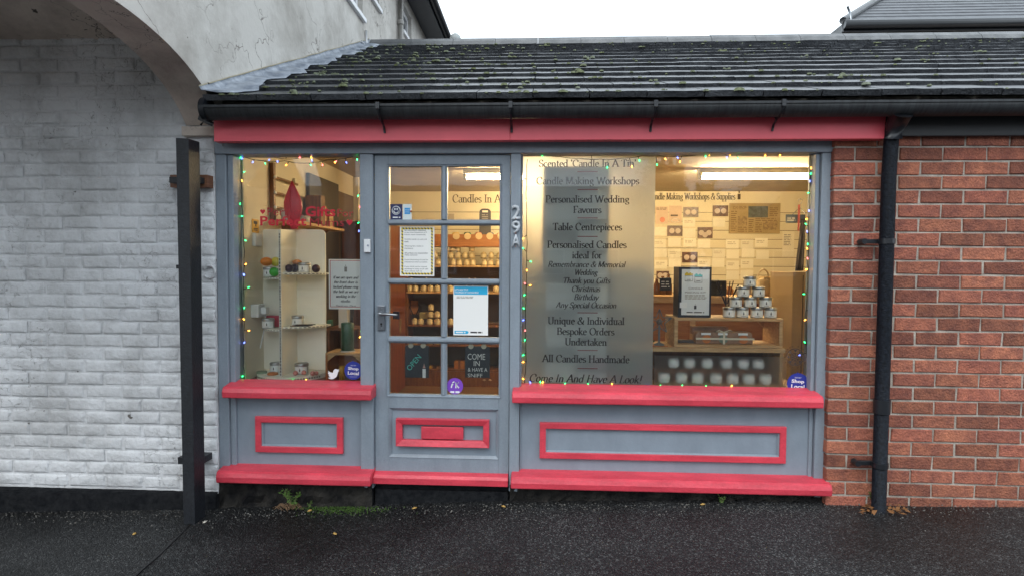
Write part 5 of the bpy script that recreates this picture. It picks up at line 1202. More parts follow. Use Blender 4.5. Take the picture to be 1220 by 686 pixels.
mb = MB(); mb.box(X(703, 415, YF-.01), X(722, 415, YF-.01), YF-.015, YF-.005, Z(710, 438, YF), Z(710, 425, YF)); obj('card', mb, mat('pink_card', (.6, .35, .4), .6), rk)
mb = MB(); c = PY(748, 456, .3); mb.lathe((c.x, .3, DZ+.001), [(.06, 0), (.07, .1), (.05, .12)], 14); 
for k in range(260):
    q = Vector((c.x+random.gauss(0, .045), .3+random.gauss(0, .04), DZ+.2+abs(random.gauss(0, .13)))); u = Vector((random.gauss(0, 1), random.gauss(0, 1), random.gauss(0, 1))).normalized()*.018; w_ = u.cross(Vector((1, .4, .2))).normalized()*.009
    mb.face([q-u, q+w_, q+u, q-w_])
o = obj('leafy_plant', mb, mat('plant_green', (.05, .11, .04), .5)); tag(o, 'green leafy pot plant blurred behind the right part of the frosted film', 'plant')
# added grey screen, darkens the lower half of the film
o = wbox('window_screen', mat('screen_grey', (.30, .31, .31), .7), 627, 776, 315, 459, .50, .02, 'added low grey screen darkening the frosted film from behind', 'screen')

# ---------------------------------------------------------------- frosted film with its lettering
YV = .0655
fm = thing('frosted_film', 'frosted film with the list of candle services on the right window', 'window film', (X(700, 460, YV), YV, ZG2))
mb = MB(); mb.box(XR0+.001, X(779, 330, YV), YV-.0004, YV, ZG2+.001, ZH-.003); obj('film', mb, FROST, fm)
yt = YV-.0012
LN = [("Scented 'Candle In A Tin'", 642, 758, 199, 8.2, 0), ("Candle Making Workshops", 639, 761.5, 219.8, 8.4, 0), ("Personalised Wedding", 650, 750, 241.5, 8.2, 0), ("Favours", 683, 716.5, 254, 8, 0), ("Table Centrepieces", 658.5, 741, 274.5, 8.2, 0), ("Personalised Candles", 652, 746.5, 295.5, 8.2, 0), ("ideal for", 681.5, 717, 308, 8, 0),
      ("Remembrance & Memorial", 653, 745, 318.3, 6.6, 1), ("Wedding", 684.5, 712, 327.8, 6.6, 1), ("Thank you Gifts", 670.5, 727, 337.5, 6.6, 1), ("Christmas", 681, 715, 347.3, 6.6, 1), ("Birthday", 684, 713, 357, 6.6, 1), ("Any Special Occasion", 662.5, 734.5, 366.5, 6.6, 1),
      ("Unique & Individual", 652.5, 744, 386, 8.4, 0), ("Bespoke Orders", 663.5, 732, 398.5, 8.2, 0), ("Undertaken", 673, 723, 411, 8.2, 0), ("All Candles Handmade", 646, 750, 431.3, 8.4, 0), ("Come In And Have A Look!", 630.5, 764.5, 455, 9, 1)]
for s_, a, b, yb_, h, it in LN:
    zz = Z((a+b)/2, yb_, yt); mb = serif_text(s_, X(a, yb_, yt), X(b, yb_, yt), zz, Z(700, yb_-h, yt)-Z(700, yb_, yt), yt, .17, bool(it)); obj('lettering', mb, INK, fm)
mb = MB()
for py, ln in ((205, 12), (226.3, 12), (260, 12), (282, 12), (372.3, 12), (417, 12), (438.5, 12)): mb.box(X(700-ln, py, yt), X(700+ln, py, yt), yt-.0003, yt, Z(700, py, yt)-.0022, Z(700, py, yt)+.0022)
obj('divider_line', mb, mat('rule_red', (.30, .04, .04), .6), fm)
mb = MB(); mb.box(X(779.5, 440, YV), X(937, 440, YV), YV-.0004, YV, Z(860, 462, YV), Z(860, 424, YV)); o = obj('frosted_strip', mb, FROST2); tag(o, 'faint frosted strip along the bottom of the right window over the jars', 'window film')

# ---------------------------------------------------------------- stickers
YV = .049
def disc_pts(cx, cz, r, n=40): return [(cx+r*math.cos(2*math.pi*i/n), cz+r*math.sin(2*math.pi*i/n)) for i in range(n)]
def shop_local(px, py, r_, label):
    c = PY(px, py, YV); t = thing('shop_local_sticker', label, 'sticker', (c.x, YV, c.z)); mb = MB(); p = disc_pts(c.x, c.z, r_)
    p = [q for q in p if not (q[0] < c.x+.1*r_ and q[0] > c.x-.45*r_ and q[1] > c.z)]; 
    p2 = []
    for i in range(48):
        a = R(90-360*i/48); 
        p2.append((c.x+r_*math.cos(a), c.z+r_*math.sin(a)))
        if i == 47: pass
    p2 = [(c.x, c.z+r_*1.16)]+p2
    mb.prism(p2[::-1], YV-.0008, YV, 'y'); obj('disc', mb, BLUEST, t)
    sans('lettering', 'Shop', c.x, c.z+r_*.18, r_*.42, YV-.0012, WHITE, t, bold=.03, width=r_*1.18, rot=R(-3)); sans('lettering', 'Local', c.x, c.z-r_*.28, r_*.38, YV-.0012, WHITE, t, bold=.03, width=r_*1.22, rot=R(-3))
    sans('lettering', 'WHY NOT', c.x, c.z+r_*.56, r_*.12, YV-.0012, WHITE, t, width=r_*.62); mb = MB(); mb.box(c.x-r_*.45, c.x+r_*.45, YV-.0012, YV-.0009, c.z-r_*.66, c.z-r_*.63); mb.box(c.x-r_*.38, c.x+r_*.38, YV-.0012, YV-.0009, c.z-r_*.76, c.z-r_*.74); obj('small_print', mb, mat('pale_blue', (.3, .35, .6), .5), t)
RS = (X(432, 441, YV)-X(410.5, 441, YV))/2
shop_local(421, 441, RS, 'round blue Shop Local sticker low on the left window by the white bird')
shop_local(950.5, 456.5, RS*1.12, 'round blue Shop Local sticker in the bottom right corner of the right window')
# bird emblem
c = PY(397.5, 445, YV); s_ = RS*.68; bp_ = [(-.95, .55), (-.55, .28), (-.1, .2), (-.02, .62), (.3, .88), (.62, .78), (.95, .78), (.8, .6), (.98, .52), (.72, .4), (.66, -.02), (.42, -.5), (0, -.82), (-.5, -.9), (-.98, -.68), (-.5, -.55), (-.72, -.42), (-.86, -.2), (-.68, -.2), (-.92, .05), (-.95, .25), (-.76, .18)]
mb = MB(); mb.prism([(c.x+a*s_, c.z+b*s_*.95) for a, b in bp_], YV-.0008, YV, 'y'); o = obj('bird_sticker', mb, WHITE); tag(o, 'white bird sticker low on the left window beside the blue sticker', 'sticker')
# purple sticker on the door pane
YD = .0275; c = PY(542, 459.5, YD); rp = (X(552, 459, YD)-X(532.5, 459, YD))/2
t = thing('purple_sticker', 'round purple sticker with white arched emblem at the bottom of the door glass', 'sticker', (c.x, YD, c.z)); c.x += .0
YD2 = -.0045; mb = MB(); mb.prism(disc_pts(c.x, c.z, rp), YD-.0008, YD, 'y'); obj('disc', mb, PURP, t)
mb = MB()
for (cx, r0) in ((-.05, .40), (-.05, .22)): mb.tube([(c.x+rp*(cx-.35+r0*.9+r0*math.cos(R(a))*-1), YD-.0014, c.z+rp*(-.2+1.15*math.sin(R(a))*r0*1.6)) for a in range(0, 100, 18)], rp*.075, 4)
mb.tube([(c.x+rp*.12, YD-.0014, c.z-rp*.22), (c.x+rp*.12, YD-.0014, c.z+rp*.5)], rp*.07, 4); mb.tube([(c.x+rp*.48, YD-.0014, c.z+rp*.5), (c.x+rp*.16, YD-.0014, c.z+rp*.16), (c.x+rp*.5, YD-.0014, c.z-rp*.22)], rp*.08, 4)
obj('emblem', mb, WHITE, t); bars(536.5, 547.5, 465, 467.8, YD-.0012, 1, WHITE, t, ragged=0, fill=.8)
# blue and pale stickers on the door
o = card('hygiene_sticker', 465, 479.5, 243.5, 262, NAVY, 'navy square sticker with white ring in the upper left door pane', 'sticker', y=YD, th=.001); c = PY(472, 251, YD)
mb = MB(); rr = .024; mb.tube([(c.x+rr*math.cos(R(a)), YD-.0016, c.z+rr*math.sin(R(a))) for a in range(0, 361, 20)], .0022, 4); mb.tube([(c.x+rr*.6*math.cos(R(a)), YD-.0016, c.z-.002+rr*.6*math.sin(R(a))) for a in range(180, 361, 20)], .003, 4)
for k in range(3): mb.box(c.x-.012+.009*k, c.x-.008+.009*k, YD-.0018, YD-.0012, c.z+.002, c.z+.014)
obj('emblem', mb, WHITE, o); bars(468, 477, 258, 260.5, YD-.0012, 1, WHITE, o, ragged=0)
o = card('card_sticker', 480, 490.5, 243.5, 262, mat('pale_sticker', (.62, .70, .70), .5), 'pale payment sticker with light blue square beside the navy sticker', 'sticker', y=YD, th=.001)
card('blue_square', 482, 488.5, 248, 255.5, mat('pay_blue', (.03, .28, .62), .5), None, None, y=YD-.001, parent=o, th=.0008); c = PY(485.2, 250.5, YD); sans('lettering', 'AMERICAN', c.x, c.z, .005, YD-.0022, WHITE, o, width=.026); c = PY(485.2, 253, YD); sans('lettering', 'EXPRESS', c.x, c.z, .005, YD-.0022, WHITE, o, width=.026)
mb = MB(); c = PY(493, 253.5, .1); mb.ball((c.x, .022, c.z), .006, 10); o = obj('hook', mb, mat('copper', (.45, .16, .08), .3, metal=.8)); tag(o, 'tiny copper coloured suction hook beside the pale sticker', 'hook')
# hazard striped notice
n0, n1, m0, m1 = 476.5, 517.5, 270.3, 329
t = card('safety_notice', n0, n1, m0, m1, PAPER, 'white customer notice with yellow and black hazard border on the door', 'notice', y=YD, th=.001)
xa, xb, zt4, zb4 = X(478.3, 300, YD), X(515.8, 300, YD), Z(497, 271.5, YD), Z(497, 327.3, YD); bw_ = .0105
mb = MB(); mb.frame(xa, xb, zb4, zt4, bw_, YD-.0018, YD-.0012); obj('yellow_border', mb, YEL, t)
mb = MB(); st_ = .0185; ys_ = YD-.0021
nz = int((zt4-zb4)/st_)
for k in range(nz):
    z = zb4+.006+st_*k
    mb.face([(xa, ys_, z+.006), (xa+bw_, ys_, z), (xa+bw_, ys_, z+.008), (xa, ys_, z+.014)]); mb.face([(xb-bw_, ys_, z+.006), (xb, ys_, z), (xb, ys_, z+.008), (xb-bw_, ys_, z+.014)])
for k in range(int((xb-xa)/st_)):
    x = xa+.005+st_*k
    for z in (zb4, zt4-bw_): mb.face([(x+.006, ys_-.0001, z), (x+.014, ys_-.0001, z), (x+.008, ys_-.0001, z+bw_), (x, ys_-.0001, z+bw_)])
obj('black_stripes', mb, INK, t)
TX = ["No more than 2 customers", "at any time (maximum of 3", "if from same household).", "", "Sanitise hands on entry &", "exit.", "", "Wearing face masks is", "mandatory.", "", "All surfaces are cleaned after", "every customer.", "", "Social distancing should be", "maintained where possible.", "", "If you think we've missed", "anything to keep us all safe", "then please tell us."]
for i, s_ in enumerate(TX):
    if s_: c = PY(482, 274.6+i*2.7, YD); sans('lettering', s_, c.x, c.z, .0095, YD-.0014, INK, t, bold=.005, align='LEFT', width=min(.14, .0053*len(s_)))
# public health poster (its code is left out)
t = card('health_poster', 540.2, 581.5, 340.5, 399, PAPER, 'white poster with bright blue band on the door glass', 'poster', y=YD, th=.001)
card('blue_band', 541.2, 580.8, 341.3, 350.8, LTBL, None, None, y=YD-.001, parent=t, th=.0006)
for s_, py, wd in (("LET'S HELP STOP", 345, .078), ("THE SPREAD OF CORONAVIRUS", 348.2, .14)): c = PY(542, py, YD); sans('lettering', s_, c.x, c.z, .0115, YD-.002, WHITE, t, bold=.015, align='LEFT', width=wd)
bars(544, 566, 352.6, 355.5, YD-.0012, 2, GREYI, t)
a0 = PY(541.5, 395.3, YD); a1 = PY(558.5, 395.3, YD); mb = MB(); mb.prism([(a0.x, a0.z-.009), (a1.x-.008, a0.z-.009), (a1.x, a0.z), (a1.x-.008, a0.z+.009), (a0.x, a0.z+.009)], YD-.0016, YD-.001, 'y'); obj('blue_arrow', mb, LTBL, t); bars(543, 554.5, 394.3, 396.5, YD-.002, 1, WHITE, t, ragged=0, fill=.7); bars(560.5, 575, 394.5, 396.5, YD-.0012, 1, INK, t, ragged=0, fill=.9)
# OPEN and COME IN slates hung from suction discs
def slate(px0, px1, py0, py1, label, name='slate_sign'):
    xm = (px0+px1)/2; c = PY(xm, py1, .06); t = thing(name, label, 'sign', (c.x, .034, c.z)); mb = MB()
    rrect(X(xm, 440, .034), Z(xm, py1, .034), (X(px1, 440, .034)-X(px0, 440, .034))/2, Z(xm, py0, .034)-Z(xm, py1, .034), .014, .034, .039, mb); obj('slate', mb, SLATE, t, .001)
    for q in (-.26, .26):
        mb = MB(); d = PY(xm+q*(px1-px0)*1.0, py0+.3, .03); mb.cyl((d.x, .0295, d.z), .0155, .004, 18, 'y'); mb.cyl((d.x, .0285, d.z), .007, .001, 12, 'y'); obj('suction_disc', mb, mat('suction', (.48, .46, .36), .3), t)
    return t
ysl = .0335
t = slate(482.5, 511, 411, 449.5, 'dark slate board with OPEN in teal letters, hung in the lower left pane'); c = PY(493, 431.5, ysl); sans('lettering', 'OPEN', c.x, c.z, .032, ysl, CYAN, t, width=.108, rot=R(50))
c = PY(505.3, 449, ysl); mb = MB(); mb.box(c.x-.0095, c.x+.0095, ysl-.0005, ysl, c.z-.003, c.z+.05); obj('painted_candle', mb, WHITE, t); mb = MB(); mb.face([(c.x-.009, ysl-.0004, c.z+.055), (c.x+.009, ysl-.0004, c.z+.055), (c.x+.003, ysl-.0004, c.z+.072), (c.x, ysl-.0004, c.z+.085), (c.x-.003, ysl-.0004, c.z+.072)]); obj('painted_flame', mb, mat('flame_paint', (.5, .3, .26), .6), t)
t = slate(554, 583.5, 412, 449.5, 'dark slate board chalked COME IN & HAVE A SNIFF in the lower right pane')
for s_, px, py, wd, h in (('COME', 567.5, 424.5, .105, .036), ('IN', 568, 432.5, .036, .03), ('& HAVE A', 569, 440, .115, .023), ('SNIFF', 566, 446.8, .088, .022)): c = PY(px, py, ysl); sans('lettering', s_, c.x, c.z, h, ysl, WINK, t, width=wd)
mb = MB(); c = PY(577, 452, .05); mb.lathe((c.x, .045, c.z), [(.001, -.006), (.012, 0), (.001, .006)], 8); mb.lathe((c.x+.035, .045, c.z), [(.001, -.006), (.012, 0), (.001, .006)], 8); o = obj('wooden_beads', mb, WOOD); tag(o, 'two wooden beads hanging just under the COME IN slate', 'beads')
# round black emblem on the right window
c = PY(947.3, 425, YV); t = thing('round_emblem', 'round black wheel shaped emblem ringed with lettering, bottom right of right window', 'sticker', (c.x, YV, c.z)); r0 = .054
mb = MB(); ye_ = YV-.0008
def ring(r, w_): 
    n = 40
    for i in range(n):
        a, b = 2*math.pi*i/n, 2*math.pi*(i+1)/n; mb.face([(c.x+r*math.cos(a), ye_, c.z+r*math.sin(a)), (c.x+(r+w_)*math.cos(a), ye_, c.z+(r+w_)*math.sin(a)), (c.x+(r+w_)*math.cos(b), ye_, c.z+(r+w_)*math.sin(b)), (c.x+r*math.cos(b), ye_, c.z+r*math.sin(b))])
ring(r0*.86, .004); ring(r0*.12, .003); ring(r0*.42, .0025)
for k in range(8):
    a = 2*math.pi*k/8; u = Vector((math.cos(a), math.sin(a))); v_ = Vector((-u.y, u.x))
    for (r1_, r2_, wd) in ((.5, .8, .010), (.18, .4, .005)):
        p, q = u*r0*r1_, u*r0*r2_; mb.face([(c.x+p.x, ye_, c.z+p.y), (c.x+q.x+v_.x*wd, ye_, c.z+q.y+v_.y*wd), (c.x+q.x-v_.x*wd, ye_, c.z+q.y-v_.y*wd)])
obj('wheel', mb, INK, t)
for i, ch in enumerate('HAND MADE · WITH CARE · '.replace('·', '-')):
    if ch == ' ': continue
    a = R(150-360*i/24); sans('letter', ch, c.x+r0*1.16*math.cos(a), c.z+r0*1.16*math.sin(a), .0085 if ch != '-' else .002, ye_, INK, t, rot=a-R(90))
# red lettering on the left window
t = thing('red_window_lettering', 'red words Perfect Gifts For Perfect Mums with two hearts on the left window', 'lettering', (X(360, 260, YV), YV, Z(360, 266, YV)))
def wtxt(s_, a, b, pyc, h, m, bd): c = PY((a+b)/2, pyc, YV); sans('lettering', s_, c.x, c.z, Z(360, pyc-h/2, YV)-Z(360, pyc+h/2, YV), YV-.0006, m, t, bold=bd, width=X(b, pyc, YV)-X(a, pyc, YV))
wtxt('Perfect', 318.5, 361, 252.5, 9.5, VREDT, .0); wtxt('Gifts', 363.5, 399.5, 252, 12.5, VRED, .025); wtxt('For', 402, 421, 254, 9, VREDT, .0); wtxt('Perfect', 310, 365, 263.5, 11.5, VRED, .025); wtxt('Mums', 369, 410, 265, 9.5, VREDT, .0)
for px, py, s_ in ((313, 252.5, 3.1), (416.5, 265.3, 3.8)):
    c = PY(px, py, YV); q = s_/205.; mb = MB(); hp = [(0, -1), (.55, -.45), (1, .15), (.98, .6), (.7, .88), (.35, .88), (0, .55), (-.35, .88), (-.7, .88), (-.98, .6), (-1, .15), (-.55, -.45)]; mb.prism([(c.x+a*q, c.z+b*q) for a, b in hp], YV-.0008, YV, 'y'); obj('heart', mb, VRED, t)
# ring the bell notice
YN = .058
t = thing('bell_notice', 'white framed notice asking to ring the bell, by the right edge of the left window', 'notice', (X(412, 368, YN), YN, Z(412, 368, YN))); a0, a1 = X(391.7, 338, YN), X(432.3, 338, YN)
zt5, zb5 = Z(412, 309, YN), Z(412, 368, YN); mb = MB(); mb.box(a0, a1, YN, YN+.004, zb5, zt5); obj('sheet', mb, PAPER, t)
mb = MB(); mb.frame(a0+.008, a1-.008, zb5+.012, zt5-.006, .0035, YN-.0012, YN-.0004); obj('red_border', mb, mat('notice_red', (.5, .1, .09), .6), t)
xm = (a0+a1)/2
for i, s_ in enumerate(["If we are open and", "the front door is", "locked please ring", "the bell as we are", "working in the", "studio."]):
    z = Z(412, 332+i*5.55, YN); hw_ = .0042*len(s_)+.001; obj('lettering', serif_text(s_, xm-hw_, xm+hw_, z, .0155, YN-.0012, .2, True), INK, t)
c = PY(412.5, 364.3, YN); sans('lettering', 'Thank you, Clare', xm, c.z, .014, YN-.0012, INK, t, width=.12, shear=.3)
mb = MB(); z = Z(412, 321.5, YN); mb.box(xm-.008, xm+.008, YN-.0012, YN-.0004, z-.012, z+.018); mb.box(xm-.0015, xm+.0015, YN-.0012, YN-.0004, z+.02, z+.03); obj('candle_mark', mb, GREYI, t)

# ---------------------------------------------------------------- left window display
LZ = Z(354, 455.5, .06)
mb = MB(); mb.box(XL1+.002, XP0-.002, .056, .62, LZ-.03, LZ); o = obj('display_board', mb, WOODD, None, .002); tag(o, 'wooden board forming the floor of the left window display', 'board')
UY0, UY1 = .10, .33
un = thing('display_stand', 'cream painted display stand with rounded shelves in the left window', 'display stand', (X(350, 440, UY1), UY1, LZ))
bx0_, bx1_ = X(311.5, 350, UY1), X(388, 350, UY1); uz1 = Z(350, 273.5, UY1); mb = MB(); rrect((bx0_+bx1_)/2, LZ+.031, (bx1_-bx0_)/2, uz1-LZ-.031, .035, UY1, UY1+.012, mb); obj('back_board', mb, CREAM, un, .002)
fxx = X(334, 360, UY0); mb = MB(); mb.box(fxx-.006, fxx+.006, UY0, UY1-.0005, LZ+.0285, Z(334, 273, UY0)); obj('centre_fin', mb, CREAM, un, .002)
TAPE = mat('tape_white', (.74, .72, .66), .6)
fz_t = Z(334, 274, UY0); mb = MB(); mb.box(fxx-.0075, fxx+.0075, UY0-.0022, UY0-.0005, LZ+.03, fz_t); tp = obj('edge_tape', mb, TAPE, un); mb = MB(); z = LZ+.035; random.seed(5)
while z < fz_t-.02: l = random.uniform(.006, .016); mb.box(fxx-.004, fxx+.003, UY0-.003, UY0-.0023, z, z+l); z += l+.006
obj('print', mb, INK, tp)
def qshelf(x0, x1, py, th=.011, full=False, name='shelf'):
    z1 = Z(350, py, UY0+.05); mb = MB(); w_ = abs(x1-x0); sg = 1 if x1 > x0 else -1; dd = UY1-UY0-.015; 
    p = [(x0, UY1-.001)]+[(x0+sg*w_*math.sin(R(a)), UY1-.001-dd*math.cos(R(a))) for a in range(0, 91, 10)]
    if sg < 0: p = p[::-1]
    mb.prism(p, z1-th, z1, 'z'); o = obj(name, mb, CREAM, un)
    mb = MB(); k = 0
    for a in range(4, 80, 7):
        a0_, a1_ = R(a), R(a+4); f_ = 1.006; P_ = lambda t: (x0+sg*w_*math.sin(t)*f_, UY1-.001-dd*math.cos(t)*f_)
        q0, q1 = P_(a0_), P_(a1_); mb.face([(q0[0], q0[1], z1-th*.75), (q1[0], q1[1], z1-th*.75), (q1[0], q1[1], z1-th*.3), (q0[0], q0[1], z1-th*.3)])
    obj('print', mb, mat('tape_print', (.2, .18, .15), .6), o); return z1
xlft = X(306.5, 330, UY0+.1); xrgt = X(385, 330, UY0+.1)
zA = qshelf(fxx+.007, xrgt, 325); zB = qshelf(fxx-.007, xlft, 330.5); zC = qshelf(fxx+.007, xrgt, 388.5); zD = qshelf(fxx-.007, xlft, 392)
# round base
z1b = LZ+.028; mb = MB(); p = [(fxx+.0+(.235)*math.cos(R(a)), UY1-.001+(UY1-.07)*math.sin(R(a))) for a in range(180, 361, 8)]; p = p+[(fxx+.235, UY1+.02), (fxx-.235, UY1+.02)]
p = [(max(q[0], XL1+.02), q[1]) for q in p]; mb.prism(p, LZ+.0005, z1b, 'z'); ob_ = obj('base_shelf', mb, CREAM, un)
mb = MB()
for a in range(200, 330, 4): a0_, a1_ = R(a), R(a+2.6); q0, q1 = [(fxx+.2365*math.cos(t), UY1-.001+(UY1-.0685)*math.sin(t)) for t in (a0_, a1_)]; mb.face([(q0[0], q0[1], LZ+.008), (q1[0], q1[1], LZ+.008), (q1[0], q1[1], LZ+.018), (q0[0], q0[1], LZ+.018)])
obj('print', mb, mat('tape_print', (.2, .18, .15), .6), ob_)
G2 = 'candle tins on the cream display stand'; UT = UY0+.10
put_tin(X(321, 325, UT), UT, zB+.0006, 'white labelled tin under the orange ball on the cream stand', G2, 1.0)
put_tin(X(363, 320, UT), UT, zA+.0006, 'white labelled tin between the dark balls on the cream stand', G2, 1.0)
put_tin(X(319.5, 386, UT), UT, zD+.0006, 'white labelled tin in front of the red box on the cream stand', G2, 1.0, .2)
put_tin(X(355, 381, UT), UT, zC+.0006, 'white labelled tin beside dark twigs on the right middle shelf of the stand', G2, 1.0, -.1)
put_tin(X(329, 440, UT+.05), UT+.05, z1b+.0006, 'tin half hidden behind the centre fin at the foot of the stand', G2, 1.0)
put_tin(X(359.5, 440, UT), UT, z1b+.0006, 'white labelled tin among pink balls at the foot of the stand', G2, 1.1, .1)
def ball(px, py, y, r, c, nm, label, sz=1, zb_=None):
    p = PY(px, py, y); z = p.z if zb_ is None else zb_+r*sz
    mb = MB(); mb.ball((p.x, y, z), r, 18, sz); o = obj(nm, mb, mat(nm+'_'+str(int(c[0]*99))+str(int(c[1]*99)), c, .35)); tag(o, label, 'wax melt' if 'melt' in nm else 'ball')
ball(317.5, 311.8, UT, .037, (.72, .22, .02), 'wax_ball', 'bright orange ball on top of a tin on the stand', .75)
ball(328.5, 312, UT+.03, .03, (.62, .55, .03), 'wax_ball', 'yellow ball beside the orange ball on the stand')
ball(327, 324, UT-.025, .031, (.03, .42, .04), 'wax_ball', 'bright green ball beside the tin on the upper left shelf', .95)
ball(344.5, 320, UT-.02, .026, (.035, .012, .03), 'wax_ball', 'dark purple ball at the left end of the upper right shelf', zb_=zA+.0005)
ball(351, 319, UT+.02, .027, (.04, .014, .03), 'wax_ball', 'dark purple ball just left of the tin on the upper right shelf', zb_=zA+.0005)
ball(376.5, 319.5, UT, .026, (.035, .012, .03), 'wax_ball', 'dark purple ball right of the tin on the upper right shelf', zb_=zA+.0005)
ball(354, 312.5, UT+.06, .03, (.50, .2, .06), 'wax_ball', 'dull orange ball with a stalk behind the dark balls', .6)
for k, (px, lb) in enumerate(((352, 'pink wax ball left of the tin at the foot of the stand'), (362, 'pink wax ball in front of the tin at the foot of the stand'), (372.5, 'pink wax ball right of the tin at the foot of the stand'), (377, 'pale pink wax ball nearest the glass edge of the base'))):
    ball(px, 447, UT-.06+.02*(k % 2), .015 if k < 3 else .013, (.62, .24, .2), 'wax_melt', lb, zb_=z1b+.0005)
mb = MB(); c = PY(312, 446, UT); mb.cyl((c.x, UT, z1b+.0006), .032, .012, 18); o = obj('green_disc', mb, mat('sage', (.25, .33, .22), .5)); tag(o, 'flat sage green wax disc at the left of the stand base', 'wax disc')
mb = MB(); c = PY(325, 447, UT-.04); mb.lathe((c.x, UT-.04, z1b+.0006), [(.034, 0), (.03, .012), (.005, .016)], 16); o = obj('orange_disc', mb, mat('orange_wax', (.55, .17, .04), .4)); tag(o, 'flat orange wax disc beside the centre fin at the base', 'wax disc')
o = wbox('red_box', mat('red_box', (.5, .03, .06), .5), 317, 332, 376, 389, UT+.05, .05, 'red gift box lying behind a tin on the left middle shelf', 'box')
mb = MB(); random.seed(3); zz = zC+.003
for k in range(6): a = random.uniform(-.3, .3); cx = X(358+k*1.5, 386, UT-.05); mb.tube([(cx-.06, UT-.055+a*.05, zz+.002*k), (cx+.05, UT-.05-a*.05, zz+.002*k)], .003, 5)
o = obj('twigs', mb, DARKW); tag(o, 'small bundle of dark twigs lying before the tin on the stand', 'twigs')
# red folded flame on top of the stand
RYY = UY1+.006-.04; c = PY(350.5, 273.5, RYY); hgt = Z(350, 216, RYY)-c.z; mb = MB(); W_ = .062
prof_ = [(0, .36), (.05, .42), (.12, .46), (.22, .68), (.33, .88), (.45, 1.0), (.56, .97), (.68, .78), (.8, .50), (.9, .27), (.96, .12), (1.0, .02)]
v = []; f = []; m_ = 12
for (t_, w_) in prof_:
    for i in range(m_):
        a = 2*math.pi*i/m_; fold = 1+.22*math.cos(3*a); lean = -.012*t_
        v.append((c.x+lean+math.cos(a)*W_*w_*(1 if abs(math.cos(a)) > .5 else .96), RYY+math.sin(a)*.03*w_*fold, uz1+.001+hgt*t_))
for j in range(len(prof_)-1):
    for i in range(m_): f.append((j*m_+i, j*m_+(i+1) % m_, (j+1)*m_+(i+1) % m_, (j+1)*m_+i))
mb.mesh(v, f, True); o = obj('red_flame_ornament', mb, mat('flame_red', (.50, .010, .035), .45)); tag(o, 'tall glossy red flame shaped ornament on top of the cream stand', 'ornament')
mb = MB(); mb.tube([(c.x-.018, RYY-.03, uz1+.05), (c.x-.012, RYY-.036, uz1+hgt*.45), (c.x-.012, RYY-.02, uz1+hgt*.8)], .004, 6); obj('fold_ridge', mb, mat('flame_red', (.50, .010, .035), .45), o)
# crate, green candle, yellow candle, second crate
CY_ = .09; t = thing('wooden_crate', 'small open wooden crate behind the bird sticker, carrying the green candle', 'crate', (X(410, 455, CY_), CY_, LZ)); xa, xb = X(387.5, 440, CY_), X(431.5, 440, CY_); za = LZ+.0005; zb_ = Z(410, 420.5, CY_)
for nm, b in (('top_board', (xa, xb, CY_, CY_+.2, zb_-.012, zb_)), ('side_board', (xa, xa+.014, CY_+.001, CY_+.2, za, zb_-.0125)), ('side_board', (xb-.014, xb, CY_+.001, CY_+.2, za, zb_-.0125)), ('back_board', (xa+.0145, xb-.0145, CY_+.185, CY_+.2, za, zb_-.0125))): mb = MB(); mb.box(*b); obj(nm, mb, ORANGE_W if nm != 'top_board' else WOOD, t, .002)
mb = MB(); mb.prism([(xa+.0145, zb_-.013), (xa+.06, zb_-.013), (xa+.0145, zb_-.05)], CY_+.002, CY_+.014, 'y'); mb.prism([(xb-.0145, zb_-.05), (xb-.06, zb_-.013), (xb-.0145, zb_-.013)], CY_+.002, CY_+.014, 'y'); obj('corner_block', mb, WOOD, t)
gxc = X(414, 400, CY_+.08); mb = MB(); rg = (X(421.5, 400, CY_+.08)-X(407, 400, CY_+.08))/2; gz_ = Z(414, 384, CY_+.08)
mb.lathe((gxc, CY_+.08, zb_+.008), [(rg, 0), (rg, gz_-zb_-.012), (rg*.9, gz_-zb_-.008), (.001, gz_-zb_-.01)], 24); gc = obj('green_candle', mb, GREENC); tag(gc, 'tall dark green pillar candle on the wooden crate in the left window', 'candle')
mb = MB(); mb.cyl((gxc, CY_+.08, gz_-.003), .0015, .014, 6); obj('wick', mb, WINK, gc)
mb = MB(); mb.cyl((gxc, CY_+.08, zb_+.0005), rg*1.2, .007, 24); o = obj('glass_dish', mb, mat('dish', (.5, .5, .45), .15)); tag(o, 'thin pale dish under the dark green pillar candle', 'dish')
mb = MB(); c = PY(407.5, 445, CY_+.08); mb.lathe((c.x, CY_+.08, za), [(.018, 0), (.018, .085), (.001, .09)], 14); o = obj('yellow_candle', mb, mat('yellow_wax', (.5, .28, .02), .4)); tag(o, 'mustard yellow candle standing inside the small crate', 'candle')
C2 = .36; t = thing('wooden_crate', 'brown wooden crate further back behind the green candle', 'crate', (X(405, 430, C2), C2, LZ)); xa, xb = X(390, 400, C2), X(428, 400, C2); zc_ = Z(405, 391, C2)
for nm, b in (('top_board', (xa-.01, xb, C2, C2+.2, zc_-.014, zc_)), ('side_board', (xa, xa+.014, C2, C2+.2, za, zc_-.0145)), ('side_board', (xb-.014, xb, C2, C2+.2, za, zc_-.0145)), ('back_board', (xa+.0145, xb-.0145, C2+.185, C2+.2, za, zc_-.0145))): mb = MB(); mb.box(*b); obj(nm, mb, WOODD, t, .002)
o = wbox('white_vase', mat('vase_white', (.6, .58, .55), .4), 403, 414, 366, 390.8, C2+.05, .06, 'plain white block vase on the rear crate under the notice', 'vase', bev=.006)
o = wbox('green_box', mat('teal_box', (.03, .17, .12), .5), 389.5, 394.5, 381, 388, C2+.03, .04, 'tiny dark green box on the rear crate beside the white vase', 'box')
mb = MB(); random.seed(6); c = PY(417, 390, C2+.1)
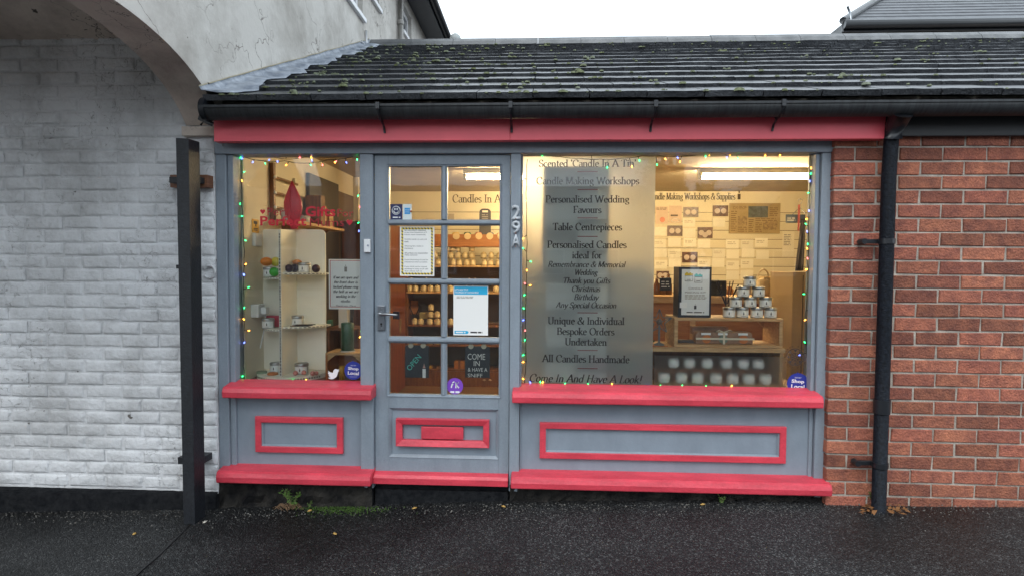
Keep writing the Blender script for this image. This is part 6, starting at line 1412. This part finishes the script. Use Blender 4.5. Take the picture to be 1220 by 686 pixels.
for k in range(5): mb.tube([(c.x+.004*k, C2+.1, zc_), (c.x+.01*k-.01, C2+.11, zc_+.19+.01*k)], .003, 5)
o = obj('reed_bundle', mb, DARKW); tag(o, 'thin dark reeds standing behind the green candle', 'reeds')
# things on the left wall: rack, shelf, sign, boxes
XWL = LX+.001
def wally(px): # depth where the left wall plane is seen at column px
    d = ray(px, 300); return (CAMP+d*((LX-CAMP.x)/d.x)).y
def zy(px, py, y): return PY(px, py, y).z
yp_ = wally(322.5); t = thing('wall_rack', 'brown upright with white rods fixed to the left wall behind the red ornament', 'rack', (LX+.03, yp_, 1.7))
ztp, zbt = zy(322, 194, yp_), zy(322, 262, yp_); mb = MB(); mb.box(LX+.001, LX+.03, yp_-.012, yp_+.022, zbt, ztp); obj('upright', mb, WOODD, t, .002)
yq = wally(350); mb = MB(); mb.box(LX+.001, LX+.02, yq-.01, yq+.01, zbt, ztp-.05); obj('upright', mb, CREAM, t, .002)
for k, py in enumerate((211, 229.5, 247)): z = zy(323, py, yp_); mb = MB(); mb.cyl((LX+.03, yp_, z), .009, yq-yp_, 8, 'y'); obj('rod', mb, mat('rod_brown', (.25, .14, .07), .5), t); mb = MB(); mb.cyl((LX+.03, yp_, z), .011, .012, 8, 'x'); obj('peg', mb, WPL, t)
ys0, ys1 = .42, 1.35; zsh = zy(360, 268, .85)
t = thing('wall_shelf', 'wooden shelf running back along the left wall, holding small boxes', 'shelf', (LX+.1, .9, zsh)); mb = MB(); mb.box(LX+.001, LX+.19, ys0, ys1, zsh-.02, zsh); obj('shelf_board', mb, WOOD, t, .002)
for yb_ in (.6, 1.2): mb = MB(); mb.prism([(LX+.001, zsh-.021), (LX+.12, zsh-.021), (LX+.001, zsh-.12)], yb_, yb_+.015, 'y'); obj('bracket', mb, WOODD, t)
o = mb = MB(); mb.lathe((LX+.08, .52, zsh+.0005), [(.035, 0), (.04, .01), (.04, .075), (.036, .08)], 16); o = obj('white_mug', mb, mat('mug_white', (.62, .6, .58), .3)); tag(o, 'white mug at the front end of the wall shelf', 'mug')
mb = MB(); mb.tube([(LX+.12, .52, zsh+.065), (LX+.145, .52, zsh+.05), (LX+.145, .52, zsh+.03), (LX+.12, .52, zsh+.018)], .005, 6); obj('handle', mb, mat('mug_white', (.62, .6, .58), .3), o)
mb = MB(); mb.lathe((LX+.1, .72, zsh+.0005), [(.05, 0), (.055, .01), (.055, .05), (.03, .055)], 16); o = obj('white_dish', mb, mat('mug_white', (.62, .6, .58), .3)); tag(o, 'low white pot on the wall shelf right of the red ornament', 'pot')
for k, (y_, w_, h_, lb) in enumerate(((.95, .09, .23, 'tall brown box, tallest on the wall shelf'), (1.08, .06, .17, 'pale wooden box of middling height on the wall shelf'), (1.2, .07, .12, 'low pale wooden box near the far end of the wall shelf'))):
    mb = MB(); mb.box(LX+.03, LX+.03+w_*1.3, y_, y_+.09, zsh+.0005, zsh+h_); o = obj('shelf_box', mb, WOODD if k == 0 else WOOD, None, .003); tag(o, lb, 'box')
y0_, y1_ = wally(300.3), wally(307.8); mb = MB(); mb.box(XWL, XWL+.004, y0_, y1_, zy(304, 277, y0_), zy(304, 261, y0_)); sg_ = obj('camera_warning_sign', mb, mat('sign_amber', (.62, .33, .02), .5)); tag(sg_, 'small amber sign with black camera symbol on the left wall', 'sign')
mb = MB(); ym_ = (y0_+y1_)/2; zm_ = zy(304, 266, y0_); mb.box(XWL+.0042, XWL+.0052, ym_-.026, ym_+.02, zm_-.004, zm_+.014); mb.box(XWL+.0042, XWL+.0052, ym_-.005, ym_+.006, zm_-.018, zm_-.004); mb.box(XWL+.0042, XWL+.0052, ym_-.026, ym_+.026, zm_-.036, zm_-.030); mb.box(XWL+.0042, XWL+.0052, ym_-.026, ym_+.02, zm_-.045, zm_-.040); obj('symbol', mb, INK, sg_)
mb = MB(); mb.box(XWL, XWL+.025, y0_, y1_, zy(304, 293.5, y0_), zy(304, 278, y0_)); o = obj('white_sensor_box', mb, WPL, None, .004); tag(o, 'small white plastic box on the wall directly below the amber sign', 'sensor')
ya_ = wally(297.5); mb = MB(); za_, zb__ = zy(303, 378, ya_), zy(303, 362.5, ya_); mb.box(XWL, XWL+.05, ya_, ya_+.09, za_, zb__); o = obj('socket_box', mb, WPL, None, .004); tag(o, 'white electric socket box with plug low on the left wall beside the stand', 'socket'); mb = MB(); mb.box(XWL+.051, XWL+.085, ya_+.03, ya_+.07, za_+.02, zb__-.02); mb.tube([(XWL+.07, ya_+.05, za_+.02), (XWL+.07, ya_+.055, za_-.03), (XWL+.03, ya_+.06, za_-.2)], .004, 6); obj('plug', mb, WPL, o)
yd0, yd1 = wally(365), wally(400); mb = MB(); mb.box(LX+.001, LX+.03, yd0, yd1, FZ+.002, zy(365, 206, yd0)); o = obj('dark_door', mb, DARKW, None, .004); tag(o, 'almost black door in the left wall behind the wall shelf', 'door'); mb = MB(); mb.cyl((LX+.031, yd0+.08, 1.1), .02, .03, 12, 'x'); obj('knob', mb, IRON, o)
mb = MB(); mb.box(LX+.001, LX+.05, wally(421), wally(432), FZ+.002, CZ-.004); o = obj('wall_pier', mb, WALLIN, None, .003); o['kind'] = 'structure'
mb = MB(); mb.box(LX+.002, LX+.012, yd1+.01, wally(420), FZ+.002, zy(365, 214, yd0)); o = obj('brown_panelling', mb, mat('panel_brown', (.14, .085, .045), .6), None); o['kind'] = 'structure'

# ---------------------------------------------------------------- fairy lights
COLS = {'g': (.03, 1, .22), 'b': (.12, .18, 1), 'o': (1, .38, .04), 'r': (1, .15, .15), 'w': (1, .8, .5)}
LIT = {k: mat('lit_bulb_'+n_, (.02, .02, .02), .4, emit=COLS[k], estr=e_) for k, n_, e_ in (('g', 'green', 3.6), ('b', 'blue', 3.5), ('o', 'amber', 6), ('r', 'pink', 3), ('w', 'warm', 5))}
WIRE = mat('wire_green', (.012, .02, .014), .6)
def bulb_mesh(k):
    mb = MB(); mb.lathe((0, 0, 0), [(.0005, -.0075), (.0027, -.005), (.0031, 0), (.0027, .004), (.0005, .0055)], 10); return mb.data('bulb', LIT[k])
BM = {k: bulb_mesh(k) for k in COLS}
def fairy(name_label, bulbs, wires, y=.075):
    t = thing('fairy_lights', name_label, 'fairy lights', (0, y, 1.3), 'strings of coloured fairy lights in the windows')
    random.seed(len(bulbs))
    mb = MB(); polys = []
    for w_ in wires:
        P_ = []
        for i, (px, py) in enumerate(w_):
            p = PY(px, py, y); P_.append((p.x, y+random.uniform(-.004, .004), p.z))
        # densify with sag
        Q = []
        for i in range(len(P_)-1):
            a, b = Vector(P_[i]), Vector(P_[i+1])
            for s_ in range(5): tt = s_/5; q = a.lerp(b, tt); q.y = y; q.z -= .35*(tt*(1-tt))*abs(b.x-a.x)*.35; q.x += random.uniform(-.0022, .0022); Q.append(q)
        Q.append(Vector(P_[-1])); polys.append(Q); mb.tube(Q, .0021, 5)
    allq = [q for Q in polys for q in Q]
    for (px, py, k) in bulbs:
        p = PY(px, py, y-.004); q = min(allq, key=lambda v_: (v_-p).length); 
        if (q-p).length < .09: mb.tube([q, p+(q-p)*.25], .0021, 5)
        o = bpy.data.objects.new('bulb', BM[k]); link(o, t, tuple(p))
        d = (q-p); 
        if d.length > .008: o.rotation_euler = Vector((d.x, 0, d.z)).to_track_quat('Z', 'Y').to_euler()
    obj('wire', mb, WIRE, t)
A = lambda ox, oy, s_, L: [(ox+a/s_, oy+b/s_, k) for a, b, k in L]
s1 = 4.29
bl = A(270, 170, s1, [(78, 48, 'g'), (143, 50, 'o'), (190, 47, 'o'), (248, 48, 'g'), (312, 47, 'g'), (497, 50, 'g'), (667, 52, 'o'), (72, 78, 'g'), (80, 82, 'b'), (134, 100, 'b'), (197, 107, 'g'), (217, 90, 'b'), (260, 97, 'b'), (305, 115, 'o'), (375, 78, 'r'), (433, 78, 'o'), (436, 92, 'b'), (430, 115, 'g'), (490, 115, 'r'), (553, 102, 'o'), (560, 97, 'r'), (612, 102, 'b'), (667, 87, 'g'),
    (89, 151, 'g'), (78, 195, 'o'), (68, 313, 'g'), (78, 377, 'g'), (60, 438, 'b'), (96, 500, 'g'), (68, 552, 'g'), (97, 622, 'o'), (90, 675, 'b'), (672, 272, 'g'), (680, 330, 'r'), (674, 410, 'g'), (676, 452, 'b'), (680, 643, 'g')])
bl += A(270, 320, s1, [(87, 30, 'b'), (112, 95, 'g'), (60, 137, 'g'), (90, 200, 'g'), (87, 257, 'o'), (113, 315, 'o'), (60, 328, 'g'), (90, 377, 'b'), (62, 467, 'o'), (82, 548, 'g'), (112, 567, 'g'), (690, 205, 'o'), (688, 240, 'g'), (686, 318, 'g'), (682, 348, 'o'), (694, 400, 'b'), (196, 578, 'o'), (228, 580, 'o'), (302, 580, 'g'), (336, 570, 'g'), (405, 568, 'o'), (518, 573, 'r'), (580, 575, 'b'), (628, 583, 'o'), (665, 576, 'r')])
fairy('string of coloured fairy lights round the edges of the left window', bl,
      [[(286, 181), (300, 187), (322, 186.5), (345, 190), (370, 186), (392, 188), (415, 185), (430, 184)], [(284, 184), (296, 189), (315, 192), (340, 192), (362, 195), (390, 191), (425, 186)], [(285, 184), (286, 215), (285, 250), (287, 290), (286, 330), (289, 370), (287, 410), (284, 445), (290, 452)], [(288, 186), (288, 220), (289, 262), (291, 300), (290, 345), (291, 385), (290, 425), (291, 452)], [(429, 185), (430, 240), (429, 300), (430, 370), (431, 420), (431, 452)], [(288, 453), (320, 455), (355, 454), (395, 455), (430, 455)]])
br = A(610, 170, s1, [(97, 62, 'b'), (155, 70, 'g'), (245, 62, 'g'), (403, 58, 'g'), (651, 92, 'g'), (612, 122, 'o'), (741, 113, 'g'), (487, 127, 'g'), (57, 180, 'w'), (70, 298, 'g'), (58, 490, 'o'), (57, 541, 'g'), (95, 608, 'g'), (75, 652, 'o')])
br += A(610, 320, s1, [(66, 76, 'r'), (92, 85, 'o'), (64, 134, 'g'), (60, 203, 'g'), (58, 262, 'b'), (67, 314, 'r'), (66, 363, 'g'), (58, 440, 'g'), (58, 476, 'o'), (58, 562, 'o'), (93, 580, 'b'), (145, 578, 'g'), (157, 580, 'o'), (270, 587, 'g'), (390, 590, 'g'), (392, 600, 'o'), (445, 600, 'b'), (511, 590, 'o'), (575, 600, 'g'), (693, 598, 'b'), (757, 600, 'g')])
br += A(770, 170, s1, [(97, 84, 'o'), (172, 98, 'o'), (160, 78, 'b'), (240, 47, 'b'), (303, 72, 'g'), (322, 62, 'o'), (412, 77, 'b'), (428, 62, 'o'), (468, 80, 'g'), (608, 68, 'o'), (708, 50, 'g'), (684, 65, 'o'), (843, 45, 'o'), (840, 160, 'g'), (836, 198, 'b'), (842, 130, 'o'), (828, 258, 'g'), (832, 348, 'b'), (820, 391, 'o'), (816, 417, 'g'), (822, 455, 'b'), (825, 518, 'g'), (822, 542, 'o'), (824, 592, 'r'), (820, 648, 'o')])
br += A(770, 310, 4.036, [(770, 44, 'o'), (758, 162, 'g'), (782, 237, 'b'), (764, 286, 'o'), (762, 393, 'g'), (778, 398, 'o'), (737, 455, 'b'), (772, 515, 'g'), (775, 612, 'o'), (771, 628, 'g'), (66, 602, 'g'), (68, 608, 'o'), (173, 602, 'g'), (285, 605, 'g'), (300, 615, 'o'), (410, 603, 'o'), (528, 622, 'g')])
fairy('string of coloured fairy lights round the edges of the right window', br,
      [[(625, 186), (645, 184.5), (668, 187), (690, 189), (715, 190), (740, 189), (765, 186), (785, 186), (812, 186.5), (840, 183), (870, 184), (905, 184), (938, 182.5), (966, 182)], [(628, 190), (627, 230), (628, 280), (627, 330), (626, 380), (627, 430), (625, 458)], [(965, 182), (964.5, 230), (963, 280), (962, 330), (960, 380), (961, 430), (960, 462)], [(626, 459), (670, 459.5), (710, 460), (760, 461), (800, 461.5), (860, 462), (905, 463), (958, 464)], [(966, 186), (966, 250), (964, 300), (964, 350)]], .058)

# ---------------------------------------------------------------- small life on the pavement
def ground_pt(px, py):
    d = ray(px, py); t = (0-CAMP.z)/d.z
    for _ in range(4): p = CAMP+d*t; t = (gz(p.x, p.y)+.006-CAMP.z)/d.z
    return CAMP+d*t
random.seed(77)
LEAF = mat('yellow_leaf', (.42, .26, .07), .6); LEAFB = mat('brown_leaf', (.22, .10, .035), .6)
spots = [(399, 636, 1, 'lone yellow leaf on the dark asphalt in front of the left window'), (369, 608.5, 1, 'small orange leaf under the left bottom sill'), (493.6, 605.5, 1, 'tan leaf on the asphalt below the door, left one'), (600, 603.5, 1, 'tan leaf on the asphalt below the right edge of the door'), (837, 601, 1, 'small yellow leaf under the right bottom sill'), (244, 622, 1, 'pale flat scrap on the asphalt by the black post'), (345, 604, 1, 'pale sliver of mortar lying at the wall foot'), (160, 636, 0, 'faint brown leaf near the foot of the white wall')]
for px, py, k, lb in spots:
    p = ground_pt(px, py); s_ = .017; a = random.uniform(0, 3); mb = MB(); u = Vector((math.cos(a), math.sin(a), 0))*s_; w_ = Vector((-u.y, u.x, 0))*.5
    z_ = Vector((0, 0, .004)); mb.mesh([tuple(q+z_) for q in (p-u, p-u*.3+w_, p+u*.5+w_*.8, p+u*1.1, p+u*.4-w_*.9, p-u*.4-w_, p+Vector((0, 0, .007)))], [(0, 5, 6), (5, 4, 6), (4, 3, 6), (3, 2, 6), (2, 1, 6), (1, 0, 6)]); o = obj('fallen_leaf', mb, LEAF if 'mortar' not in lb and 'scrap' not in lb else mat('pale_scrap', (.5, .48, .42), .8)); tag(o, lb, 'leaf' if 'leaf' in lb else 'debris')
mb = MB()
for k in range(46):
    p = ground_pt(random.choice([random.uniform(1058, 1085), random.uniform(1026, 1042)]), random.uniform(603, 614)); a = random.uniform(0, 6.3); s_ = random.uniform(.01, .022); u = Vector((math.cos(a), math.sin(a), random.uniform(-.3, .4)))*s_; w_ = Vector((-u.y, u.x, random.uniform(0, .3)*s_))*.5; q = p+Vector((0, 0, random.uniform(.004, .02)))
    mb.face([q-u, q-w_, q+u, q+w_])
obj('leaf_litter', mb, LEAFB, kind='stuff')
def weed(px, py, h, n, label, seed, green=(.10, .2, .04)):
    random.seed(seed); p = PY(px, py, -.05); p.z = gz(p.x, -.05); mb = MB(); t = thing('weed', label, 'weed', tuple(p)); ms = MB()
    for k in range(n):
        a = random.uniform(-.9, .9); b = random.uniform(-.8, .3); hh = h*random.uniform(.5, 1); tip = p+Vector((math.sin(a)*hh*.7, b*hh*.5, hh)); mid_ = p.lerp(tip, .5)+Vector((0, 0, hh*.1)); ms.tube([p, mid_, tip], .0016, 4)
        for j in range(9):
            q = (p.lerp(mid_, (j/9)*2) if j < 4.5 else mid_.lerp(tip, (j/9)*2-1)); u = Vector((random.gauss(0, 1), random.gauss(0, .6), random.gauss(0, .6))).normalized()*h*.085; w_ = u.cross(Vector((0, 1, .3))).normalized()*h*.04; q = q+u; mb.face([q-u, q+w_, q+u*1.1, q-w_])
    obj('stem', ms, mat('stem', (.12, .14, .05), .7), t); obj('leaves', mb, mat('weed_green', green, .6), t)
weed(349, 604, .13, 9, 'small green weed growing at the wall foot under the left bottom sill', 1); weed(860, 598, .06, 8, 'tiny green weed in the gap under the right bottom sill', 2); weed(1040, 602, .09, 8, 'green weed beside the foot of the round downpipe', 3); weed(369, 602, .05, 6, 'tuft of small leaves right of the larger weed', 5)
mb = MB(); random.seed(8); p = ground_pt(343, 606)
for k in range(60):
    a = random.uniform(-1.4, 1.4); l = random.uniform(.03, .07); q = Vector((p.x+random.gauss(0, .02), -.07+random.gauss(0, .012), p.z)); mb.tube([q, q+Vector((math.sin(a)*l*.6, -.01, l*.5)), q+Vector((math.sin(a)*l, -.02, l*.45*math.cos(a)))], .0011, 3)
obj('dry_grass_tuft', mb, mat('dry_grass', (.22, .13, .07), .8), kind='stuff')
mb = MB()
for k in range(900):
    px, py = random.gauss(404, 28), 603.5+abs(random.gauss(0, 4.0))
    if px < 352 or py > 617: continue
    p = ground_pt(px, py); l = random.uniform(.003, .010); a = random.uniform(0, 6.3); u = Vector((math.cos(a)*.004, math.sin(a)*.004, 0)); mb.face([p-u, p+u, p+u*.3+Vector((random.gauss(0, .003), 0, l))])
obj('grass_moss', mb, mat('ground_moss', (.07, .14, .02), .9, var=.5, vscale=40), kind='stuff')
mb = MB()
for k in range(1500):
    x = random.uniform(-3.2, 3.2); y = -.06-abs(random.gauss(0, .09)); z = gz(x, y)+.004; s_ = random.uniform(.0015, .005)*(1.7 if random.random() < .06 else 1); a = random.uniform(0, 6)
    mb.mesh([(x+s_*math.cos(a), y+s_*math.sin(a), z), (x+s_*math.cos(a+2.1), y+s_*math.sin(a+2.1), z), (x+s_*math.cos(a+4.2), y+s_*math.sin(a+4.2), z), (x, y, z+s_*.8)], [(0, 1, 3), (1, 2, 3), (2, 0, 3)])
obj('grit', mb, mat('grit_stone', (.20, .19, .17), .8, var=.6, vscale=60), kind='stuff')
